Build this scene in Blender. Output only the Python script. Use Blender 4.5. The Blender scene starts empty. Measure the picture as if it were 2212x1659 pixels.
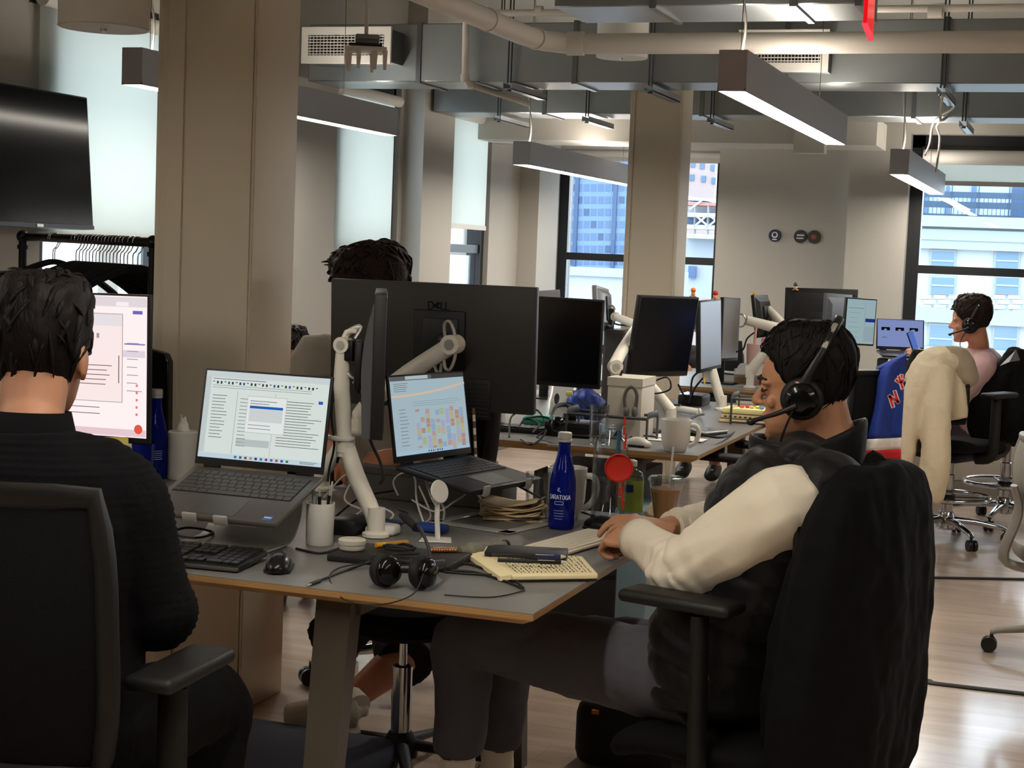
import bpy, bmesh, math, random
import numpy as np
from mathutils import Vector, Matrix, Quaternion, noise

random.seed(7)
scene = bpy.context.scene
COL = scene.collection
PI = math.pi
V = Vector

# ------------------------------------------------------------------ camera
FPX, IW, IH = 3500.0, 2212.0, 1659.0
EYE = V((0, 0, 1.45))
YAW, PITCH, ROLL = math.radians(19.3), math.atan(288 / 3500.0), math.atan(0.04)
_fw = V((-math.sin(YAW) * math.cos(PITCH), math.cos(YAW) * math.cos(PITCH), -math.sin(PITCH)))
_r0 = V((math.cos(YAW), math.sin(YAW), 0)); _u0 = _r0.cross(_fw)
_rt = math.cos(ROLL) * _r0 + math.sin(ROLL) * _u0
_up = -math.sin(ROLL) * _r0 + math.cos(ROLL) * _u0
cam_data = bpy.data.cameras.new('camera')
cam_data.sensor_width = 36.0; cam_data.lens = 36.0 * FPX / IW
cam_data.clip_start = 0.05; cam_data.clip_end = 2000
cam = bpy.data.objects.new('camera', cam_data); COL.objects.link(cam)
m3 = Matrix((_rt, _up, -_fw)).transposed()
cam.matrix_world = Matrix.Translation(EYE) @ m3.to_4x4()
scene.camera = cam

def at(px, py, x=None, y=None, z=None, d=None):
    """measured point of the room: photo pixel met with a known plane of the room"""
    v = _fw + _rt * ((px - IW / 2) / FPX) - _up * ((py - IH / 2) / FPX)
    if x is not None: t = x / v.x
    elif y is not None: t = y / v.y
    elif z is not None: t = (z - EYE.z) / v.z
    else: t = d
    return EYE + v * t

# ------------------------------------------------------------------ world, exposure
scene.view_settings.view_transform = 'Standard'
scene.view_settings.look = 'None'
scene.view_settings.gamma = 1.0
scene.view_settings.use_curve_mapping = False
scene.view_settings.exposure = 0.45
world = bpy.data.worlds.new('sky'); scene.world = world; world.use_nodes = True
bg = world.node_tree.nodes['Background']
bg.inputs['Color'].default_value = (0.87, 0.935, 1.0, 1); bg.inputs['Strength'].default_value = 4.2
LAMP_STRENGTH, UP_STRENGTH = 30.0, 44.0
cy = scene.cycles
cy.max_bounces = 7; cy.diffuse_bounces = 3; cy.glossy_bounces = 3; cy.transmission_bounces = 7; cy.transparent_max_bounces = 10
cy.caustics_reflective = False; cy.caustics_refractive = False; cy.sample_clamp_indirect = 4.0; cy.adaptive_threshold = 0.02

# ------------------------------------------------------------------ materials
def lin(c):
    c = c / 255.0
    return c / 12.92 if c <= 0.04045 else ((c + 0.055) / 1.055) ** 2.4
_M = {}
def mat(name, rgb=(128, 128, 128), rough=0.5, metal=0.0, spec=0.5, bump=0.0, bscale=40.0, var=0.0, vscale=6.0,
        trans=0.0, ior=1.45, emit=None, estr=1.0, coat=0.0, sheen=0.0, stretch=None, alpha=1.0, aniso=0.0, sss=0.0):
    if name in _M: return _M[name]
    m = bpy.data.materials.new(name); m.use_nodes = True; nt = m.node_tree
    b = nt.nodes['Principled BSDF']; col = tuple(lin(v) for v in rgb) + (1,)
    I = b.inputs
    I['Base Color'].default_value = col; I['Roughness'].default_value = rough; I['Metallic'].default_value = metal
    I['Specular IOR Level'].default_value = spec; I['IOR'].default_value = ior
    I['Transmission Weight'].default_value = trans; I['Coat Weight'].default_value = coat
    I['Sheen Weight'].default_value = sheen; I['Alpha'].default_value = alpha
    if sss: I['Subsurface Weight'].default_value = sss; I['Subsurface Radius'].default_value = (0.01, 0.004, 0.002)
    if emit is not None:
        I['Emission Color'].default_value = tuple(lin(v) for v in emit) + (1,); I['Emission Strength'].default_value = estr
    if bump or var:
        tc = nt.nodes.new('ShaderNodeTexCoord'); mp = nt.nodes.new('ShaderNodeMapping')
        nt.links.new(tc.outputs['Object'], mp.inputs['Vector'])
        if stretch: mp.inputs['Scale'].default_value = stretch
        if var:
            n = nt.nodes.new('ShaderNodeTexNoise'); n.inputs['Scale'].default_value = vscale; n.inputs['Detail'].default_value = 5
            nt.links.new(mp.outputs['Vector'], n.inputs['Vector'])
            mx = nt.nodes.new('ShaderNodeMix'); mx.data_type = 'RGBA'
            mx.inputs['A'].default_value = tuple(min(1, c * (1 - var)) for c in col[:3]) + (1,)
            mx.inputs['B'].default_value = tuple(min(1, c * (1 + var)) for c in col[:3]) + (1,)
            nt.links.new(n.outputs['Fac'], mx.inputs['Factor']); nt.links.new(mx.outputs['Result'], I['Base Color'])
        if bump:
            n2 = nt.nodes.new('ShaderNodeTexNoise'); n2.inputs['Scale'].default_value = bscale; n2.inputs['Detail'].default_value = 4
            nt.links.new(mp.outputs['Vector'], n2.inputs['Vector'])
            bp = nt.nodes.new('ShaderNodeBump'); bp.inputs['Strength'].default_value = bump; bp.inputs['Distance'].default_value = 0.01
            nt.links.new(n2.outputs['Fac'], bp.inputs['Height']); nt.links.new(bp.outputs['Normal'], I['Normal'])
    _M[name] = m
    return m

def translucent(name, rgb, amount):
    if name in _M: return _M[name]
    m = bpy.data.materials.new(name); m.use_nodes = True; nt = m.node_tree
    out = nt.nodes['Material Output']; b = nt.nodes['Principled BSDF']
    col = tuple(lin(v) for v in rgb) + (1,)
    b.inputs['Base Color'].default_value = col; b.inputs['Roughness'].default_value = 0.9
    t = nt.nodes.new('ShaderNodeBsdfTranslucent'); t.inputs['Color'].default_value = col
    mx = nt.nodes.new('ShaderNodeMixShader'); mx.inputs['Fac'].default_value = amount
    nt.links.new(b.outputs[0], mx.inputs[1]); nt.links.new(t.outputs[0], mx.inputs[2]); nt.links.new(mx.outputs[0], out.inputs[0])
    _M[name] = m
    return m

def clear_glass(name, rgb=(235, 245, 250), refl=0.08, rough=0.0):
    """thin glass: see-through with a little mirror on it"""
    if name in _M: return _M[name]
    m = bpy.data.materials.new(name); m.use_nodes = True; nt = m.node_tree
    out = nt.nodes['Material Output']; nt.nodes.remove(nt.nodes['Principled BSDF'])
    t = nt.nodes.new('ShaderNodeBsdfTransparent'); t.inputs['Color'].default_value = tuple(lin(v) for v in rgb) + (1,)
    g = nt.nodes.new('ShaderNodeBsdfGlossy'); g.inputs['Roughness'].default_value = rough
    lw = nt.nodes.new('ShaderNodeLayerWeight'); lw.inputs['Blend'].default_value = 0.25
    mm = nt.nodes.new('ShaderNodeMath'); mm.operation = 'MULTIPLY_ADD'; mm.inputs[1].default_value = 0.35; mm.inputs[2].default_value = refl
    mm.use_clamp = True
    mx = nt.nodes.new('ShaderNodeMixShader')
    nt.links.new(lw.outputs['Fresnel'], mm.inputs[0]); nt.links.new(mm.outputs[0], mx.inputs['Fac'])
    nt.links.new(t.outputs[0], mx.inputs[1]); nt.links.new(g.outputs[0], mx.inputs[2]); nt.links.new(mx.outputs[0], out.inputs[0])
    _M[name] = m
    return m

def emitter(name, rgb, strength):
    if name in _M: return _M[name]
    m = bpy.data.materials.new(name); m.use_nodes = True; nt = m.node_tree
    out = nt.nodes['Material Output']; nt.nodes.remove(nt.nodes['Principled BSDF'])
    e = nt.nodes.new('ShaderNodeEmission'); e.inputs['Color'].default_value = tuple(lin(v) for v in rgb) + (1,)
    e.inputs['Strength'].default_value = strength if strength > 3 else strength * .76
    nt.links.new(e.outputs[0], out.inputs[0])
    _M[name] = m
    return m

# ------------------------------------------------------------------ mesh building
def rotz(a): return Matrix.Rotation(a, 4, 'Z')
def frame(d, up=V((0, 0, 1))):
    d = V(d).normalized(); up = V(up)
    if abs(d.dot(up)) > 0.995: up = V((0, 1, 0))
    s = up.cross(d).normalized(); u = d.cross(s)
    return s, u, d
def spline(pts, n=6, closed=False):
    P = [V(p) for p in pts]; out = []; N = len(P)
    if N < 3 and not closed:
        return [P[0].lerp(P[-1], i / n) for i in range(n + 1)]
    rng = N if closed else N - 1
    for i in range(rng):
        if closed: a, b, c, d = P[(i - 1) % N], P[i], P[(i + 1) % N], P[(i + 2) % N]
        else: a, b, c, d = P[max(i - 1, 0)], P[i], P[i + 1], P[min(i + 2, N - 1)]
        for k in range(n):
            t = k / n
            out.append(0.5 * ((2 * b) + (c - a) * t + (2 * a - 5 * b + 4 * c - d) * t * t + (3 * b - a - 3 * c + d) * t ** 3))
    if not closed: out.append(P[-1].copy())
    return out
def lerp_list(vals, m):
    vals = list(vals); n = len(vals)
    if n == 1: return vals * m
    out = []
    for i in range(m):
        t = i / (m - 1) * (n - 1); k = min(int(t), n - 2); f = t - k
        a, b = vals[k], vals[k + 1]
        out.append(tuple(x + (y - x) * f for x, y in zip(a, b)) if isinstance(a, (tuple, list)) else a + (b - a) * f)
    return out

class MB:
    """collects shapes into one mesh"""
    def __init__(self): self.v = []; self.f = []
    def add(self, vs, fs, M=None):
        o = len(self.v)
        self.v += [tuple(M @ V(p)) for p in vs] if M is not None else [tuple(p) for p in vs]
        self.f += [tuple(i + o for i in f) for f in fs]
        return self
    def box(self, c, s, M=None, bev=0.0, seg=2):
        x, y, z = s[0] / 2, s[1] / 2, s[2] / 2
        T = Matrix.Translation(V(c)); T = (M @ T) if M is not None else T
        if bev > 0:
            bm = bmesh.new(); bmesh.ops.create_cube(bm, size=1.0)
            for v in bm.verts: v.co = V((v.co.x * s[0], v.co.y * s[1], v.co.z * s[2]))
            bmesh.ops.bevel(bm, geom=bm.edges[:], offset=min(bev, 0.49 * min(s)), segments=seg, profile=0.5, affect='EDGES')
            self.addbm(bm, T)
        else:
            vs = [(-x, -y, -z), (x, -y, -z), (x, y, -z), (-x, y, -z), (-x, -y, z), (x, -y, z), (x, y, z), (-x, y, z)]
            self.add(vs, [(0, 3, 2, 1), (4, 5, 6, 7), (0, 1, 5, 4), (1, 2, 6, 5), (2, 3, 7, 6), (3, 0, 4, 7)], T)
        return self
    def bb(self, lo, hi, M=None, bev=0.0, seg=2):
        return self.box([(a + b) / 2 for a, b in zip(lo, hi)], [abs(b - a) for a, b in zip(lo, hi)], M, bev, seg)
    def addbm(self, bm, T=None):
        bm.verts.index_update()
        self.add([v.co for v in bm.verts], [[v.index for v in f.verts] for f in bm.faces], T); bm.free(); return self
    def loft(self, loops, cap=True, closed=False, M=None):
        n = len(loops[0]); vs = [p for l in loops for p in l]; fs = []
        L = len(loops)
        for i in range(L if closed else L - 1):
            a, b = i * n, ((i + 1) % L) * n
            for k in range(n):
                k2 = (k + 1) % n
                fs.append((a + k, a + k2, b + k2, b + k))
        if cap and not closed:
            fs.append(tuple(range(n - 1, -1, -1))); fs.append(tuple((L - 1) * n + k for k in range(n)))
        return self.add(vs, fs, M)
    def tube(self, pts, r, n=8, sm=0, closed=False, flat=1.0, up=(0, 0, 1), cap=True, M=None, twist=0.0):
        P = spline(pts, sm, closed) if sm else [V(p) for p in pts]
        m = len(P); R = lerp_list(r, m) if isinstance(r, (list, tuple)) else [r] * m
        loops = []; s = None
        for i, p in enumerate(P):
            if closed: d = P[(i + 1) % m] - P[i - 1]
            else: d = P[min(i + 1, m - 1)] - P[max(i - 1, 0)]
            if d.length < 1e-9: d = V((0, 0, 1))
            d.normalize()
            if s is None: s, u, _ = frame(d, up)
            else:
                s = s - d * s.dot(d)
                if s.length < 1e-6: s, u, _ = frame(d, up)
                s.normalize(); u = d.cross(s)
            ri = R[i]; ra, rb = (ri if isinstance(ri, tuple) else (ri, ri * flat))
            loops.append([p + s * (ra * math.cos(2 * PI * k / n + twist)) + u * (rb * math.sin(2 * PI * k / n + twist)) for k in range(n)])
        return self.loft(loops, cap, closed, M)
    def seg(self, a, b, r0, r1=None, n=12, M=None): return self.tube([a, b], [r0, r0 if r1 is None else r1], n=n, M=M)
    def lathe(self, prof, n=24, M=None, cap=True):
        loops = [[V((r * math.cos(2 * PI * k / n), r * math.sin(2 * PI * k / n), z)) for k in range(n)] for r, z in prof]
        return self.loft(loops, cap, False, M)
    def ell(self, c, r, M=None, n=16, m=10):
        loops = []
        for i in range(1, m):
            th = PI * i / m
            loops.append([V((r[0] * math.sin(th) * math.cos(2 * PI * k / n), r[1] * math.sin(th) * math.sin(2 * PI * k / n), -r[2] * math.cos(th))) for k in range(n)])
        T = Matrix.Translation(V(c)); T = T @ M if M is not None else T
        vs = [p for l in loops for p in l] + [V((0, 0, -r[2])), V((0, 0, r[2]))]; fs = []
        L = len(loops); a0 = L * n
        for i in range(L - 1):
            for k in range(n): fs.append((i * n + k, i * n + (k + 1) % n, (i + 1) * n + (k + 1) % n, (i + 1) * n + k))
        for k in range(n):
            fs.append((a0, (k + 1) % n, k)); fs.append(((L - 1) * n + k, (L - 1) * n + (k + 1) % n, a0 + 1))
        return self.add(vs, fs, T)
    def prism(self, poly, h, M=None, z0=0.0):
        n = len(poly)
        vs = [(p[0], p[1], z0) for p in poly] + [(p[0], p[1], z0 + h) for p in poly]
        fs = [tuple(range(n - 1, -1, -1)), tuple(range(n, 2 * n))] + [(i, (i + 1) % n, n + (i + 1) % n, n + i) for i in range(n)]
        return self.add(vs, fs, M)
    def quad(self, a, b, c, d): return self.add([a, b, c, d], [(0, 1, 2, 3)])
    def sheet(self, fn, nu, nv, closed_u=False):
        """open surface fn(u,v), u,v in 0..1"""
        vs = [fn(i / nu, j / nv) for j in range(nv + 1) for i in range(nu + (0 if closed_u else 1))]
        w = nu if closed_u else nu + 1; fs = []
        for j in range(nv):
            for i in range(nu):
                i2 = (i + 1) % w
                fs.append((j * w + i, j * w + i2, (j + 1) * w + i2, (j + 1) * w + i))
        return self.add(vs, fs)
    def mesh(self, name='m'):
        me = bpy.data.meshes.new(name); me.from_pydata(self.v, [], self.f); me.validate(); return me
    def build(self, name, m, parent=None, smooth=40, mods=(), doubles=0.0, fixn=True, local=False):
        me = self.mesh(name)
        if fixn or doubles:
            bm = bmesh.new(); bm.from_mesh(me)
            if doubles: bmesh.ops.remove_doubles(bm, verts=bm.verts[:], dist=doubles)
            if fixn: bmesh.ops.recalc_face_normals(bm, faces=bm.faces[:])
            bm.to_mesh(me); bm.free()
        return link(name, me, m, parent, smooth, mods, local)

def link(name, me, m, parent=None, smooth=40, mods=(), local=False):
    ms = m if isinstance(m, (list, tuple)) else [m]
    for q in ms: me.materials.append(q)
    if smooth:
        me.polygons.foreach_set('use_smooth', [True] * len(me.polygons))
        if smooth < 180: me.set_sharp_from_angle(angle=math.radians(smooth))
    o = bpy.data.objects.new(name, me); COL.objects.link(o)
    if parent is not None:
        o.parent = parent
        if parent.parent is None and not parent.get('_local'):
            o.matrix_parent_inverse = parent.matrix_basis.inverted()
    for t, kw in mods:
        md = o.modifiers.new(t.lower(), t)
        for k, v in kw.items(): setattr(md, k, v)
    return o

def tag(o, label, cat, group=None):
    o['label'] = label; o['category'] = cat
    if group: o['group'] = group
    return o
def thing(name, label, cat, loc=(0, 0, 0), rz=0.0, group=None, local=False):
    """Empty at the base of a thing; its parts are built in room coordinates, or in its own when local"""
    e = bpy.data.objects.new(name, None); COL.objects.link(e); e.empty_display_size = 0.05
    e.location = loc; e.rotation_euler = (0, 0, rz)
    e.matrix_basis = Matrix.Translation(V(loc)) @ rotz(rz)
    if local: e['_local'] = 1
    return tag(e, label, cat, group)
def struct(o): o['kind'] = 'structure'; return o
def copy_thing(o, loc=None, rz=None, label=None, group=None, par=None):
    c = o.copy(); COL.objects.link(c)
    if par is not None: c.parent = par
    else:
        if loc is not None: c.location = loc
        if rz is not None: c.rotation_euler = (0, 0, rz)
        if label: c['label'] = label
        if group: c['group'] = group
    for ch in list(o.children): copy_thing(ch, par=c)
    return c
SS = lambda lv=1: ('SUBSURF', dict(levels=lv, render_levels=lv))
SOL = lambda t, off=-1: ('SOLIDIFY', dict(thickness=t, offset=off))
BEV = lambda w, s=2: ('BEVEL', dict(width=w, segments=s, limit_method='ANGLE'))
def nz(p, s=1.0, seed=0.0): return noise.noise(V((p[0] * s + seed, p[1] * s - seed, p[2] * s + 2 * seed)))
# ================================================================== the room
WALL = mat('wall_paint', (176, 172, 164), 0.85, bump=0.04, bscale=90)
TRIMW = mat('white_trim_paint', (214, 211, 205), 0.6)
CEILM = mat('ceiling_slab', (150, 150, 144), 0.9, bump=0.15, bscale=12)
BLACKFR = mat('black_window_frame', (26, 28, 31), 0.35)
GLASS = clear_glass('window_glass', (244, 249, 252), 0.03)
XL, YF, YN, ZC = -3.95, 11.75, 11.25, 3.1          # left wall, far wall, nearer window wall, ceiling
XE = at(1838, 324, y=YN).x                          # where the nearer wall begins

# floor: pale wood boards, glossy
def floor_material():
    m = bpy.data.materials.new('wood_floor'); m.use_nodes = True; nt = m.node_tree; b = nt.nodes['Principled BSDF']
    tc = nt.nodes.new('ShaderNodeTexCoord'); mp = nt.nodes.new('ShaderNodeMapping'); mp.inputs['Scale'].default_value = (1.0, 5.5, 1)
    nt.links.new(tc.outputs['Object'], mp.inputs['Vector'])
    n = nt.nodes.new('ShaderNodeTexNoise'); n.inputs['Scale'].default_value = 2.2; n.inputs['Detail'].default_value = 6; n.inputs['Distortion'].default_value = 0.6
    nt.links.new(mp.outputs['Vector'], n.inputs['Vector'])
    cr = nt.nodes.new('ShaderNodeValToRGB'); e = cr.color_ramp.elements
    e[0].position = 0.3; e[0].color = (lin(186), lin(160), lin(138), 1); e[1].position = 0.72; e[1].color = (lin(222), lin(202), lin(184), 1)
    nt.links.new(n.outputs['Fac'], cr.inputs['Fac'])
    br = nt.nodes.new('ShaderNodeTexBrick'); br.inputs['Scale'].default_value = 1.0
    br.inputs['Brick Width'].default_value = 1.4; br.inputs['Row Height'].default_value = 0.16; br.inputs['Mortar Size'].default_value = 0.0012
    br.inputs['Color1'].default_value = (1, 1, 1, 1); br.inputs['Color2'].default_value = (.9, .9, .9, 1); br.inputs['Mortar'].default_value = (.62, .6, .58, 1)
    nt.links.new(tc.outputs['Object'], br.inputs['Vector'])
    mx = nt.nodes.new('ShaderNodeMix'); mx.data_type = 'RGBA'; mx.blend_type = 'MULTIPLY'; mx.inputs['Factor'].default_value = 1
    nt.links.new(cr.outputs['Color'], mx.inputs['A']); nt.links.new(br.outputs['Color'], mx.inputs['B'])
    nt.links.new(mx.outputs['Result'], b.inputs['Base Color'])
    b.inputs['Roughness'].default_value = 0.3; b.inputs['Specular IOR Level'].default_value = 0.6; b.inputs['Coat Weight'].default_value = 0.7; b.inputs['Coat Roughness'].default_value = 0.13
    bp = nt.nodes.new('ShaderNodeBump'); bp.inputs['Strength'].default_value = 0.12; bp.inputs['Distance'].default_value = 0.01
    nt.links.new(n.outputs['Fac'], bp.inputs['Height']); nt.links.new(bp.outputs['Normal'], b.inputs['Normal'])
    return m
XR, YB = 4.2, -4.0
struct(MB().bb((XL - .4, YB - .2, -.2), (XR + .2, YF + .8, 0)).build('floor', floor_material(), smooth=0))
struct(MB().bb((XL - .4, YB - .2, ZC), (XR + .2, YF + .8, ZC + .2)).build('ceiling', CEILM, smooth=0))

def wall(name, O, U, N, L, openings, thick=0.38, H=ZC):
    """wall along U from O; openings (u0,u1,z0,z1); N points out of the room"""
    us = sorted({0.0, L} | {u for o in openings for u in o[:2]}); zs = sorted({0.0, H} | {z for o in openings for z in o[2:]})
    b = MB()
    for i in range(len(us) - 1):
        for k in range(len(zs) - 1):
            uc, zc = (us[i] + us[i + 1]) / 2, (zs[k] + zs[k + 1]) / 2
            if any(o[0] < uc < o[1] and o[2] < zc < o[3] for o in openings): continue
            p = V(O) + V(U) * us[i]; q = V(O) + V(U) * us[i + 1] + V(N) * thick
            b.bb((min(p.x, q.x), min(p.y, q.y), zs[k]), (max(p.x, q.x), max(p.y, q.y), zs[k + 1]))
    return struct(b.build(name, WALL, smooth=0, doubles=1e-4, fixn=False))

win_n = 0
def window(O, U, N, u0, u1, z0, z1, zr, rec=0.16, fw=0.07, mull=()):
    """black double-hung window set back in its opening"""
    global win_n; win_n += 1
    e = bpy.data.objects.new('window_%d' % win_n, None); COL.objects.link(e); struct(e)
    O, U, N = V(O), V(U), V(N)
    def bar(b, a0, a1, za, zb, d0, d1):
        p = O + U * a0 + N * d0; q = O + U * a1 + N * d1
        b.bb((min(p.x, q.x), min(p.y, q.y), za), (max(p.x, q.x), max(p.y, q.y), zb))
    b = MB()
    bar(b, u0, u0 + fw, z0, z1, rec, rec + .1); bar(b, u1 - fw, u1, z0, z1, rec, rec + .1)
    bar(b, u0, u1, z1 - fw, z1, rec, rec + .1); bar(b, u0, u1, z0, z0 + fw * .7, rec, rec + .1)
    b.build('window_frame', BLACKFR, e, 0)
    b = MB(); bar(b, u0 + fw, u1 - fw, zr - .028, zr + .028, rec + .01, rec + .06); b.build('meeting_rail', BLACKFR, e, 0)
    for mu in mull:
        b = MB(); bar(b, mu - .02, mu + .02, z0, z1, rec + .02, rec + .07); b.build('mullion', BLACKFR, e, 0)
    for (za, zb, dd) in ((zr + .03, z1 - fw, .055), (z0 + fw * .7, zr - .03, .03)):
        b = MB(); bar(b, u0 + fw, u1 - fw, za, zb, rec + dd, rec + dd + .006); b.build('pane', GLASS, e, 0)
    b = MB(); bar(b, u0, u1, z0 - .03, z0, -.03, rec); b.build('window_sill', TRIMW, e, 0)
    return e

SHADE = translucent('shade_fabric', (222, 224, 218), 0.75)
ALU = mat('brushed_aluminium', (190, 190, 188), 0.35, 0.9)
def shade(O, U, N, u0, u1, ztop, zbot, label, dep=-0.05, r=0.032, drop=True):
    O, U, N = V(O), V(U), V(N)
    base = O + U * ((u0 + u1) / 2) + N * dep
    t = thing('roller_shade', label, 'window shade', (base.x, base.y, zbot), group=None)
    a = O + U * (u0 - .015) + N * dep + V((0, 0, ztop)); c = O + U * (u1 + .015) + N * dep + V((0, 0, ztop))
    MB().seg(a, c, r, n=16).build('roller_tube', SHADE if not drop else TRIMW, t)
    b = MB(); p = O + U * u0 + N * (dep + .02); q = O + U * u1 + N * (dep + .022)
    b.bb((min(p.x, q.x), min(p.y, q.y), zbot), (max(p.x, q.x), max(p.y, q.y), ztop)); b.build('fabric', SHADE, t, 0)
    b = MB(); p = O + U * u0 + N * (dep + .012); q = O + U * u1 + N * (dep + .03)
    b.bb((min(p.x, q.x), min(p.y, q.y), zbot - .03), (max(p.x, q.x), max(p.y, q.y), zbot)); b.build('hem_bar', TRIMW, t, 0)
    b = MB(); p = O + U * (u0 - .03) + N * (dep + .04); q = O + U * (u1 + .03) + N * (dep + .07)
    b.bb((min(p.x, q.x), min(p.y, q.y), ztop - .02), (max(p.x, q.x), max(p.y, q.y), ztop + .07)); b.build('head_bracket', BLACKFR, t, 0)
    return t

# left wall with its three windows (wall runs along +y)
y0L = YB
lw = [(5.50, 6.48, .75, 2.42), (8.12, 9.06, .75, 2.42), (9.74, 10.66, .75, 2.42)]
wall('wall_left', (XL, y0L, 0), (0, 1, 0), (-1, 0, 0), YF - y0L + .4, [(a - y0L, b - y0L, c, d) for a, b, c, d in lw])
for (a, b, c, d) in lw: window((XL, 0, 0), (0, 1, 0), (-1, 0, 0), a, b, c, d, 1.45, rec=.035)
shade((XL, 0, 0), (0, 1, 0), (-1, 0, 0), 5.44, 6.30, 2.36, 1.45, 'long white roller shade behind the wall television and clothes rack')
shade((XL, 0, 0), (0, 1, 0), (-1, 0, 0), 8.05, 8.90, 2.30, 0.80, 'white roller shade pulled down full length right of the big column')
shade((XL, 0, 0), (0, 1, 0), (-1, 0, 0), 9.70, 10.50, 2.32, 1.61, 'white roller shade pulled halfway down on the last window of the left wall')
for i, (ya, yb, xo) in enumerate(((9.12, 9.62, .13), (11.28, YF, .15), (7.42, 8.02, .08))):
    struct(MB().bb((XL, ya, 0), (XL + xo, yb, ZC)).build('trim_%d' % (i + 1), WALL, smooth=0))
# far wall
fa, fb = at(1212, 400, y=YF + .3).x, at(1571, 400, y=YF + .3).x
wall('wall_far', (XL, YF, 0), (1, 0, 0), (0, 1, 0), XE + .1 - XL, [(fa - XL, fb - XL, .7, 2.24)])
window((XL, YF, 0), (1, 0, 0), (0, 1, 0), fa - XL, fb - XL, .7, 2.24, at(1280, 555, y=YF + .3).z, rec=.28, fw=.075)
shade((XL, YF, 0), (1, 0, 0), (0, 1, 0), fa - XL + .1, fb - XL - .02, 2.215, 2.19, 'white roller shade rolled up at the top of the far window', dep=.2, r=.028)
# nearer window wall on the right
na = at(1960, 500, y=YN + .1).x
wall('wall_near_windows', (XE, YN, 0), (1, 0, 0), (0, 1, 0), XR - XE, [(na - XE, na - XE + 1.9, .7, 2.34), (2.7 - XE, 3.9 - XE, .7, 2.34)])
window((XE, YN, 0), (1, 0, 0), (0, 1, 0), na - XE, na - XE + 1.9, .7, 2.34, at(2100, 586, y=YN + .2).z, rec=.12, fw=.085)
window((XE, YN, 0), (1, 0, 0), (0, 1, 0), 2.7 - XE, 3.9 - XE, .7, 2.34, 1.44, rec=.12)
shade((XE, YN, 0), (1, 0, 0), (0, 1, 0), na - XE + .1, na - XE + 1.84, 2.19, at(2060, 392, y=YN + .1).z, 'pale roller shade lowered a little over the window behind the pink shirt', dep=.03, r=.05)
struct(MB().bb((XR, YB, 0), (XR + .2, YN + .3, ZC)).build('wall_right', WALL, smooth=0))
struct(MB().bb((XL, YB - .2, 0), (XR, YB, ZC)).build('wall_back', WALL, smooth=0))
# low convector casing under the right window, with its kick board
cv = thing('radiator_cover', 'low pale casing along the wall under the right window', 'radiator', (.5, 10.9, 0))
MB().bb((na - .3, 10.62, .1), (3.6, YN - .004, .62), bev=.01).build('casing', WALL, cv)
MB().bb((na - .3, 10.60, 0), (3.6, YN - .004, .1)).build('kick_board', mat('grey_baseboard', (120, 116, 110), .5), cv, 0)
struct(MB().bb((XL, YF - .015, 0), (XE + .4, YF, .1)).build('baseboard_far', mat('grey_baseboard'), smooth=0))
struct(MB().bb((XL, YB, 0), (XL + .015, YF, .1)).build('baseboard_left', mat('grey_baseboard'), smooth=0))
# painted bulkhead in front of the far windows
bx1 = at(1893, 311, y=10.3).x
struct(MB().bb((XL, 10.3, 2.19), (bx1, 10.8, 2.355)).build('trim_4', WALL, smooth=0))
pj = at(1740, 306, y=10.28)
struct(MB().bb((pj.x - .06, 10.2, 2.13), (pj.x + .13, 10.32, 2.3)).build('trim_5', WALL, smooth=0))

# the two boxed columns
COLM = mat('column_paint', (214, 201, 180), 0.6, bump=0.05, bscale=30)
c1 = struct(MB().bb((-2.692, 4.35, 0), (-2.366, 4.62, ZC), bev=.004).build('column_near', COLM))
MB().bb((-2.712, 4.36, 0), (-2.690, 4.40, ZC)).build('column_strip', COLM, c1, 0)
for dx in (-.012, -.004):
    MB().bb((-2.366 + dx - .0025, 4.345, 0), (-2.366 + dx, 4.352, ZC)).build('corner_bead', COLM, c1, 0)
MB().bb((-2.668, 4.343, 0), (-2.612, 4.352, ZC)).build('face_strip', COLM, c1, 0)
c2 = struct(MB().bb((-2.366, 8.5, 0), (-2.075, 8.72, ZC), bev=.004).build('column_far', COLM))
MB().bb((-2.09, 8.493, 0), (-2.078, 8.502, ZC)).build('corner_bead', COLM, c2, 0)
MB().bb((-2.35, 8.493, 0), (-2.338, 8.502, ZC)).build('corner_bead', COLM, c2, 0)
# dark cable covers running over the floor
CAB = mat('rubber_black', (24, 24, 25), .55)
tag(MB().tube([(-1.1, 7.48, .004), (-.613, 7.715, .004), (-.18, 7.93, .004), (2.6, 9.3, .004)], [(.016, .006)], n=8, sm=6).build('floor_cable', CAB),
    'dark cable strip lying across the shiny floor behind the black jacket', 'cable')
tag(MB().tube([(-1.0, 6.0, .004), (-.471, 5.79, .004), (-.1, 5.755, .004), (2.6, 5.9, .004)], [(.016, .006)], n=8, sm=6).build('floor_cable', CAB),
    'curved dark cable strip on the floor nearest the camera at right', 'cable')
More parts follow.
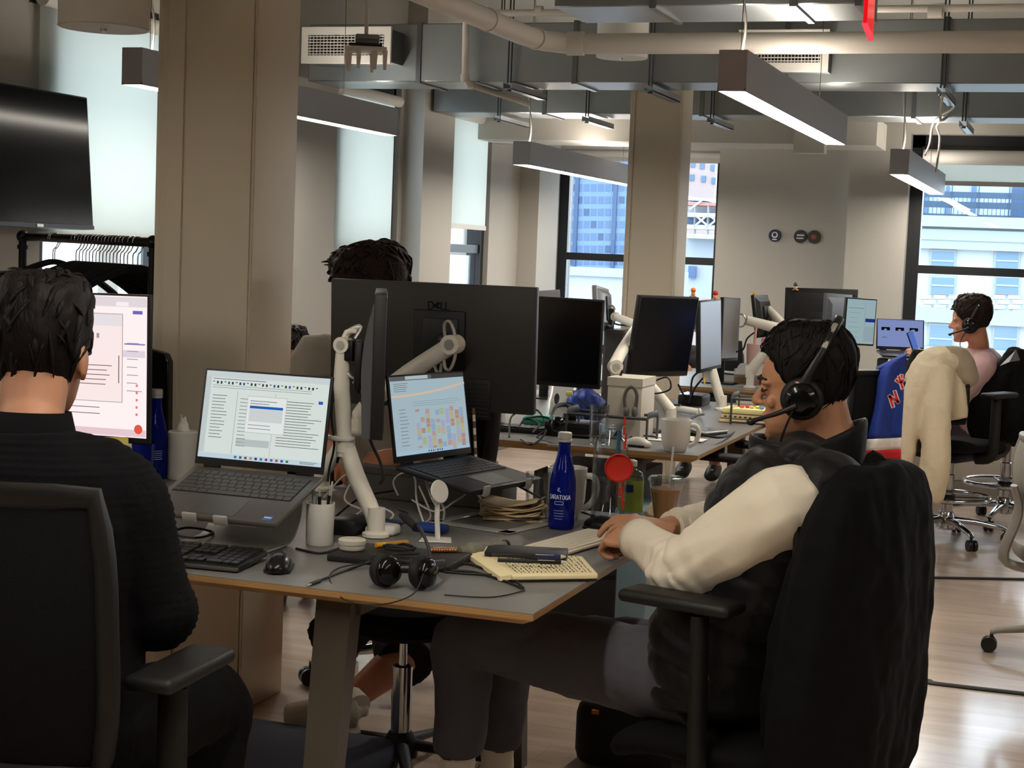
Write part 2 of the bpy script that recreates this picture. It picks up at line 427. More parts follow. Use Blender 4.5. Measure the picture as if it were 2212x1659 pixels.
# ================================================================== ceiling services
GALV = mat('galvanised_sheet', (150, 155, 156), 0.38, 0.85, var=.12, vscale=5, bump=.12, bscale=6)
GALV2 = mat('galvanised_flange', (120, 124, 126), 0.3, 0.9)
WPIPE = mat('white_pipe_paint', (205, 198, 188), 0.55, bump=.05, bscale=25)
STEEL = mat('dark_steel', (70, 72, 74), 0.4, 0.8)
CHROME = mat('chrome', (205, 205, 208), 0.12, 1.0)
BLACKP = mat('black_plastic', (20, 20, 21), 0.42)
WHITEP = mat('white_plastic', (222, 218, 210), 0.4)
def duct(label, x0, x1, y0, y1, z0, z1, step, first=None):
    t = thing('air_duct', label, 'air duct', ((x0 + x1) / 2, (y0 + y1) / 2, z0))
    x = x0; k = 0
    while x < x1 - .01:
        w = min(step * (1 + .25 * ((k * 37) % 5 - 2) / 2), x1 - x)
        MB().bb((x + .002, y0, z0), (x + w - .002, y1, z1), bev=.004, seg=1).build('duct_section', GALV, t)
        MB().bb((x + w - .012, y0 - .008, z0 - .008), (x + w + .012, y1 + .008, z1 + .008)).build('seam_flange', GALV2, t, 0)
        x += w; k += 1
    return t
duct('upper galvanised air duct crossing the room in front of the far column', -3.74, 3.6, 7.4, 7.75, 2.255, 2.535, .8)
duct('lower galvanised air duct behind the far column, nearest the windows', -3.80, 3.6, 9.2, 9.55, 2.268, 2.45, .95)
p = at(1660, 0, y=5.9)
duct('shiny duct crossing the very top of the picture above the large lamp', p.x - .75, p.x + .35, 5.7, 6.1, at(1500, 12, y=5.7).z, at(1500, 12, y=5.7).z + .25, .5)

def vent(label, a, b, yf, yb, nx, nzs):
    """white double-deflection grille on a sheet-metal box; a, b = lower-left and upper-right of the face"""
    x0, z0 = a; x1, z1 = b
    t = thing('air_vent', label, 'vent', ((x0 + x1) / 2, yf, z0))
    MB().bb((x0 + .012, yf + .012, z0 + .01), (x1 - .012, yb, z1 - .01)).build('vent_box', mat('vent_box_grey', (98, 102, 102), .5, .5), t, 0)
    fw = (z1 - z0) * .22
    b_ = MB(); b_.bb((x0, yf, z0), (x1, yf + .015, z0 + fw)); b_.bb((x0, yf, z1 - fw), (x1, yf + .015, z1))
    b_.bb((x0, yf, z0 + fw), (x0 + fw * .9, yf + .015, z1 - fw)); b_.bb((x1 - fw * .9, yf, z0 + fw), (x1, yf + .015, z1 - fw))
    b_.build('face_frame', WHITEP, t, 0, doubles=1e-4)
    MB().bb((x0 + fw * .8, yf + .009, z0 + fw * .9), (x1 - fw * .8, yf + .0115, z1 - fw * .9)).build('dark_opening', mat('vent_dark', (12, 12, 12), .9), t, 0)
    for i in range(nzs):
        z = z0 + fw + (z1 - z0 - 2 * fw) * (i + .5) / nzs
        MB().bb((x0 + fw * .9, yf - .001, z - .0018), (x1 - fw * .9, yf + .008, z + .0018)).build('grille_blade', WHITEP, t, 0)
    for i in range(nx):
        x = x0 + fw * .9 + (x1 - x0 - 1.8 * fw) * (i + .5) / nx
        MB().bb((x - .0013, yf + .003, z0 + fw), (x + .0013, yf + .009, z1 - fw)).build('grille_bar', WHITEP, t, 0)
p = at(650, 137, y=7.22); q = at(845, 57, y=7.22)
vent('white ceiling vent grille behind the hanging antenna unit', (p.x, p.z), (q.x, q.z), 7.22, 7.4, 22, 7)
p = at(1592, 155, y=7.22); q = at(1793, 63, y=7.22)
vent('white ceiling vent grille half hidden by the large pendant lamp', (p.x, p.z), (q.x, q.z), 7.22, 7.4, 22, 7)

# pipes
def pipe(label, pts, r, m=WPIPE, collars=()):
    t = thing('ceiling_pipe', label, 'pipe', pts[0])
    MB().tube(pts, r, n=18).build('pipe_run', m, t, 60)
    for (c, d, rr, l) in collars:
        c = V(c); d = V(d).normalized(); MB().seg(c - d * l / 2, c + d * l / 2, rr, n=18).build('pipe_collar', m, t, 60)
    return t
zp = 2.322
e = at(1182, 95, y=6.6); a = at(900, 0, z=e.z); far = V((3.6, 6.6, e.z + .0))
near = V((e.x - .02, 3.5, e.z))
pipe('thick white pipe bending across the ceiling in front of the ducts', [near, (e.x - .01, 6.3, e.z), (e.x + .02, 6.5, e.z), (e.x + .09, 6.58, e.z), (e.x + .2, 6.6, e.z), far], .043,
     collars=[((e.x + .13, 6.59, e.z), (1, .1, 0), .05, .07), ((e.x - .012, 5.9, e.z), (0, 1, 0), .047, .012), ((e.x + .01, 6.42, e.z), (.1, 1, 0), .048, .02), ((.3, 6.6, e.z), (1, 0, 0), .046, .02)])
tp = at(1500, 24, y=7.2)
pipe('thin white pipe running along the top above the thick pipe', [(at(1040, 24, y=7.2).x, 7.2, tp.z), (3.6, 7.2, tp.z)], .016,
     collars=[(at(1165, 22, y=7.2), (1, 0, 0), .02, .03), (at(2020, 26, y=7.2), (1, 0, 0), .026, .06)])
q0 = at(1004, 50, y=7.3); q1 = at(1004, 178, y=7.3); q2 = at(1120, 222, z=q1.z)
pipe('thin white drain pipe dropping in front of the upper duct', [q0 + V((0, 0, .3)), q1 + V((0, 0, .02)), q1 + V((.01, .02, -.005)), V((q1.x + .01, 8.2, q1.z - .01))], .016,
     collars=[(q1 + V((0, 0, .02)), (0, 0, 1), .021, .035), (V((q1.x + .01, 7.36, q1.z - .006)), (0, 1, 0), .021, .035)])
# trapeze hangers carrying the ducts
def hanger(px, py, y, zb, label):
    c = at(px, py, y=y)
    t = thing('duct_hanger', label, 'hanger', c)
    for s in (-.008, .008): MB().seg((c.x + s, y, c.z), (c.x + s, y, ZC), .004, n=8).build('threaded_rod', STEEL, t)
    b = MB()
    b.bb((c.x - .022, y - .03, c.z - .03), (c.x + .022, y + .5, c.z - .026)); b.bb((c.x - .022, y - .03, c.z - .03), (c.x - .018, y + .5, c.z)); b.bb((c.x + .018, y - .03, c.z - .03), (c.x + .022, y + .5, c.z))
    b.build('strut_channel', mat('strut_galvanised', (165, 170, 176), .3, .9), t, 0)
    MB().lathe([(.012, -.006), (.012, .006)], 6, Matrix.Translation((c.x, y, c.z - .032))).build('nut', STEEL, t, 0)
for (px, py, y, lb) in ((1100, 180, 7.36, 'threaded rod hanger under the upper duct beside the drain pipe'), (1405, 184, 7.36, 'threaded rod hanger under the upper duct at the far column'),
                        (2036, 190, 7.36, 'threaded rod hanger under the upper duct near the right lamp cable'), (1268, 252, 9.16, 'threaded rod hanger under the lower duct left of the far column'),
                        (1538, 254, 9.16, 'threaded rod hanger under the lower duct right of the far column'), (2082, 262, 9.16, 'threaded rod hanger under the lower duct at far right'),
                        (1078, 250, 9.16, 'threaded rod hanger at the left end of the lower duct')):
    hanger(px, py, y, 0, lb)

# pendant lamps
LAMPB = mat('lamp_body_grey', (172, 172, 176), 0.55)
LAMPE = emitter('lamp_diffuser', (255, 246, 232), LAMP_STRENGTH)
LAMPU = emitter('added_uplight', (255, 244, 228), UP_STRENGTH)  # added emission that brightens the room by ceiling bounce
CORD = mat('white_cord', (210, 206, 200), .6)
def pendant(label, x, y0, y1, z, w=.095, h=.135, grp=None):
    t = thing('pendant_lamp', label, 'lamp', (x, (y0 + y1) / 2, z), group=grp)
    b = MB(); b.bb((x - w / 2, y0, z + .012), (x + w / 2, y1, z + h)); b.bb((x - w / 2, y0, z), (x - w / 2 + .004, y1, z + .012)); b.bb((x + w / 2 - .004, y0, z), (x + w / 2, y1, z + .012))
    b.bb((x - w / 2, y0, z), (x + w / 2, y0 + .004, z + .012)); b.bb((x - w / 2, y1 - .004, z), (x + w / 2, y1, z + .012))
    b.build('lamp_body', LAMPB, t, 0)
    MB().bb((x - w / 2 + .004, y0 + .004, z + .002), (x + w / 2 - .004, y1 - .004, z + .0118)).build('diffuser', LAMPE, t, 0)
    MB().bb((x - w / 2 + .034, y0 + .06, z + h), (x + w / 2 - .034, y1 - .06, z + h + .002)).build('added_glow_strip', LAMPU, t, 0)  # added glow on top of the body, to bounce light off the ceiling
    for yy in (y0 + .12, y1 - .55):
        MB().seg((x, yy, z + h), (x, yy, ZC), .0015, n=6).build('suspension_wire', STEEL, t)
        MB().lathe([(.035, 0), (.04, .02), (.04, .03)], 16, Matrix.Translation((x, yy, ZC - .032))).build('ceiling_cup', WHITEP, t)
    MB().tube([(x, y0 + .13, z + h), (x + .01, y0 + .13, z + h + .1), (x - .012, y0 + .12, z + h + .3), (x + .01, y0 + .12, z + h + .55), (x, y0 + .12, ZC)], .0045, n=8, sm=6).build('power_cord', CORD, t)
    return t
pendant('large linear pendant lamp glowing in the foreground above the man with headset', -1.137, 5.31, 7.67, 2.0)
pendant('linear pendant lamp running behind the near column', -3.34, 5.19, 7.53, 2.0, w=.085)
s2 = .9
pendant('linear pendant lamp hanging in front of the far window left of the column', -3.46 * s2, 9.885 * s2, 12.9 * s2, 1.45 + .55 * s2, w=.105)
s3 = .88
pendant('linear pendant lamp hanging in front of the right-hand window', -1.105 * s3, 10.06 * s3, 12.7 * s3, 1.45 + .55 * s3, w=.1)
for i, (x, y) in enumerate(((-1.137, .56), (1.07, .56), (1.07, 5.31), (-3.34, .45))):  # added lamps out of view, continuing the rows to brighten the foreground
    pendant(('added linear pendant lamp out of view straight above the near desk', 'added linear pendant lamp out of view over the aisle behind the camera', 'added linear pendant lamp out of view over the aisle at right', 'added linear pendant lamp out of view by the left wall behind the camera')[i], x, y, y + 2.36, 2.0)
# loose white lamp cable tied to the hanger on the right
h = at(2036, 205, y=7.34); l = at(2025, 380, y=9.6)
tag(MB().tube([h, h + V((-.01, .1, -.1)), V((h.x - .03, 8.2, 2.2)), at(2024, 270, y=9.1), at(2030, 300, y=9.3), at(2022, 370, y=9.5)], .006, n=8, sm=6).build('lamp_cable', CORD), 'loose white cable hanging from the duct to the right lamp', 'cable')
tag(MB().tube([h + V((.01, 0, 0)), V((h.x - .01, 8.1, 2.22)), at(2018, 262, y=9.0), at(2008, 310, y=9.2), at(1998, 335, y=9.3)], .006, n=8, sm=6).build('lamp_cable', CORD), 'second loose white cable curving down onto the right lamp', 'cable')
# round white cylinder fixtures
def can(label, px0, px1, py, ztop, y):
    a, b = at(px0, py, y=y), at(px1, py, y=y); r = (b - a).length / 2; c = (a + b) / 2
    t = thing('ceiling_speaker', label, 'speaker', (c.x, y, c.z))
    T = Matrix.Translation((c.x, y, c.z))
    MB().lathe([(r, 0), (r * .985, .004), (r * .985, .3), (r * .9, .31)], 40, T).build('drum', WHITEP, t)
    MB().lathe([(r * .96, -.003), (r * .96, .002)], 40, T).build('bottom_disc', TRIMW, t)
    MB().lathe([(.008, -.012), (.012, -.002)], 12, T).build('knob', ALU, t)
    MB().seg((c.x, y, c.z + .31), (c.x, y, ZC), .012).build('stem', WHITEP, t)
can('white drum-shaped ceiling fixture at upper left', 141, 310, 60, 0, 4.1)
can('white drum-shaped ceiling fixture behind the thick pipe', 1289, 1398, 124, 0, 6.95)
# hanging antenna unit
c = at(790, 108, y=4.6); t = thing('wireless_antenna', 'white antenna unit with downward prongs hanging in front of the left vent', 'antenna', c)
T = Matrix.Translation(c) @ rotz(math.radians(24))
MB().box((0, 0, 0), (.13, .11, .012), T, bev=.004).build('antenna_plate', WHITEP, t)
for (x, y) in ((-.055, -.05), (-.02, -.053), (.03, -.045), (.06, -.04), (-.05, .045), (.02, .05)):
    MB().tube([T @ V((x, y, -.004)), T @ V((x, y, -.045)), T @ V((x, y, -.062))], [.008, .006, .0045], n=10).build('prong', WHITEP, t)
MB().box((.005, 0, .03), (.075, .07, .03), T, bev=.006).build('bracket', GALV2, t)
MB().box((.0, 0, .011), (.1, .08, .01), T).build('spacer', BLACKP, t, 0)
MB().seg(c + V((0, 0, .03)), (c.x, c.y, ZC), .006).build('drop_rod', WPIPE, t)
# red edge-lit sign seen almost edge on
p0, p1 = at(1868, 52, d=4.5), at(1888, 84, d=4.95)
ex = thing('exit_sign', 'red edge-lit acrylic sign hanging from the ceiling at upper right', 'sign', p0)
RED = mat('red_acrylic', (225, 20, 35), .1, emit=(255, 20, 35), estr=.5)
d = (p1 - p0); d.z = 0; d.normalize(); L = .32
T = Matrix.Translation((p0.x, p0.y, p0.z)) @ Matrix(((d.x, -d.y, 0), (d.y, d.x, 0), (0, 0, 1))).to_4x4()
MB().bb((0, -.006, 0), (L, .006, .2), T, bev=.002, seg=1).build('acrylic_panel', RED, ex)
MB().bb((0, -.007, -.003), (L, .007, .004), T).build('lit_edge', emitter('red_edge', (255, 60, 70), 1.6), ex, 0)
MB().bb((-.01, -.02, .2), (L + .01, .02, .24), T).build('sign_canopy', WHITEP, ex, 0)
MB().seg(T @ V((L / 2, 0, .24)), T @ V((L / 2, 0, ZC - p0.z)), .006).build('drop_rod', WPIPE, ex)
# round badges on the far wall
tb = []
for (px, py, r, m_, n_) in ((1674, 509, .045, (34, 44, 74), 'navy round wall badge with a white emblem'), (1729, 511, .047, (52, 50, 48), 'charcoal round wall badge with two white bars'), (1759, 512, .048, (60, 52, 48), 'dark round wall badge with a reddish centre, rightmost')):
    c = at(px, py, y=YF - .006); t = thing('wall_badge', n_, 'wall badge', (c.x, YF - .01, c.z)); T = Matrix.Translation((c.x, YF - .001, c.z)) @ Matrix.Rotation(PI / 2, 4, 'X')
    MB().lathe([(r, 0), (r, .012), (r * .96, .015)], 36, T).build('disc', mat('badge_%d' % px, m_, .4), t)
    W = mat('badge_white', (225, 225, 225), .5)
    if px == 1674:
        MB().lathe([(r * .5, .0155), (r * .5, .017)], 20, T @ Matrix.Translation((0, r * .1, 0))).build('emblem', W, t)
        MB().lathe([(r * .3, .0172), (r * .3, .0185)], 20, T @ Matrix.Translation((0, r * .15, 0))).build('emblem_inner', mat('badge_1674'), t)
        MB().bb((-r * .35, -r * .7, .0155), (r * .35, -r * .52, .017), T).build('emblem_bar', W, t, 0)
    elif px == 1729:
        MB().bb((-r * .5, r * .1, .0155), (r * .6, r * .3, .017), T).build('emblem_bar', W, t, 0); MB().bb((-r * .55, -r * .35, .0155), (r * .5, -r * .18, .017), T).build('emblem_bar', W, t, 0)
    else: MB().lathe([(r * .4, .0155), (r * .3, .018)], 20, T).build('emblem', mat('badge_red', (130, 70, 55), .5), t)
c = at(1702, 510, y=YF); t = thing('wall_lettering', 'faint thin lines printed on the wall between the round badges', 'wall sign', (c.x, YF - .004, c.z))
for k in (-1, 0, 1): MB().bb((c.x - .03, YF - .003, c.z + .014 * k - .002), (c.x + .03, YF, c.z + .014 * k + .001)).build('line', mat('faint_print', (165, 160, 152), .7), t, 0)
# ================================================================== buildings outside
def bmat(n, rgb=(128, 128, 128), **k): return mat(n, rgb, k.pop('rough', .8), **k)  # pale bluish facade colours have the distance haze put into them
def facade(name, label, px0, py0, px1, py1, y, m, depth=8.0, grp=None):
    a, b = at(px0, py1, y=y), at(px1, py0, y=y)
    t = thing(name, label, 'building', ((a.x + b.x) / 2, y, -20), group=grp)
    MB().bb((a.x, y, -20), (b.x, y + depth, b.z)).build('wall', m, t, 0)
    return t
def rect(t, name, px0, py0, px1, py1, y, m, proud, th=None):
    a, b = at(px0, py1, y=y), at(px1, py0, y=y); th = th or abs(proud) * 2
    return MB().bb((a.x, y - proud, a.z), (b.x, y - proud + th, b.z)).build(name, m, t, 0)
GLZ = bmat('tower_glass', (72, 100, 136), rough=.25); MUL = bmat('tower_spandrel', (104, 130, 158)); DKB = bmat('tower_dark', (50, 76, 112), rough=.3)
t = facade('glass_tower', 'blue glass office tower seen through the far window', 1150, 300, 1400, 640, 300, MUL, 20)
for i in range(9):
    py = 345 + i * 26.5
    for k in range(11):
        px = 1200 + k * 15.2
        rect(t, 'window', px, py, px + 12.6, py + 15, 300, DKB if (i * 7 + k * 5) % 6 == 0 else GLZ, .06, .5)
for px in (1243, 1326): rect(t, 'pilaster', px, 330, px + 4, 600, 300, DKB, .5, 1)
t = facade('roof_parapet', 'pale flat rooftop wall below the glass tower', 1180, 588, 1420, 700, 70, bmat('pale_concrete', (160, 168, 176)), 6)
rect(t, 'coping', 1180, 584, 1420, 592, 70, bmat('grey_blue_metal', (150, 168, 188)), .2, .6)
y = 120
t = facade('brick_block', 'pinkish brick block with blue windows beyond the far column', 1470, 300, 1548, 430, y, bmat('pale_brick', (156, 142, 140)), 12)
for (px, py) in ((1492, 348), (1512, 352), (1535, 356), (1490, 377), (1515, 380), (1537, 384)): rect(t, 'window', px, py, px + 10, py + 13, y, GLZ, .1, .4)
t = facade('white_tower', 'white tower with small windows beyond the brick block', 1546, 290, 1580, 430, y + 30, bmat('white_stone', (190, 196, 200)), 12)
for i in range(7):
    for k in range(2): rect(t, 'window', 1551 + k * 9, 336 + i * 12, 1556 + k * 9, 343 + i * 12, y + 30, MUL, .1, .4)
t = thing('roof_terrace', 'roof terrace with white steel trusses and red railings beyond the far window', 'roof terrace', at(1525, 500, y=80))
WS = bmat('white_steel', (186, 194, 198)); y = 80
for py in (430, 440, 462, 488, 508): rect(t, 'deck_beam', 1475, py, 1575, py + (3 if py < 445 else 6), y, WS if py != 440 else bmat('red_rail', (190, 120, 110)), .2, 1.5)
for px in (1480, 1500, 1528, 1560): rect(t, 'truss_post', px, 440, px + 4, 515, y, WS, .3, .5)
for (a, b) in (((1502, 465), (1528, 487)), ((1528, 465), (1502, 487)), ((1532, 465), (1560, 487)), ((1560, 465), (1532, 487)), ((1490, 452), (1520, 430))):
    MB().seg(at(*a, y=y - .3), at(*b, y=y - .3), .05, n=6).build('truss_brace', WS, t)
rect(t, 'deck_wall', 1470, 468, 1580, 486, y + 1, DKB, .0, .4); rect(t, 'deck_wall', 1470, 512, 1580, 640, y + 1, bmat('pale_concrete'), 0, 2)
rect(t, 'deck_wall', 1470, 430, 1580, 462, y + 1.5, bmat('pale_concrete'), 0, 1)
rect(t, 'window', 1488, 575, 1505, 600, y + .9, GLZ, .2, .2)
# stone building outside the right window
y = 62; ST = bmat('pale_limestone', (168, 176, 178), var=.08, vscale=.6); ST2 = bmat('limestone_band', (146, 156, 156)); WG = bmat('sash_glass', (92, 120, 142), rough=.2)
t = facade('stone_building', 'pale stone building with terrace railing outside the right window', 1900, 478, 2420, 1000, y, ST, 10)
for (p0, p1, pr) in ((478, 486, .5), (508, 514, .35), (528, 533, .3), (683, 690, .25), (770, 778, .3)): rect(t, 'cornice', 1900, p0, 2420, p1, y, ST2, pr, pr + .1)
def win(px0, py0, px1, py1, bars=True):
    f = rect(t, 'window', px0, py0, px1, py1, y, bmat('window_surround', (140, 150, 156)), .12, .3)
    a, b = at(px0 + 4, py1 - 2, y=y), at(px1 - 4, py0 + 5, y=y)
    MB().bb((a.x, y - .14, a.z), (b.x, y - .1, b.z)).build('pane', WG, f, 0)
    if bars: MB().bb((a.x, y - .17, (a.z + b.z) / 2 - .03), (b.x, y - .13, (a.z + b.z) / 2 + .03)).build('sash_bar', ST2, f, 0)
for px in (2008, 2147, 2290): win(px, 540, px + 58, 584); win(px, 596, px + 58, 634); win(px - 5, 700, px + 55, 760); win(px, 800, px + 58, 870)
for k in range(8):
    for r in range(4): rect(t, 'stone_block', 1985 + k * 32 + (r % 2) * 10, 637 + r * 11, 2012 + k * 32 + (r % 2) * 10, 645 + r * 11, y, ST, .06, .12)
for k in range(9): rect(t, 'stone_block', 1984 + k * 30, 516, 2010 + k * 30, 526, y, ST, .1, .2)
# terrace on top
yt = y + 1.5
t = thing('terrace_railing', 'dark terrace railing on top of the stone building', 'railing', at(2090, 476, y=yt)); RL = bmat('rail_metal', (56, 76, 98))
for py in (423, 445, 473): rect(t, 'rail', 1985, py, 2420, py + 2, yt, RL, .05, .1)
for k in range(30): rect(t, 'baluster', 1995 + k * 9.2, 424, 1997 + k * 9.2, 474, yt, RL, .03, .06)
for px in (2054, 2112, 2178): rect(t, 'post', px, 400, px + 3, 476, yt, RL, .08, .16)
yp = y + 7
t = facade('penthouse', 'set-back rooftop storey behind the terrace railing', 1900, 380, 2420, 482, yp, bmat('penthouse_wall', (150, 166, 178)), 8)
for (a, b) in ((1985, 2008), (2040, 2052), (2095, 2110), (2182, 2230)): rect(t, 'window', a, 402, b, 474, yp, DKB if a > 2150 else GLZ, .1, .3)
# neighbour seen below the half-drawn shade of the left wall
xs = -16.0
t = thing('neighbour_building', 'grey stone neighbour seen under the half-drawn shade', 'building', (xs, 36, 0))
MB().bb((xs - 4, 38, -20), (xs, 46.5, 9)).build('wall', bmat('neighbour_stone', (196, 202, 204)), t, 0)
for r in range(8):
    for k in range(3): MB().bb((xs - .02, 38.6 + k * 2.4 + (r % 2) * .6, -2 + r * .62), (xs + .05, 40.3 + k * 2.4 + (r % 2) * .6, -2 + r * .62 + .5)).build('stone_course', bmat('neighbour_stone_light', (222, 226, 224)), t, 0)
struct(MB().bb((-260, YF + 3, -20.5), (120, 420, -20)).build('ground_outside', bmat('street_grey', (120, 124, 128)), smooth=0))
# ================================================================== desks
LAM = mat('grey_laminate', (112, 110, 107), 0.42, var=.04, vscale=40)
def ply_material():
    m = bpy.data.materials.new('plywood_edge'); m.use_nodes = True; nt = m.node_tree; b = nt.nodes['Principled BSDF']
    tc = nt.nodes.new('ShaderNodeTexCoord'); mp = nt.nodes.new('ShaderNodeMapping'); mp.inputs['Scale'].default_value = (.6, .6, 1)
    nt.links.new(tc.outputs['Object'], mp.inputs['Vector'])
    w = nt.nodes.new('ShaderNodeTexWave'); w.bands_direction = 'Z'; w.inputs['Scale'].default_value = 95; w.inputs['Distortion'].default_value = .8; w.inputs['Detail'].default_value = 3
    nt.links.new(mp.outputs['Vector'], w.inputs['Vector'])
    cr = nt.nodes.new('ShaderNodeValToRGB'); e = cr.color_ramp.elements
    e[0].color = (lin(128), lin(92), lin(52), 1); e[1].color = (lin(190), lin(150), lin(98), 1)
    nt.links.new(w.outputs['Fac'], cr.inputs['Fac']); nt.links.new(cr.outputs['Color'], b.inputs['Base Color']); b.inputs['Roughness'].default_value = .5
    return m
PLY = ply_material()
LEGM = mat('desk_leg_bronze', (92, 84, 74), 0.45, .3)
def desk(label, x0, x1, y0, y1, legs, z=.74):
    t = thing('desk', label, 'desk', ((x0 + x1) / 2, (y0 + y1) / 2, 0))
    R = lambda i, zz: [V((x0 + i, y0 + i, zz)), V((x1 - i, y0 + i, zz)), V((x1 - i, y1 - i, zz)), V((x0 + i, y1 - i, zz))]
    MB().loft([R(0.0008, z), R(0.0008, z - .0016)]).build('desk_top', LAM, t, 0)
    MB().loft([R(0, z - .0016), R(0, z - .014), R(.032, z - .030)]).build('plywood_edge', PLY, t, 0)
    for (x, y, sp, w) in legs:
        a = V((x, y, z - .03)); b = V((x, y + sp, 0)); hw = w / 2
        MB().loft([[a + V((-hw, -.028, 0)), a + V((hw, -.028, 0)), a + V((hw, .028, 0)), a + V((-hw, .028, 0))],
                   [b + V((-hw * .8, -.024, 0)), b + V((hw * .8, -.024, 0)), b + V((hw * .8, .024, 0)), b + V((-hw * .8, .024, 0))]]).build('leg', LEGM, t, 0)
    xs = sorted({l[0] for l in legs}); ys = [l[1] for l in legs]
    for x in xs: MB().bb((x - .025, min(ys), z - .075), (x + .025, max(ys), z - .031)).build('cross_beam', LEGM, t, 0)
    MB().bb((min(xs), (y0 + y1) / 2 - .03, z - .08), (max(xs), (y0 + y1) / 2 + .03, z - .034)).build('long_beam', LEGM, t, 0)
    return t
desk('near grey desk with plywood edge in the foreground', -3.3, -.98, 2.98, 4.28, [(-1.455, 3.10, -.10, .082), (-1.43, 4.14, .10, .07), (-3.1, 3.10, -.1, .08), (-3.1, 4.14, .1, .08)])
desk('second grey desk with the white mug on its corner', -3.2, -1.275, 5.70, 7.92, [(-1.55, 5.85, -.06, .08), (-1.55, 7.75, .06, .08), (-3.0, 5.85, -.06, .08), (-3.0, 7.75, .06, .08)])
desk('far grey desk in front of the window wall', -2.9, -.82, 8.78, 10.25, [(-1.0, 8.95, -.06, .08), (-1.0, 10.05, .06, .08), (-2.7, 8.95, -.06, .08), (-2.7, 10.05, .06, .08)])
# steel modesty cabinet under the second desk
cb = thing('pedestal_cabinet', 'dark pedestal cabinet under the second desk', 'cabinet', (-1.75, 6.1, 0))
MB().bb((-1.98, 5.95, 0), (-1.6, 6.5, .6), bev=.006).build('body', mat('dark_cabinet', (52, 50, 50), .5), cb)
for k in range(3): MB().bb((-1.97, 5.935, .03 + k * .19), (-1.61, 5.951, .205 + k * .19), bev=.003, seg=1).build('drawer', mat('dark_cabinet'), cb)
bl = thing('storage_tub', 'pale blue storage tub standing under the second desk', 'tub', at(1400, 1110, y=5.6))
a = at(1345, 1130, y=5.62); b = at(1420, 1010, y=5.62)
MB().bb((a.x, 5.55, 0), (b.x, 5.85, .5), bev=.02).build('tub_body', mat('pale_blue_plastic', (112, 138, 150), .45), bl)
MB().bb((a.x - .012, 5.54, .5), (b.x + .012, 5.86, .55), bev=.012).build('lid', mat('pale_blue_plastic'), bl)

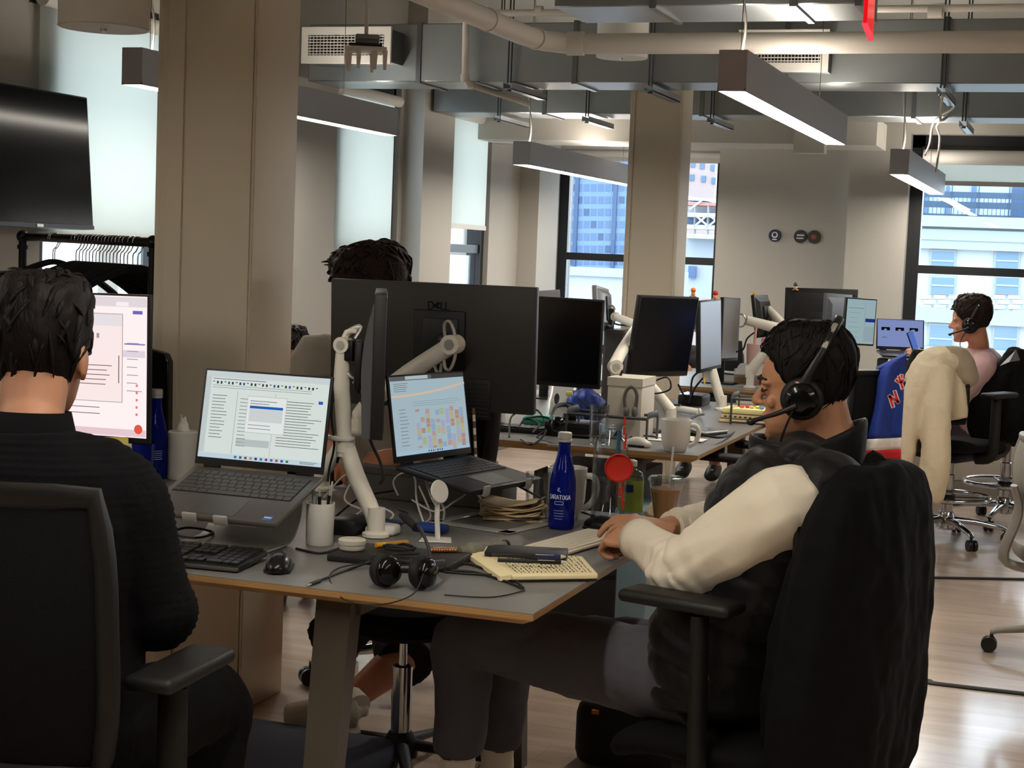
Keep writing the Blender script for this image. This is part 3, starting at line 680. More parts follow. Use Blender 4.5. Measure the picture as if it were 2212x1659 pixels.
# ================================================================== chairs
CH_BLACK = dict(fab=mat('black_chair_fabric', (13, 13, 14), .9, spec=.2, bump=.3, bscale=300), fr=mat('black_chair_frame', (22, 21, 20), .5, spec=.35), base=CHROME, whl=mat('caster_black', (18, 18, 18), .4))
CH_GREY = dict(fab=mat('warm_grey_mesh', (150, 146, 138), .8, bump=.3, bscale=260), fr=mat('warm_grey_plastic', (142, 138, 130), .45), base=mat('warm_grey_plastic'), whl=mat('caster_black'))
def chair(label, loc, rz, st, zs=.46, bw=.46, bh=.56, ring=0.0, arms=True, arm_h=.25, frame_w=.05, lean=.12, sw=.49, sd=.46, arm_w=.245, grp=None):
    """task chair facing local +y; parts in local coordinates"""
    t = thing('office_chair', label, 'chair', loc, rz, grp, local=True)
    # seat with a rolled front
    prof = []
    for k in range(9):
        u = k / 8; y = -sd / 2 + sd * u; dz = -.045 * max(0, (u - .72) / .28) ** 2 + .018 * max(0, (.2 - u) / .2)
        hw = sw / 2 * (1 - .10 * (2 * u - 1) ** 4); hwb = hw * .9
        prof.append([V((-hw, y, zs + dz - .02)), V((-hw * .93, y, zs + dz + .012)), V((0, y, zs + dz + .002)), V((hw * .93, y, zs + dz + .012)), V((hw, y, zs + dz - .02)), V((hwb, y, zs + dz - .06)), V((0, y, zs + dz - .068)), V((-hwb, y, zs + dz - .06))])
    MB().loft(prof).build('seat', st['fab'], t, 60, [SS(2)], local=True)
    # back panel curved round the sitter, frame, spine
    z0, z1 = zs + .11, zs + .11 + bh
    def bp(u, v):
        x = (u - .5) * 2; w = bw / 2 * (1 - .16 * abs(2 * v - 1.05) ** 2.5); z = z0 + (z1 - z0) * v
        return V((x * w, -sd / 2 + .01 + .05 * x * x - lean * (z - z0) - .035 * math.sin(v * PI) + .03, z))
    MB().sheet(bp, 12, 12).build('backrest', st['fab'], t, 60, [SOL(.022, 0), SS(1)], local=True)
    rim = [bp(0, v / 10) for v in range(11)] + [bp(u / 8, 1) for u in range(1, 8)] + [bp(1, 1 - v / 10) for v in range(11)] + [bp(1 - u / 8, 0) for u in range(1, 8)]
    MB().tube(rim, (frame_w / 2), n=10, closed=True, flat=.55, up=(0, 1, 0)).build('back_frame', st['fr'], t, 60, local=True)
    MB().tube([(0, -sd / 2 + .06, zs - .07), (0, -sd / 2 - .07, zs - .03), bp(.5, .1) + V((0, -.05, 0)), bp(.5, .45) + V((0, -.035, 0))], [(.045, .018), (.04, .018), (.035, .014), (.03, .01)], n=12, sm=5).build('spine_bar', st['fr'], t, 60, local=True)
    MB().box((0, 0, zs - .095), (.2, .24, .05), bev=.015).build('tilt_mechanism', st['fr'], t, local=True)
    if arms:
        for s in (-1, 1):
            MB().tube([(s * .16, -.02, zs - .09), (s * arm_w, -.03, zs - .07), (s * (arm_w + .015), -.03, zs + .02), (s * (arm_w + .01), -.02, zs + arm_h - .02)], [(.02, .03), (.02, .03), (.019, .03), (.017, .028)], n=12, sm=4).build('arm_post', st['fr'], t, 60, local=True)
            MB().box((s * arm_w, .03, zs + arm_h), (.095, .26, .028), bev=.013, seg=3).build('armrest', st['fr'], t, local=True)
    MB().lathe([(.028, zs - .11), (.028, zs - .2), (.032, zs - .21), (.032, .14)] if zs < .52 else [(.024, zs - .11), (.024, .36), (.031, .355), (.031, .14)], 20).build('gas_lift', st['base'], t, local=True)
    MB().lathe([(.05, .065), (.055, .1), (.04, .15), (.034, .16)], 20).build('base_hub', st['base'], t, local=True)
    leg = wheel = None
    for k in range(5):
        T = rotz(k * 2 * PI / 5 + .3)
        if leg is None:
            leg = MB().tube([(0, .03, .115), (0, .15, .11), (0, .29, .085), (0, .315, .075)], [(.026, .02), (.022, .017), (.017, .012), (.014, .009)], n=10).build('base_leg', st['base'], t, 60, local=True)
            w = MB()
            for s in (-1, 1): w.lathe([(.012, -.011), (.029, -.009), (.03, 0), (.029, .009), (.012, .011)], 20, Matrix.Translation((s * .014, .318, .03)) @ Matrix.Rotation(PI / 2, 4, 'Y'))
            w.bb((-.006, .30, .03), (.006, .33, .06)); w.seg((0, .31, .05), (0, .31, .085), .007, n=10)
            wheel = w.build('caster', st['whl'], t, 50, local=True)
            L, W = leg, wheel
        else:
            L, W = leg.copy(), wheel.copy(); COL.objects.link(L); COL.objects.link(W)
        L.rotation_euler = (0, 0, k * 2 * PI / 5 + .3); W.rotation_euler = (0, 0, k * 2 * PI / 5 + .3)
    if ring:
        MB().tube([(ring * math.cos(a * PI / 16), ring * math.sin(a * PI / 16), .24) for a in range(32)], .0125, n=10, closed=True).build('foot_ring', CHROME, t, 60, local=True)
        for k in range(3):
            a = k * 2 * PI / 3 + .5; MB().seg((.025 * math.cos(a), .025 * math.sin(a), .23), (ring * math.cos(a), ring * math.sin(a), .24), .008).build('ring_spoke', CHROME, t, 60, local=True)
        MB().lathe([(.04, .2), (.04, .25)], 20).build('ring_collar', mat('black_chair_frame'), t, local=True)
    return t
HEAD2 = math.radians(165 - 90)                      # the way the man with headset faces
chair('black office chair of the man with headset, draped with a black jacket', (-.655, 3.48, 0), HEAD2, CH_BLACK, zs=.44, bh=.43, bw=.36, arm_h=.30, lean=.10)
chair('black mesh office chair at lower left, seen from behind', (-1.73, 2.42, 0), math.radians(4), CH_BLACK, zs=.44, bw=.50, bh=.465, arm_h=.25, frame_w=.07, arm_w=.27, lean=.1)
chair('black office chair of the person in grey behind the large monitor', (-2.08, 4.93, 0), math.radians(185), CH_BLACK, zs=.45, arms=False)
chair('office chair with chrome star base farther back under the near desk', (-2.62, 6.0, 0), math.radians(160), CH_BLACK, zs=.44, arms=False)
chair('black office chair draped with a blue hockey jersey', (-1.06, 7.45, 0), math.radians(70), CH_BLACK, zs=.44, bh=.42, lean=.16)
chair('tall drafting chair draped with a cream hoodie', (-.62, 8.86, 0), math.radians(-24), CH_BLACK, zs=.55, ring=.22, bh=.34, bw=.34, lean=.05)
chair('tall black drafting chair of the man in the pink shirt', (-.36, 9.62, 0), math.radians(80), CH_BLACK, zs=.58, ring=.23, bh=.38, bw=.5, lean=.12, frame_w=.06)
chair('pale grey office chair cut off by the right edge', (.06, 6.36, 0), math.radians(-70), CH_GREY, zs=.41, bh=.30, arms=False, lean=.14, frame_w=.05)
chair('black office chair tucked under the second desk', (-1.18, 6.35, 0), math.radians(85), CH_BLACK, zs=.44, bh=.3)
# stool under the near desk
st = thing('stool', 'black round stool with chrome stem standing under the near desk', 'stool', (-1.70, 4.04, 0), 0, None, True)
MB().lathe([(.0, .40), (.15, .40), (.185, .42), (.19, .45), (.17, .475), (.1, .48), (0, .482)], 32).build('seat', CH_BLACK['fab'], st, local=True)
MB().lathe([(.022, .16), (.022, .30), (.028, .302), (.028, .10)][::-1] + [(.012, .305), (.010, .40)], 24).build('gas_lift', CHROME, st, local=True)
MB().lathe([(.05, .05), (.05, .09), (.03, .12)], 20).build('base_hub', CH_BLACK['fr'], st, local=True)
for k in range(5):
    a = k * 2 * PI / 5 + .2; MB().tube([(.03 * math.cos(a), .03 * math.sin(a), .085), (.24 * math.cos(a), .24 * math.sin(a), .06)], [(.022, .016), (.014, .010)], n=10).build('base_leg', CH_BLACK['fr'], st, 60, local=True)
    MB().lathe([(.012, -.012), (.026, -.01), (.027, 0), (.026, .01), (.012, .012)], 18, Matrix.Translation((.245 * math.cos(a), .245 * math.sin(a), .027)) @ rotz(a) @ Matrix.Rotation(PI / 2, 4, 'X')).build('caster', CH_BLACK['whl'], st, local=True)
# dark blue footrest cushion
ft = thing('foot_cushion', 'dark blue cushion on the floor under the near desk', 'cushion', (-1.95, 3.75, 0))
MB().box((-1.93, 3.72, .055), (.50, .62, .11), bev=.05, seg=4).build('cushion_body', mat('navy_upholstery', (50, 54, 70), .8, bump=.1, bscale=200), ft)
MB().tube([(-2.16, 3.43, .055), (-1.70, 3.43, .055), (-1.70, 4.01, .055), (-2.16, 4.01, .055)], .004, n=6, sm=4, closed=True).build('seam_piping', mat('navy_upholstery'), ft)

# ================================================================== monitors and arms
MONB = mat('monitor_black', (21, 21, 21), .5); SCRB = mat('screen_off', (7, 7, 10), .18, spec=.6); MONG = mat('monitor_grey', (124, 128, 136), .45, .3)
WARM = mat('arm_white', (232, 226, 212), .35); SILV = mat('silver_metal', (206, 204, 199), .36, .6)
def monitor(label, TL, TR, BR, BL, screen=SCRB, body=MONB, th=.022, front=1, hump=True, bz=.008, chin=.018, grp=None):
    """flat monitor between four corner points (seen from its front when front=1, from its back when front=-1)"""
    TL, TR, BR, BL = V(TL), V(TR), V(BR), V(BL)
    c = (TL + TR + BR + BL) / 4; r = ((TR - TL) + (BR - BL)).normalized(); u = ((TL - BL) + (TR - BR)); u = (u - r * u.dot(r)).normalized()
    n = r.cross(u) * -1 if False else u.cross(r) * -1   # towards the viewer of these corners
    w = ((TR - TL).length + (BR - BL).length) / 2; h = ((TL - BL).length + (TR - BR).length) / 2
    if front < 0: n = -n; r = -r
    M = Matrix((r, u, n)).transposed().to_4x4(); M.translation = c      # local: x right, y up, z out of the screen
    t = thing('monitor', label, 'monitor', (c.x, c.y, c.z - h / 2), group=grp)
    MB().box((0, 0, -th / 2), (w, h, th), M, bev=.004).build('housing', body, t)
    s = MB().bb((-w / 2 + bz, -h / 2 + chin, .0002), (w / 2 - bz, h / 2 - bz, .0012), M).build('screen', screen, t, 0)
    if hump:
        MB().loft([[V((sx * w * .46, sy * h * .44, -th)) for sx, sy in ((-1, -1), (1, -1), (1, 1), (-1, 1))], [V((sx * w * .36, sy * h * .33, -th - .018)) for sx, sy in ((-1, -1), (1, -1), (1, 1), (-1, 1))]], M=M).build('back_hump', body, t, 30)
        MB().box((0, 0, -th - .022), (.11, .11, .01), M, bev=.004).build('mount_plate', MONB, t)
    t['_M'] = [list(rw) for rw in M]
    return t, M, w, h, s
def Mof(px, py, y): return at(px, py, y=y)
# back of the large monitor in the middle
yaw = math.radians(5); cB = V((-1.7565, 4.3338, .9888)); w, h = .614, .362
rr = V((math.cos(yaw), math.sin(yaw), 0)); uu = V((math.sin(yaw) * .06, -.06, 1)).normalized()
BLc, BRc = cB - rr * w / 2, cB + rr * w / 2
t, M, w, h, _ = monitor('large black monitor seen from behind in the middle of the near desk', BLc + uu * h, BRc + uu * h, BRc, BLc, front=-1, hump=False, th=.03, body=mat('monitor_charcoal', (44, 42, 39), .5))
DARKP = mat('monitor_recess', (14, 14, 14), .55)
MB().box((-.025, .02, -.034), (.155, .17, .012), M, bev=.012).build('mount_recess', DARKP, t)
MB().box((-.03, .03, -.042), (.105, .105, .006), M, bev=.006).build('mount_plate', MONB, t)
MB().box((-.13, -.145, -.0315), (.10, .115, .004), M, bev=.002).build('vent_panel', DARKP, t)
for k in range(9): MB().bb((-.172, -.195 + k * .0115, -.035), (-.09, -.1905 + k * .0115, -.033), M).build('vent_slot', mat('vent_slot_grey', (34, 33, 32), .5), t, 0)
# stamped maker's letters
LET = mat('stamped_letters', (6, 6, 6), .3)
lm = M @ Matrix.Translation((.010, .108, -.0305)) @ Matrix.Rotation(PI, 4, 'Y')
def stroke(pts, hw=.0016): 
    b = MB()
    for i in range(len(pts) - 1):
        p, q = V((*pts[i], 0)), V((*pts[i + 1], 0)); d = (q - p).normalized(); s = V((-d.y, d.x, 0)) * hw; d *= hw * .6
        b.add([p - d - s, q + d - s, q + d + s, p - d + s, p - d - s + V((0, 0, .001)), q + d - s + V((0, 0, .001)), q + d + s + V((0, 0, .001)), p - d + s + V((0, 0, .001))], [(0, 1, 2, 3), (4, 5, 6, 7), (0, 1, 5, 4), (1, 2, 6, 5), (2, 3, 7, 6), (3, 0, 4, 7)])
    return b
for pts in ([(0, 0), (0, .02), (.009, .02), (.015, .014), (.015, .006), (.009, 0), (0, 0)], [(.018, .010), (.028, .019)], [(.018, .010), (.028, .001)], [(.022, .0102), (.031, .0145)], [(.022, .0102), (.031, .006)], [(.028, .019), (.034, .015)], [(.028, .001), (.034, .005)], [(.038, .02), (.038, 0), (.048, 0)], [(.052, .02), (.052, 0), (.063, 0)]):
    stroke(pts).mesh; b = stroke(pts); b.v = [tuple(lm @ V(p)) for p in b.v]; b.build('letter', LET, t, 0)
# edge-on monitor with its curved back
ne = at(824, 780, y=3.50); dv = V((ne.x, ne.y, 0)).normalized(); nn = V((dv.y, -dv.x, 0))       # screen looks right
hh = .345; ww = .60; bot = at(826, 952, y=3.50).z
t = thing('monitor', 'black monitor seen edge-on beside the coloured calendar laptop', 'monitor', (ne.x + dv.x * ww / 2, ne.y + dv.y * ww / 2, bot))
M2 = Matrix((dv, V((0, 0, 1)), nn)).transposed().to_4x4(); M2.translation = V((ne.x, ne.y, bot)) - nn * .006       # x along depth, y up, z screen side
MB().bb((0, 0, -.015), (ww, hh, .015), M2, bev=.003).build('housing', MONB, t)
MB().bb((.008, .016, .0152), (ww - .008, hh - .008, .0162), M2).build('screen', SCRB, t, 0)
bk = []
for k in range(13):
    v = k / 12; d = .022 * math.sin(min(1, v * 1.15 + .25) * PI) ** .7 if v < .98 else 0
    bk.append((v * hh * .995 + .001, -.015 - max(0, .026 * (1 - abs(2 * (v - .42)) ** 2.4) if v > .42 else .026 * (1 - .25 * (1 - v / .42)))))
MB().loft([[V((x, a, -.014)) for a, b in bk][::-1] and [V((x, a, b)) for a, b in bk] + [V((x, hh * .995, -.0145)), V((x, .001, -.0145))] for x in (.006, ww - .006)], M=M2).build('curved_back', mat('monitor_graphite', (74, 74, 78), .55), t, 30)
MB().box((ww * .28, hh * .48, -.05), (.11, .12, .02), M2, bev=.006).build('mount_plate', MONB, t)
vm = M2 @ V((ww * .22, hh * .5, -.06))

def arm(label, segs, clamp=None, joints=(), straps=(), cables=(), base_r=.05, grp=None):
    """white monitor arm; segs = list of (points, radii)"""
    p0 = V(segs[0][0][0]); t = thing('monitor_stand', label, 'monitor arm', p0, group=grp)
    nm = ['lower_arm', 'post', 'upper_arm', 'wrist', 'link']
    for i, (pts, r) in enumerate(segs): MB().tube(pts, r, n=16, sm=3 if len(pts) > 2 else 0).build(nm[min(i, 4)], WARM, t, 60)
    if clamp is not None:
        c = V(clamp); MB().lathe([(.034, 0), (.034, .008), (.022, .014), (.021, .07)], 24, Matrix.Translation(c)).build('clamp_base', WARM, t)
        MB().bb((c.x - .03, c.y - .02, c.z - .055), (c.x + .03, c.y + .045, c.z), bev=.006).build('clamp', SILV, t)
    for (c, ax, r, l) in joints:
        c = V(c); ax = V(ax).normalized(); MB().seg(c - ax * l / 2, c + ax * l / 2, r, n=24).build('joint', WARM, t, 50)
        MB().seg(c - ax * (l / 2 + .002), c + ax * (l / 2 + .002), r * .55, n=20).build('joint_screw', SILV, t, 50)
    for (c, ax, r, w) in straps:
        s, u, d = frame(ax); c = V(c)
        lp = [c + s * (r * math.cos(a * PI / 10)) + u * (r * .8 * math.sin(a * PI / 10)) for a in range(20)]
        MB().tube(lp, (.0015, w), n=6, closed=True, up=ax).build('cable_strap', WHITEP, t, 60)
    for pts, r in cables: MB().tube(pts, r, n=8, sm=6).build('cable', CAB, t, 60)
    return t
YA = 3.60
cl = at(812, 1158, z=.742)
def A(px, py, y=YA): return at(px, py, y=y)
t = arm('white monitor arm rising from the near desk to the edge-on monitor',
    [([A(812, 1150), A(806, 1112), A(770, 1030), A(748, 965)], [.019, .021, .022, .022]),
     ([A(745, 985), A(743, 930)], [.021, .018]), ([A(744, 960), A(741, 880), A(738, 820), A(742, 745)], [.017, .020, .020, .017]),
     ([A(742, 750), A(750, 718), A(772, 716)], [.010, .008, .006])],
    clamp=cl, joints=[(A(743, 745), (0, 1, 0), .02, .04), (A(746, 962), (0, 0, 1), .024, .03)],
    straps=[(A(738, 945), (0, 0, 1), .034, .008)],
    cables=[([A(760, 800), A(775, 850), A(795, 905), A(800, 950), A(822, 1000), A(828, 1030), A(820, 1045)], .004), ([A(735, 800), A(728, 860), A(735, 950), A(728, 1000)], .004), ([A(722, 820), A(716, 900), A(722, 960), A(712, 1010), A(708, 1040)], .003)])
MB().tube([A(745, 745), A(748, 725), A(762, 712), A(780, 708), vm + V((0, 0, .06))], [(.008, .004)], n=8, sm=4).build('bracket_arch', SILV, t, 60)
MB().tube([A(745, 790), A(757, 812), A(775, 818), A(784, 800), vm + V((0, 0, -.05))], [(.008, .004)], n=8, sm=4).build('bracket_arch', SILV, t, 60)
MB().bb((A(757, 750).x - .012, YA - .015, A(757, 780).z), (A(757, 750).x + .012, YA + .02, A(757, 735).z), bev=.004).build('wrist_block', BLACKP, t)
YB2 = 4.16
def B(px, py, y=YB2): return at(px, py, y=y)
t = arm('white monitor arm reaching up to the back of the large monitor',
    [([B(690, 1030), B(722, 985), B(752, 938), B(780, 905)], [.02, .021, .021, .022]), ([B(776, 940), B(778, 890)], [.024, .022]),
     ([B(776, 900), B(800, 870), B(880, 808), B(978, 744)], [.024, .024, .026, .025])],
    clamp=V((B(690, 1030).x, YB2 + .02, .742)), joints=[(B(978, 744), (0, 1, 0), .027, .055)], straps=[(B(778, 932), (0, 0, 1), .034, .008)])
MB().seg((B(690, 1030).x, YB2 + .02, .8), B(692, 1035), .02, n=16).build('post', WARM, t)
for pts in ([B(962, 735), B(960, 702), B(970, 694), B(980, 712), B(984, 742)], [B(958, 770), B(962, 795), B(972, 798), B(982, 775), B(984, 752)], [B(935, 770), B(942, 800), B(950, 804), B(954, 785)]):
    MB().tube(pts, [(.009, .004)], n=8, sm=4).build('bracket_arch', SILV, t, 60)
MB().box(B(958, 745, 4.23), (.04, .07, .07), bev=.02, seg=3).build('wrist_block', BLACKP, t)
# ================================================================== people
def blob(b, voxel=.005, smooth=5, disp=None):
    """fuse overlapping closed shapes into one continuous skin"""
    me = b.mesh('tmp'); o = bpy.data.objects.new('tmp', me); COL.objects.link(o)
    r = o.modifiers.new('r', 'REMESH'); r.mode = 'VOXEL'; r.voxel_size = voxel; r.adaptivity = 0
    s = o.modifiers.new('s', 'SMOOTH'); s.factor = .5; s.iterations = smooth
    dg = bpy.context.evaluated_depsgraph_get(); dg.update()
    out = bpy.data.meshes.new_from_object(o.evaluated_get(dg))
    bpy.data.objects.remove(o); bpy.data.meshes.remove(me)
    if disp:
        n = len(out.vertices); nv = [v.normal.copy() for v in out.vertices]
        for v, k in zip(out.vertices, nv): v.co = v.co + k * disp(v.co, k)
    return out
def sections(b, lst, n=20, p=2.4):
    """torso-like loft: (centre, side axis, fore axis, half width, half depth)"""
    loops = []
    for c, s, f, a, d in lst:
        c, s, f = V(c), V(s), V(f); L = []
        for k in range(n):
            t = 2 * PI * k / n; co, si = math.cos(t), math.sin(t)
            L.append(c + s * (a * math.copysign(abs(co) ** (2 / p), co)) + f * (d * math.copysign(abs(si) ** (2 / p), si)))
        loops.append(L)
    return b.loft(loops)

# ---- head: horizontal sections (height, front, back, half width), chin at 0
HS = [(-.004, .066, .030, .014), (.004, .079, .012, .026), (.018, .088, -.018, .041), (.036, .0895, -.045, .052), (.050, .0875, -.056, .057), (.064, .0875, -.066, .061),
      (.080, .086, -.078, .065), (.098, .085, -.091, .069), (.115, .083, -.099, .072), (.130, .0915, -.105, .0745), (.150, .091, -.109, .0765), (.172, .084, -.108, .076), (.194, .069, -.099, .070),
      (.212, .050, -.084, .060), (.226, .027, -.062, .045), (.235, .004, -.038, .028), (.239, -.012, -.022, .008)]
def hs_at(z):
    if z <= HS[0][0]: return HS[0][1:]
    for a, b in zip(HS, HS[1:]):
        if a[0] <= z <= b[0]:
            f = (z - a[0]) / (b[0] - a[0]); return tuple(x + (y - x) * f for x, y in zip(a[1:], b[1:]))
    return HS[-1][1:]
def hpt(th, z, out=0.0):
    """point on the skull: th=0 face, +90deg left ear"""
    fr, bk, w = hs_at(z); cx = (fr + bk) / 2; rx = (fr - bk) / 2 + out; w = w + out
    c, s = math.cos(th), math.sin(th); p = 2 / 2.25
    return V((cx + rx * math.copysign(abs(c) ** p, c), w * math.copysign(abs(s) ** p, s), z + out * .95 * min(1, max(0, (z - .10) / .12))))
def head_shape(b, M, k=1.0, ears=True):
    S = M @ Matrix.Diagonal((k, k, k, 1))
    loops = [[hpt(2 * PI * i / 28, z) for i in range(28)] for z, *_ in HS]
    b.loft(loops, M=S)
    # nose, lips, brow, ears, chin
    b.tube([(.080, 0, .128), (.090, 0, .112), (.101, 0, .097), (.108, 0, .086), (.098, 0, .079)], [.008, .009, .0100, .0105, .007], n=12, sm=2, M=S)
    for s in (-1, 1):
        b.ell(S @ V((.094, s * .011, .082)), (.009 * k, .006 * k, .006 * k)); b.ell(S @ V((.078, s * .034, .127)), (.014 * k, .02 * k, .008 * k)); b.ell(S @ V((.070, s * .045, .085)), (.012 * k, .012 * k, .014 * k))
        if ears:
            b.ell(S @ V((-.012, s * .079, .102)), (.018 * k, .007 * k, .03 * k), M.to_3x3().to_4x4()); b.ell(S @ V((-.004, s * .076, .078)), (.009 * k, .007 * k, .011 * k), M.to_3x3().to_4x4())
    b.ell(S @ V((.088, 0, .0555)), (.008 * k, .021 * k, .006 * k), M.to_3x3().to_4x4()); b.ell(S @ V((.086, 0, .045)), (.009 * k, .018 * k, .007 * k), M.to_3x3().to_4x4()); b.ell(S @ V((.078, 0, .012)), (.014 * k, .02 * k, .014 * k), M.to_3x3().to_4x4())
def hair(M, k, m, parent, line, thick, name='hair', amp=.004, tuft=None, ns=80, nv=26, seed=0.0, streak=1.0, locks=0, lk=1.0):
    """hair grown over the skull down to its hairline: line(th) = height, thick(th, v) = depth"""
    S = M @ Matrix.Diagonal((k, k, k, 1)); loops = []
    def pt(th, v, base):
        zl = line(th); z = zl + (.2392 - zl) * (math.sin(v * PI / 2) ** .9)
        t = 0.0008 if base else thick(th, v)
        if not base:
            q = hpt(th, z); t *= 1 + .35 * nz((q.x * 14 * streak, q.y * 60, q.z * 22), 1, seed); t += amp * nz((q.x * 30, q.y * 110, q.z * 40), 1, seed + 3) * min(1, v * 5)
        p = hpt(th, z, t)
        if tuft and not base: p = p + tuft(th, v, z)
        return p
    outer = [[pt(2 * PI * i / ns, j / nv, False) for i in range(ns)] for j in range(nv + 1)]
    inner = [pt(2 * PI * i / ns, 0, True) for i in range(ns)]
    b = MB().loft([inner] + outer, cap=True, M=S)
    R = random.Random(int(seed * 10) + 5)
    for _ in range(locks):
        th = R.uniform(0, 2 * PI); v = R.uniform(.02, .95); dth = R.uniform(-.35, .35); l = R.uniform(.06, .16)
        q = [S @ (pt(th + dth * i / 3, max(0, v - l * i / 3 * 1.6), False) + V((0, 0, 0))) for i in range(4)]; c0 = S @ V((-.01, 0, .12))
        q = [p + (p - c0).normalized() * e for p, e in zip(q, (-.003, .002 * lk, .0035 * lk, .003 * lk))]
        b.tube(q, [.003 * lk, .006 * lk, .005 * lk, .0008], n=6, sm=2, flat=.5)
    return b.build(name, m, parent, 180)

def hand(b, M, side, curl=(.5, .5, .5, .5), thumb=(.4, .5), k=1.0, spread=.07):
    """palm and five fingers: local x to the fingertips, z back of the hand; side=+1 thumb towards +y"""
    S = M @ Matrix.Diagonal((k, k * side, k, 1)); R = S.to_3x3()
    sections(b, [(S @ V((-.035, 0, .002)), R @ V((0, 1, 0)), R @ V((0, 0, 1)), .025, .019), (S @ V((.0, 0, .002)), R @ V((0, 1, 0)), R @ V((0, 0, 1)), .029, .017), (S @ V((.035, .002, .001)), R @ V((0, 1, 0)), R @ V((0, 0, 1)), .038, .0155),
                 (S @ V((.075, 0, 0)), R @ V((0, 1, 0)), R @ V((0, 0, 1)), .041, .0125), (S @ V((.09, 0, -.001)), R @ V((0, 1, 0)), R @ V((0, 0, 1)), .038, .008)], n=16, p=2.6)
    for i, (y, L, r) in enumerate(((.031, (.043, .026, .021), .0092), (.0105, (.047, .030, .022), .0095), (-.0105, (.044, .028, .022), .009), (-.030, (.035, .021, .019), .008))):
        p = V((.082 - (.006 if i == 3 else 0), y, .001)); a = curl[i] * .55; pts = [p - V((.022, 0, 0)), p.copy()]; sp = spread * (1.5 - i)
        for q, l in enumerate(L):
            p = p + V((math.cos(a) * l, math.sin(sp) * l * math.cos(a), -math.sin(a) * l)); pts.append(p.copy()); a += curl[i] * (1.15 if q == 0 else .75)
        pts.append(p + (p - pts[-2]).normalized() * .004)
        b.tube([S @ V(q) for q in pts], [r * k * f for f in (.9, 1.05, .98, .9, .8, .45)], n=10, sm=2)
        b.ell(S @ V((.080, y, .005)), (.011 * k, .010 * k, .009 * k))
    a = thumb[0]; p = V((.012, .026, -.006)); pts = [V((0, .012, -.002)), p.copy()]; d = V((math.cos(a), math.sin(a), -.25)).normalized()
    for l, bend in ((.036, 0), (.032, thumb[1] * .6), (.026, thumb[1])):
        d = V((d.x + bend * .35, d.y - bend * .5, d.z - bend * .1)).normalized(); p = p + d * l; pts.append(p.copy())
    b.tube([S @ V(q) for q in pts], [r * k for r in (.013, .016, .0125, .0105, .006)], n=10, sm=2)

def frame_m(o, x, z):
    """matrix with local x, local z as given"""
    x = V(x).normalized(); z = V(z); z = (z - x * z.dot(x)).normalized(); y = z.cross(x)
    M = Matrix((x, y, z)).transposed().to_4x4(); M.translation = V(o); return M

def skin_mat(n, rgb=(0, 0, 0)): return mat(n, rgb, .52, spec=.35, var=.05, vscale=30, bump=.06, bscale=350, sss=.0)
def wr(amp, sc, seed=0.0, st=(1, 1, 1)):
    return lambda p, n: amp * (nz((p.x * st[0], p.y * st[1], p.z * st[2]), sc, seed) + .5 * nz((p.x * st[0], p.y * st[1], p.z * st[2]), sc * 2.3, seed + 5))

# ------------------------------------------------------------------ the man with headset
SK2 = skin_mat('skin_tan', (186, 134, 102)); SHIRT = mat('white_shirt', (228, 217, 196), .8, bump=.08, bscale=50); VEST = mat('black_vest', (7, 7, 8), .55, spec=.3, bump=.35, bscale=22, sheen=.1)
TROU = mat('slate_trousers', (78, 78, 86), .85, bump=.2, bscale=20); HAIRD = mat('dark_brown_hair', (17, 11, 9), .6, spec=.25, bump=.5, bscale=120, stretch=(1, 1, .3))
SOCK = mat('white_sock', (222, 214, 200), .9, bump=.3, bscale=200)
fw2 = V((-math.cos(math.radians(15)), math.sin(math.radians(15)), 0)); ls2 = V((-fw2.y, fw2.x, 0))     # facing, his left
if ls2.y > 0: ls2 = -ls2
man = thing('person', 'man in white shirt and black quilted vest with headset, typing at the near desk', 'person', (-.68, 3.42, 0))
hip = V((-.70, 3.50, .56)); chest = V((-.575, 3.47, .90)); neckb = V((-.535, 3.50, 1.045))
up2 = (neckb - hip).normalized(); fo2 = (fw2 - up2 * fw2.dot(up2)).normalized()
Lsh, Rsh = at(1694, 1092, y=3.31), None
Rsh = neckb * 2 - Lsh; Rsh = V((Rsh.x + .03, Rsh.y, Lsh.z))
Lel, Lwr = at(1472, 1222, y=3.36), at(1390, 1172, z=.800)
Rel, Rwr = V((-.83, 3.93, .79)), at(1432, 1142, z=.80)
Lkn, Rkn = at(1010, 1372, y=3.80), at(1090, 1400, y=4.02)
Lan, Ran = at(985, 1690, y=3.86), at(1072, 1660, y=4.10)
hf = V((-.995, -.10, 0)).normalized()
hu = (V((0, 0, 1)) + hf * .10).normalized(); hx = (hf - hu * hf.dot(hu)).normalized()
KH = 1.0
HM = frame_m(at(1744, 946, y=3.52), hx, hu)
b = MB(); head_shape(b, HM, KH)
b.tube([HM @ V((-.03, 0, .07)), HM @ V((-.042, 0, .02)), HM @ V((-.055, 0, -.03)), neckb + V((.0, 0, -.06))], [.058, .056, .058, .07], n=18, sm=3)
S_ = [(hip + V((0, 0, -.06)), ls2, fw2, .15, .11), (hip + V((0, 0, .06)), ls2, fo2, .15, .115), (hip.lerp(chest, .55), ls2, fo2, .145, .11), (chest, ls2, fo2, .165, .115), (chest + up2 * .09, ls2, fo2, .15, .09), (neckb, ls2, fo2, .075, .06)]
sections(b, S_)
for sh, el, wrp in ((Lsh, Lel, Lwr), (Rsh, Rel, Rwr)):
    b.tube([neckb + (sh - neckb) * .35 + V((0, 0, -.04)), sh + V((0, 0, -.02)), sh.lerp(el, .5), el], [.06, .055, .047, .038], n=14, sm=3); b.tube([el, el.lerp(wrp, .35), wrp], [.040, .041, .027], n=14, sm=3)
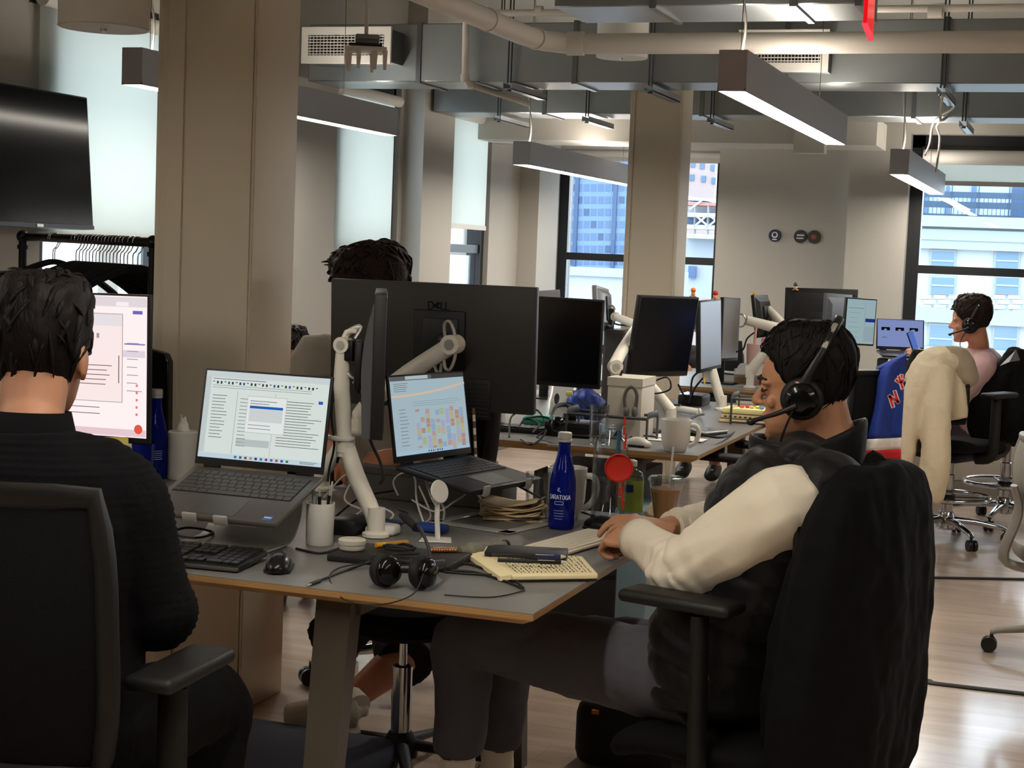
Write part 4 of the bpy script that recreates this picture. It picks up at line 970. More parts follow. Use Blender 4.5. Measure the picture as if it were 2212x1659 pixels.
for kn, an, s in ((Lkn, Lan, 1), (Rkn, Ran, -1)):
    h0 = hip + ls2 * (.09 * s) + V((0, 0, -.03)); b.tube([h0, h0.lerp(kn, .5), kn], [.075, .07, .05], n=14, sm=3); b.tube([kn, kn.lerp(an, .35), an], [.055, .055, .036], n=14, sm=3); b.tube([an, an + V((-.06, .03, -.05)), an + V((-.15, .06, -.06))], [.036, .04, .03], n=12, sm=2)
hand(b, frame_m(Lwr + V((-.008, .01, 0)), at(1340, 1158, z=.805) - Lwr + V((0, 0, -.005)), V((-.3, -.35, 1))), -1, (1.25, 1.3, 1.3, 1.25), (.45, .6), .98)
hand(b, frame_m(Rwr, at(1318, 1118, z=.815) - Rwr, V((0, -.15, 1))), -1, (.42, .45, .45, .5), (.35, .3), .98)
body = link('body', blob(b, .0036, 3), SK2, man, 180)
def line2(th):
    a = abs((th + PI) % (2 * PI) - PI)                      # 0 face .. pi nape
    pts = [(0, .186), (.5, .184), (.85, .168), (1.05, .140), (1.25, .112), (1.45, .092), (1.75, .112), (2.0, .066), (2.5, .022), (PI, .012)]
    for p, q in zip(pts, pts[1:]):
        if p[0] <= a <= q[0]: return p[1] + (q[1] - p[1]) * (a - p[0]) / (q[0] - p[0])
    return .03
hair(HM, KH, HAIRD, man, line2, lambda th, v: .0022 + .015 * min(1, max(0, v - .12) * 1.7) + .006 * max(0, math.cos(th)) * (v > .05), amp=.0012, locks=260, lk=.45,
     tuft=lambda th, v, z: V((.012 * max(0, math.cos(th)) ** 3 * (1 - v), 0, .006 * max(0, math.cos(th)) * (1 - v))))
BROW = mat('eyebrow', (40, 28, 22), .7)
for s in (-1, 1):
    Sx = HM @ Matrix.Diagonal((KH, KH, KH, 1))
    MB().tube([Sx @ V((.098, s * .012, .1345)), Sx @ V((.0945, s * .030, .138)), Sx @ V((.078, s * .052, .1345))], [.0025, .004, .002], n=8, sm=3).build('eyebrow', BROW, man, 180)
    MB().tube([Sx @ V((.0905, s * .016, .1125)), Sx @ V((.0895, s * .030, .1085)), Sx @ V((.078, s * .046, .112))], [.002, .003, .0018], n=8, sm=3).build('eyelashes', BROW, man, 180)
# shirt: two baggy sleeves and the collar
b = MB()
b.tube([Lsh + V((.03, .05, -.01)), Lsh + V((.0, .0, -.005)), Lsh.lerp(Lel, .45) + V((0, 0, -.012)), Lel + V((.01, -.005, -.008)), Lel + V((-.02, .02, -.004))], [.075, .088, .083, .068, .062], n=24, sm=4)
b.tube([Lel + V((.01, 0, -.006)), Lel.lerp(Lwr, .35) + V((0, 0, -.004)), Lel.lerp(Lwr, .75), Lwr + (Lwr - Lel).normalized() * -.005], [.064, .058, .047, .043], n=24, sm=4)
ua, fa_ = (Lel - Lsh).normalized(), (Lwr - Lel).normalized()
def folds(p, n):
    a = ua if (p - Lel).dot(ua) < 0 else fa_; q = p - a * (p.dot(a) * .72); e = (p - Lel).length
    return .007 * (.45 - abs(nz(q, 15, 2))) + .004 * nz(q, 30, 8) + .006 * math.exp(-(e / .07) ** 2) * math.sin(p.dot(a) * 150 + 4 * nz(p, 9, 1))
me = blob(b, .005, 5, folds)
link('shirt_sleeve', me, SHIRT, man, 180)
ax = (Lwr - Lel).normalized()
MB().tube([Lwr - ax * .05, Lwr - ax * .02, Lwr + ax * .006, Lwr + ax * .03], [.043, .046, .049, .05], n=24, cap=False).build('shirt_cuff', SHIRT, man, 60, [SOL(.003)])
b = MB(); b.tube([Rsh, Rsh.lerp(Rel, .5), Rel], [.085, .078, .062], n=20, sm=4); b.tube([Rel, Rel.lerp(Rwr, .4), Rwr + (Rel - Rwr).normalized() * .05], [.062, .055, .047], n=20, sm=4)
link('shirt_sleeve', blob(b, .006, 5, wr(.006, 16, 4)), SHIRT, man, 180)
cr_ = (Rel - Rwr).normalized(); MB().tube([Rwr + cr_ * .03, Rwr + cr_ * .06, Rwr + cr_ * .085], [.042, .046, .045], n=24).build('shirt_cuff', SHIRT, man, 60)
nc = HM @ V((-.052, 0, -.020))
MB().tube([nc + V((.0, 0, -.02)), nc + V((0, 0, .008))], [.066, .063], n=28, cap=False).build('shirt_collar', SHIRT, man, 60, [SOL(.004)])
# quilted vest with stand-up collar
cl_ = at(1742, 985, y=3.50)
b = MB()
sections(b, [(hip + V((.0, 0, -.07)), ls2, fw2, .19, .145), (hip + V((0, 0, .05)), ls2, fo2, .195, .155), (hip.lerp(chest, .55), ls2, fo2, .188, .15), (chest, ls2, fo2, .195, .150), (chest + up2 * .07, ls2, fo2, .19, .135), (chest + up2 * .125, ls2, fo2, .155, .105), (neckb + V((0, 0, .0)), ls2, fo2, .10, .085)], n=28)
b.ell(Lsh + V((.075, .065, .035)), (.085, .095, .07)); b.ell(Rsh + V((.03, -.05, -.01)), (.085, .09, .07)); b.tube([Lsh + V((.03, .05, .055)), cl_ + V((0, -.03, -.05)), Rsh + V((0, -.05, .03))], [.055, .1, .06], n=18, sm=4)
def quilt(p, n):
    q = (p - hip).dot(up2); return .009 * abs(math.sin(q * PI / .062)) ** .5 + .005 * nz(p, 13, 3) + .003 * nz(p, 30, 9)
link('vest', blob(b, .0065, 4, quilt), VEST, man, 180)
def collar(u, v):
    a = u * 2 * PI; c, s = math.cos(a), math.sin(a); fl = 1 + .05 * math.sin(2 * a + .6) * v
    return cl_ + hf * (c * .118 * fl) + V((hf.y, -hf.x, 0)) * (s * .098 * fl) + V((0, 0, -.075 + (.105 + .012 * c * c + .05 * max(0, -c)) * v))
MB().sheet(collar, 40, 6, True).build('vest_collar', VEST, man, 180, [SOL(.011, 0), SS(1)])
zp_ = hip + fo2 * .155 + up2 * .0
MB().tube([at(1527, 1420, y=3.24), at(1524, 1445, y=3.24), at(1528, 1468, y=3.24)], [.003, .004, .003], n=8).build('pocket_zip', SILV, man, 60)
# trousers, socks
b = MB(); h0 = hip + V((0, 0, -.03))
b.ell(h0, (.17, .16, .11))
for kn, an, s in ((Lkn, Lan, 1), (Rkn, Ran, -1)):
    hh_ = h0 + ls2 * (.09 * s)
    b.tube([hh_, hh_.lerp(kn, .5), kn + V((.01, 0, .0)), kn.lerp(an, .3), kn.lerp(an, .78)], [.105, .097, .083, .078, .064], n=22, sm=4)
link('trousers', blob(b, .007, 5, wr(.006, 11, 6)), TROU, man, 180)
for kn, an in ((Lkn, Lan), (Rkn, Ran)):
    sk = MB().tube([kn.lerp(an, .72), kn.lerp(an, .9), an, an + V((-.05, .02, -.05))], [.047, .045, .046, .05], n=20, sm=3).build('sock', SOCK, man, 60)
    if an is Lan:
        c = at(985, 1638, y=3.86 - .05)
        sw = [(-.042, .006), (-.030, -.004), (-.010, -.006), (.042, .004), (.042, .006), (-.008, .0005), (-.024, .002), (-.036, .010)]
        rx = V((_rt.x, _rt.y, 0)).normalized()
        MB().add([c + rx * x + V((0, 0, z)) - V((0, .004, 0)) for x, z in sw] + [c + rx * x + V((0, .01, z)) for x, z in sw], [tuple(range(8)), tuple(range(15, 7, -1))] + [(i, (i + 1) % 8, 8 + (i + 1) % 8, 8 + i) for i in range(8)]).build('tick_mark', LET, sk, 0)
    MB().tube([an + V((.03, 0, -.065)), an + V((-.06, .02, -.075)), an + V((-.17, .06, -.085))], [(.042, .03), (.045, .032), (.035, .022)], n=14, sm=3).build('shoe', SOCK, man, 60)
wt = Lwr + (Lwr - Lel).normalized() * .016
MB().tube([wt - ax * .008, wt + ax * .008], [.0335, .0335], n=24).build('watch_strap', BLACKP, man, 60)

def headset(label, M, k, cord=None, side=1, boom=True, bandc=BLACKP):
    """call-centre headset worn on a head"""
    S = M @ Matrix.Diagonal((k, k * side, k, 1)); R3 = S.to_3x3()
    t = thing('headset', label, 'headset', S @ V((0, .09, .06)))
    for s in (1, -1):
        yv = R3 @ V((0, s, 0)); c = S @ V((.002, s * .086, .092))
        s_, u_, d_ = frame(yv); T = Matrix((s_, u_, d_)).transposed().to_4x4(); T.translation = c
        MB().lathe([(.030, -.012), (.043, -.009), (.046, .0), (.043, .008), (.034, .010)], 32, T).build('ear_cushion', mat('ear_cushion', (16, 16, 16), .6), t, 60)
        MB().lathe([(.034, .009), (.036, .016), (.032, .024), (.018, .028), (.0, .029)], 28, T).build('ear_cup', mat('gloss_black', (10, 10, 10), .15), t, 60)
    yv = [S @ V(p) for p in ((0, .100, .115), (-.018, .099, .15), (-.048, .086, .195), (-.070, .055, .236), (-.080, 0, .256), (-.070, -.055, .236), (-.048, -.086, .195), (-.018, -.099, .15), (0, -.100, .115))]
    MB().tube(yv, [(.004, .011), (.004, .009), (.005, .008), (.006, .010), (.006, .011), (.006, .010), (.005, .008), (.004, .009), (.004, .011)], n=10, sm=5, up=R3 @ V((1, 0, 0))).build('headband', bandc, t, 60)
    MB().tube([yv[2] + R3 @ V((0, .003, .003)), yv[3] + R3 @ V((0, .003, .004)), yv[3].lerp(yv[4], .3) + R3 @ V((0, .002, .004))], [(.003, .006)], n=8, sm=4, up=R3 @ V((1, 0, 0))).build('band_slider', SILV, t, 60)
    MB().tube([S @ V((.012, .112, .080)), S @ V((.05, .108, .066)), S @ V((.085, .098, .056)), S @ V((.108, .085, .049))], [.0075, .0055, .0045, .006], n=10, sm=4).build('mic_boom', BLACKP, t, 60)
    MB().ell(S @ V((.112, .083, .047)), (.010 * k, .008 * k, .008 * k)).build('mic_tip', BLACKP, t, 60)
    MB().lathe([(.004, .0), (.004, .003)], 12, Matrix.Translation(S @ V((.008, .116, .128)))).build('status_light', mat('status_dot', (255, 200, 170), .2), t, 60)
    if cord: MB().tube(cord, .0026, n=8, sm=6).build('cord', CAB, t, 60)
    return t
headset('black headset with microphone worn by the man in the white shirt', HM, KH, [HM @ V((.02, .115, .07)), HM @ V((.04, .10, .03)), HM @ V((.055, .08, -.01)), HM @ V((.06, .075, -.05)), HM @ V((.04, .09, -.12))], side=1 if ls2.dot(HM.to_3x3() @ V((0, 1, 0))) > 0 else -1)

# black jacket hung over his chair
JK = mat('black_jacket', (9, 9, 10), .9, spec=.2, bump=.25, bscale=30)
jc = V((-.655, 3.48, 0)) - fw2 * .235
def jsec(z, hw, hd, off=0.0, sh=0.0):
    L = []
    for k in range(64):
        a = 2 * PI * k / 64; c, s = math.cos(a), math.sin(a)
        fold = 1 + (.05 * math.sin(5 * a + z * 3) + .035 * math.sin(11 * a + z * 5 + 1)) * min(1, (1.1 - z) * 2.2)
        L.append(jc + ls2 * (hw * fold * math.copysign(abs(c) ** .75, c) + sh) + fw2 * (hd * fold * math.copysign(abs(s) ** .75, s) + off) + V((0, 0, z + .012 * math.sin(3 * a) * (z < .45))))
    return L
b = MB().loft([jsec(.33, .235, .10, .01), jsec(.40, .255, .115, 0), jsec(.55, .275, .118, -.005), jsec(.70, .280, .112, -.016), jsec(.84, .27, .095, -.03), jsec(.95, .25, .075, -.04), jsec(1.01, .21, .055, -.045), jsec(1.04, .14, .035, -.045)])
jk = thing('jacket', 'black jacket hanging over the back of the chair of the man with headset', 'jacket', jc)
link('jacket_body', blob(b, .008, 3, lambda p, n: .007 * nz((p.x, p.y, p.z * .35), 15, 7) + .004 * nz(p, 24, 1)), JK, jk, 180)
pk = at(1880, 962, y=3.46); pb0, pb1 = at(1825, 1040, y=3.42), at(1950, 1035, y=3.50)
MB().loft([[pb0 + V((0, 0, -.05)), pb1 + V((0, 0, -.05)), pb1 + V((.05, -.06, -.06)), pb0 + V((.05, -.06, -.06))], [pb0, pb1, pb1 + V((.04, -.05, -.01)), pb0 + V((.04, -.05, -.01))], [pk + V((-.012, 0, 0)), pk + V((.012, .005, 0)), pk + V((.022, -.015, -.004)), pk + V((-.002, -.02, -.004))]]).build('jacket_collar', JK, jk, 60, [SS(1)])
for s, zb in ((-1, .47),):
    a0 = jc + ls2 * (s * .25) + V((0, 0, .93)); MB().tube([a0, a0 + fw2 * .05 + ls2 * (s * .035) + V((0, 0, -.15)), a0 + fw2 * .06 + ls2 * (s * .03) + V((0, 0, -.33)), a0 + fw2 * .05 + ls2 * (s * .02) + V((0, 0, -.55))], [(.05, .045), (.06, .05), (.058, .045), (.05, .035)], n=18, sm=4).build('jacket_sleeve', JK, jk, 180)
# ------------------------------------------------------------------ other people
def hline(pts):
    def f(th):
        a = abs((th + PI) % (2 * PI) - PI)
        for p, q in zip(pts, pts[1:]):
            if p[0] <= a <= q[0]: return p[1] + (q[1] - p[1]) * (a - p[0]) / (q[0] - p[0])
        return pts[-1][1]
    return f
SHORT = hline([(0, .180), (.6, .176), (.95, .15), (1.2, .115), (1.45, .095), (1.75, .112), (2.0, .062), (2.5, .022), (PI, .012)])
BSHOE = mat('black_shoe', (20, 20, 21), .5)
def sitter(label, loc, HMx, k, f, neckb, hip, arms, legs, skin, top, pant, hairm, hl=SHORT, ht=None, tuft=None, vox=.006, sleeve=.92, hw=1.0, topname='shirt', puff=.0, disp=None, hairamp=.002, faceparts=True):
    """seated person: arms = (shoulder, elbow, wrist, hand direction, hand back, thumb side, curl); legs = (knee, ankle, toe direction)"""
    t = thing('person', label, 'person', loc)
    up = (neckb - hip).normalized(); f = V(f).normalized(); fo = (f - up * f.dot(up)).normalized(); s = up.cross(fo).normalized(); chest = hip.lerp(neckb, .68)
    b = MB(); head_shape(b, HMx, k)
    b.tube([HMx @ V((-.03, 0, .07 * k)), HMx @ V((-.042, 0, .01)), neckb + (HMx @ V((-.05, 0, -.02)) - neckb) * .5, neckb + up * -.05], [.058 * k, .056 * k, .058 * k, .07 * k], n=18, sm=3)
    def tor(b, g):
        sections(b, [(hip - up * .08, s, f, (.155 + g) * hw, .11 + g), (hip + up * .05, s, fo, (.158 + g) * hw, .115 + g), (hip.lerp(chest, .55), s, fo, (.15 + g) * hw, .11 + g), (chest, s, fo, (.17 + g) * hw, .115 + g), (chest + up * .10, s, fo, (.155 + g) * hw, .09 + g), (neckb, s, fo, .072 + g * .6, .058 + g * .6)], n=24)
    tor(b, 0)
    for (sh, el, wrp, hd, hb, ts, cu) in arms:
        b.tube([neckb.lerp(sh, .4) - up * .05, sh - up * .015, sh.lerp(el, .5), el], [.06, .054, .046, .038], n=14, sm=3); b.tube([el, el.lerp(wrp, .35), wrp], [.040, .041, .027], n=14, sm=3)
        hand(b, frame_m(wrp, hd, hb), ts, cu)
    for (i, (kn, an, td)) in enumerate(legs):
        h0 = hip + s * (.09 * (1 if i == 0 else -1)) - up * .03
        b.tube([h0, h0.lerp(kn, .5), kn], [.078, .072, .052], n=14, sm=3); b.tube([kn, kn.lerp(an, .35), an], [.053, .054, .036], n=14, sm=3); td = V(td).normalized()
        b.tube([an, an + td * .06 + V((0, 0, -.03)), an + td * .15 + V((0, 0, -.04))], [.036, .038, .028], n=12, sm=2)
    link('body', blob(b, vox, 3), skin, t, 180)
    hair(HMx, k, hairm, t, hl, ht or (lambda th, v: .003 + .018 * min(1, max(0, v - .08) * 1.8)), tuft=tuft, amp=hairamp, seed=neckb.x * 10, locks=140)
    b = MB(); tor(b, .022 + puff)
    for (sh, el, wrp, hd, hb, ts, cu) in arms:
        b.tube([neckb.lerp(sh, .4) - up * .05, sh - up * .012, sh.lerp(el, .5), el], [.085 + puff, .078 + puff, .068 + puff, .058 + puff], n=18, sm=4); b.ell(el, (.064 + puff,) * 3)
        if sleeve > .5: b.tube([el, el.lerp(wrp, .4), el.lerp(wrp, sleeve)], [.058 + puff, .054 + puff * .6, .042], n=18, sm=4)
    link(topname, blob(b, vox * 1.25, 4, disp or wr(.005, 14, 3)), top, t, 180)
    if pant is not None:
        b = MB(); b.ell(hip - up * .03, (.17, .17, .11))
        for (i, (kn, an, td)) in enumerate(legs):
            h0 = hip + s * (.09 * (1 if i == 0 else -1)) - up * .03
            pts = [h0, h0.lerp(kn, .5), kn] + ([kn.lerp(an, .3), kn.lerp(an, .88)] if pant[1] else [kn + (kn - h0).normalized() * .03]); b.tube(pts, [.105, .1, .085] + ([.076, .062] if pant[1] else [.09]), n=20, sm=4)
        link('trousers' if pant[1] else 'shorts', blob(b, vox * 1.3, 4, wr(.006, 11, 5)), pant[0], t, 180)
    if pant is not None and pant[1]:
        for (kn, an, td) in legs:
            td = V(td); td.z = 0; td.normalize()
            MB().tube([an + td * -.045 + V((0, 0, -.03)), an + td * .05 + V((0, 0, -.035)), an + td * .14 + V((0, 0, -.05)), an + td * .19 + V((0, 0, -.055))], [(.045, .05), (.05, .048), (.05, .036), (.035, .025)], n=16, sm=3).build('shoe', BSHOE, t, 180)
    return t
# man at lower left, seen from behind
f = V((-.25, .97, 0)); nb = at(66, 935, y=2.43); r_ = V((.97, .25, 0))
hx_ = V((-.30, .95, -.12)).normalized(); HL = frame_m(at(84, 902, y=2.50), hx_, V((0, 0, 1)) + hx_ * .12)
hipL = nb + V((.02, -.03, -.50)); shR = at(246, 1058, y=2.47); shL = nb * 2 - shR; shL.z = shR.z
KN = mat('navy_knit', (10, 10, 13), .95, spec=.15, bump=.25, bscale=30)
SKL = skin_mat('skin_olive', (178, 128, 100))
elR = at(338, 1318, y=2.52); elL = V((nb.x - .34, nb.y + .08, .76))
rib = lambda p, n: .004 * nz(p, 12, 2) + .0016 * math.sin(p.z * 2 * PI / .012)
sitter('man in dark ribbed sweater seen from behind at lower left', (nb.x, nb.y, 0), HL, 1.03, f, nb, hipL,
       [(shR, elR, V((-1.84, 2.93, .775)), (-.2, 1, 0), (0, 0, 1), 1, (.4, .4, .4, .4)), (shL, elL, V((nb.x - .2, 2.95, .775)), (.1, 1, 0), (0, 0, 1), -1, (.4, .4, .4, .4))],
       [(V((nb.x - .2, nb.y + .42, .50)), V((nb.x - .2, nb.y + .45, .1)), f), (V((nb.x + .12, nb.y + .45, .50)), V((nb.x + .1, nb.y + .48, .1)), f)],
       SKL, KN, (mat('black_trousers', (12, 12, 14), .9, spec=.2), True), HAIRD, ht=lambda th, v: .003 + .020 * min(1, max(0, v - .05) * 1.6), vox=.0055, puff=.012, topname='sweater', disp=rib, hairamp=.003, hw=1.06)
nk = HL @ V((-.055, 0, .0)); MB().tube([nk + V((0, -.005, -.085)), nk + V((0, -.002, -.03)), nk + V((0, 0, .012))], [.125, .085, .074], n=28, cap=False).build('sweater_neck', KN, bpy.data.objects['person.001'], 60, [SOL(.007)])
# person in grey behind the large monitor
f = V((-.15, -.98, 0)); nb = at(808, 775, y=4.78); hipG = V((-2.10, 4.93, .55)); hx_ = V((-.62, -.72, -.30)).normalized()
HG = frame_m(at(822, 712, y=4.66), hx_, V((0, 0, 1)) + hx_ * .32)
GREY = mat('grey_tshirt', (150, 145, 138), .9, bump=.3, bscale=16); SKG = skin_mat('skin_warm', (190, 128, 96)); BKSH = mat('black_shorts', (15, 15, 17), .9); HAIRR = mat('auburn_hair', (34, 18, 15), .55, spec=.25, bump=.5, bscale=120)
shl = at(678, 762, y=4.80); shr = at(930, 800, y=4.72)
sitter('person in grey top with swept dark hair behind the large monitor', (-2.10, 4.9, 0), HG, 1.03, f, nb, hipG,
       [(shl, at(690, 930, y=4.72), at(720, 985, y=4.42), (.6, -.6, 0), (0, 0, 1), -1, (.6, .6, .6, .6)), (shr, at(925, 955, y=4.5), at(862, 985, y=4.22), (-.85, -.25, -.32), (.1, -.75, .65), 1, (.9, 1.0, 1.0, 1.0))],
       [(at(728, 1372, y=4.42), at(722, 1500, y=4.75), (-.2, -.9, 0)), (at(872, 1418, y=4.33), at(752, 1515, y=4.16), (-1, -.1, -.25))],
       SKG, GREY, (BKSH, False), HAIRR, hl=hline([(0, .17), (.6, .165), (1.0, .14), (1.3, .11), (1.7, .10), (2.1, .06), (2.6, .03), (PI, .02)]),
       ht=lambda th, v: .006 + .024 * min(1, max(0, v - .02) * 2.5) ** .7, tuft=lambda th, v, z: V((.022 * max(0, math.cos(th)) ** 2 * (1 - v), .0, .012 * max(0, math.cos(th)) * (1 - v))), vox=.006, sleeve=.5, disp=wr(.006, 13, 8, (1, 1, .6)), hairamp=.003)
g = bpy.data.objects['person.002']
for k, (px, py, qx, qy, rr_) in enumerate(((745, 562, 694, 566, .012), (748, 574, 700, 572, .010), (752, 556, 706, 560, .012), (742, 582, 712, 590, .012), (760, 545, 722, 552, .014), (770, 532, 736, 540, .014), (790, 526, 752, 530, .014), (738, 590, 720, 604, .010))):
    a, c = at(px, py, y=4.60), at(qx, qy, y=4.56); MB().tube([at(px + 45, py + 6, y=4.62), a, c], [rr_, rr_ * .8, .0012], n=8, sm=4).build('hair_lock', HAIRR, g, 180)
SHOE = mat('beige_sneaker', (178, 166, 146), .7, bump=.2, bscale=60)
a = at(752, 1515, y=4.16); b = MB(); b.tube([at(768, 1545, y=4.12), at(720, 1545, y=4.08), at(665, 1545, y=4.05), at(618, 1550, y=4.03)], [(.040, .045), (.046, .048), (.050, .045), (.046, .036)], n=18, sm=3); b.tube([at(765, 1525, y=4.13), at(765, 1545, y=4.13)], [.045, .045])
sh = link('sneaker', blob(b, .006, 5), SHOE, g, 180)
MB().tube([at(772, 1572, y=4.12), at(720, 1577, y=4.08), at(665, 1579, y=4.05), at(612, 1577, y=4.03)], [(.046, .012), (.052, .013), (.056, .013), (.048, .012)], n=14, sm=3).build('sole', mat('pale_rubber', (196, 186, 168), .7), sh, 60)
MB().tube([at(752, 1512, y=4.15), at(768, 1532, y=4.13)], [.046, .05], n=18).build('sock', SOCK, g, 60)
# person with glasses glimpsed beside the column
f = V((.35, -.93, 0)); nb = at(628, 850, y=6.05); HP = frame_m(at(620, 838, y=5.96), (.42, -.9, -.15), (.06, -.13, 1))
sitter('person with dark glasses glimpsed between the column and the grey shoulder', (nb.x, 6.1, 0), HP, 1.0, f, nb, V((nb.x - .03, 6.15, .5)),
       [(nb + V((.18, .06, -.06)), nb + V((.24, -.05, -.3)), nb + V((.1, -.25, -.22)), (-.3, -.9, 0), (0, 0, 1), 1, (.5,) * 4), (nb + V((-.18, -.06, -.06)), nb + V((-.25, -.1, -.3)), nb + V((-.1, -.3, -.22)), (.3, -.9, 0), (0, 0, 1), -1, (.5,) * 4)],
       [(V((nb.x + .1, 5.75, .5)), V((nb.x + .1, 5.8, .1)), f), (V((nb.x - .1, 5.7, .5)), V((nb.x - .1, 5.75, .1)), f)], skin_mat('skin_rosy', (200, 140, 112)), mat('dark_top', (40, 38, 42), .9), (mat('black_trousers'), True), HAIRD, vox=.008)
g = bpy.data.objects['person.003']; gl = thing('eyeglasses', 'dark-rimmed glasses on the face half hidden beside the column', 'glasses', HP @ V((.1, 0, .11)))
for s in (-1, 1):
    c = HP @ V((.098, s * .032, .112)); R3 = HP.to_3x3()
    MB().tube([c + R3 @ V((-.012 * abs(math.sin(q * PI / 8)) * 0, .026 * math.cos(q * PI / 8), .02 * math.sin(q * PI / 8))) for q in range(16)], .003, n=8, closed=True).build('rim', mat('tortoise_rim', (58, 30, 24), .3), gl, 60)
    MB().seg(HP @ V((.095, s * .06, .118)), HP @ V((0, s * .08, .112)), .0025).build('temple', mat('tortoise_rim'), gl)
MB().seg(HP @ V((.104, -.008, .115)), HP @ V((.104, .008, .115)), .0025).build('bridge', mat('tortoise_rim'), gl)
# person typing behind the far monitors
px0 = at(1520, 700, y=10.45); f = V((.1, -1, 0)); nb = V((px0.x + .03, 10.5, .85)); HT = frame_m((nb.x, 10.43, .90), (.1, -.9, -.35), (0, -.3, 1))
hw_ = at(1572, 797, y=10.0)
sitter('person typing on a laptop, hidden behind the far monitors', (nb.x, 10.6, 0), HT, 1.0, f, nb, V((nb.x, 10.62, .44)),
       [(nb + V((.17, 0, -.04)), V((nb.x + .12, 10.32, .72)), hw_ + V((-.06, .04, 0)), (.9, -.4, -.1), (0, 0, 1), -1, (.5,) * 4), (nb + V((-.17, 0, -.04)), V((nb.x - .2, 10.3, .76)), V((nb.x - .1, 10.1, .77)), (.5, -.8, 0), (0, 0, 1), 1, (.5,) * 4)],
       [(V((nb.x + .1, 10.35, .46)), V((nb.x + .1, 10.4, .1)), f), (V((nb.x - .1, 10.35, .46)), V((nb.x - .1, 10.4, .1)), f)], skin_mat('skin_tan'), mat('dark_top'), (mat('black_trousers'), True), HAIRD, vox=.009, sleeve=.5)
# man in pink shirt with headset
YP = 9.42
f = V((-.96, .28, 0)); nb = at(2112, 752, y=YP + .08); hipP = at(2118, 945, y=YP + .05); hipP.x -= .0
PINK = mat('pink_shirt', (214, 176, 176), .85, bump=.25, bscale=12); hx_ = V((-.985, -.12, -.10)).normalized()
HP2 = frame_m(at(2096, 737, y=YP), hx_, V((0, 0, 1)) + hx_ * .10)
shn = at(2118, 790, y=YP - .08); shf = nb * 2 - shn; shf.z = shn.z
sitter('man in pink shirt with headset looking at his phone by the window', (hipP.x, YP, 0), HP2, 1.0, f, nb, hipP,
       [(shn, at(2062, 862, y=YP - .14), at(1992, 792, y=YP + .0), (-.55, .1, .82), (.75, -.55, .4), -1, (.8, .9, 1.0, 1.0)), (shf, at(2075, 870, y=YP + .3), at(2005, 790, y=YP + .12), (-.5, -.1, .85), (.8, .4, .4), 1, (.8, .9, 1.0, 1.0))],
       [(V((hipP.x - .42, YP - .02, .60)), V((hipP.x - .44, YP - .02, .26)), f), (V((hipP.x - .42, YP + .2, .60)), V((hipP.x - .44, YP + .2, .26)), f)], skin_mat('skin_rosy'), PINK, (mat('mauve_trousers', (86, 74, 78), .85), True), mat('brown_hair', (40, 28, 20), .55, spec=.25, bump=.5, bscale=100),
       ht=lambda th, v: .004 + .024 * min(1, max(0, v - .05) * 1.8), tuft=lambda th, v, z: V((.012 * max(0, math.cos(th)) * (1 - v), 0, .0)), vox=.0065, sleeve=.62, puff=.008, hairamp=.005)
headset('small black headset worn by the man in the pink shirt', HP2, 1.0, [HP2 @ V((.02, .115, .07)), HP2 @ V((.06, .1, .0)), HP2 @ V((.05, .1, -.06))], side=1 if (HP2.to_3x3() @ V((0, 1, 0))).y < 0 else -1)
w_ = at(1992, 792, y=YP); d_ = (at(2062, 862, y=YP - .14) - w_).normalized()
tag(MB().tube([w_ + d_ * .03, w_ + d_ * .05], [.034, .034], n=20).build('wristwatch', BLACKP), 'dark wristwatch on the arm holding the phone', 'watch')
ph = thing('phone', 'blue-lit phone held up by the man in the pink shirt', 'phone', at(1975, 745, y=YP))
Tp = frame_m(at(1973, 742, y=YP + .02), V((.35, .1, -.9)), V((.85, -.35, .35)))
MB().box((0, 0, 0), (.145, .07, .008), Tp, bev=.003).build('phone_case', BLACKP, ph); MB().bb((-.068, -.032, .0042), (.068, .032, .005), Tp).build('phone_screen', emitter('phone_blue', (90, 120, 205), .8), ph, 0)
# ================================================================== things on the near desk
DZ = .7405
LAPG = mat('laptop_grey', (104, 101, 98), .4, .5); LAPD = mat('laptop_black', (24, 24, 26), .45); KEYM = mat('key_grey', (72, 69, 66), .5); KEYB = mat('key_black', (16, 16, 18), .5)
def T_(o, yaw=0.0, pitch=0.0): return Matrix.Translation(V(o)) @ rotz(yaw) @ Matrix.Rotation(pitch, 4, 'X')
def ui(parent, M, w, h, rects, z0=.0006):
    """flat print on a screen, grouped by colour: (x0,y0,x1,y1,rgb,strength,layer,name), 0..1 from lower left"""
    g = {}
    for (x0, y0, x1, y1, rgb, st, ly, nm) in rects: g.setdefault((nm, rgb, st, ly), []).append((x0, y0, x1, y1))
    for (nm, rgb, st, ly), L in g.items():
        b = MB(); zz = z0 + ly * .0003
        for (x0, y0, x1, y1) in L: b.add([M @ V(((x0 - .5) * w, (y0 - .5) * h, zz)), M @ V(((x1 - .5) * w, (y0 - .5) * h, zz)), M @ V(((x1 - .5) * w, (y1 - .5) * h, zz)), M @ V(((x0 - .5) * w, (y1 - .5) * h, zz))], [(0, 1, 2, 3)])
        o = b.build(nm, emitter('ui_%d_%d_%d_%d' % (*rgb, st * 100), rgb, st), parent, 0, fixn=False)
        o['kind'] = 'stuff' if len(L) > 1 else 'thing'
def textlines(x0, x1, y0, y1, n, rgb, st, ly, nm='text_lines', th=.006, rag=.35, sd=1):
    R = random.Random(sd); out = []
    for i in range(n):
        y = y1 - (y1 - y0) * (i + .5) / n; xe = x1 - (x1 - x0) * rag * R.random(); out.append((x0, y - th / 2, xe, y + th / 2, rgb, st, ly, nm))
    return out
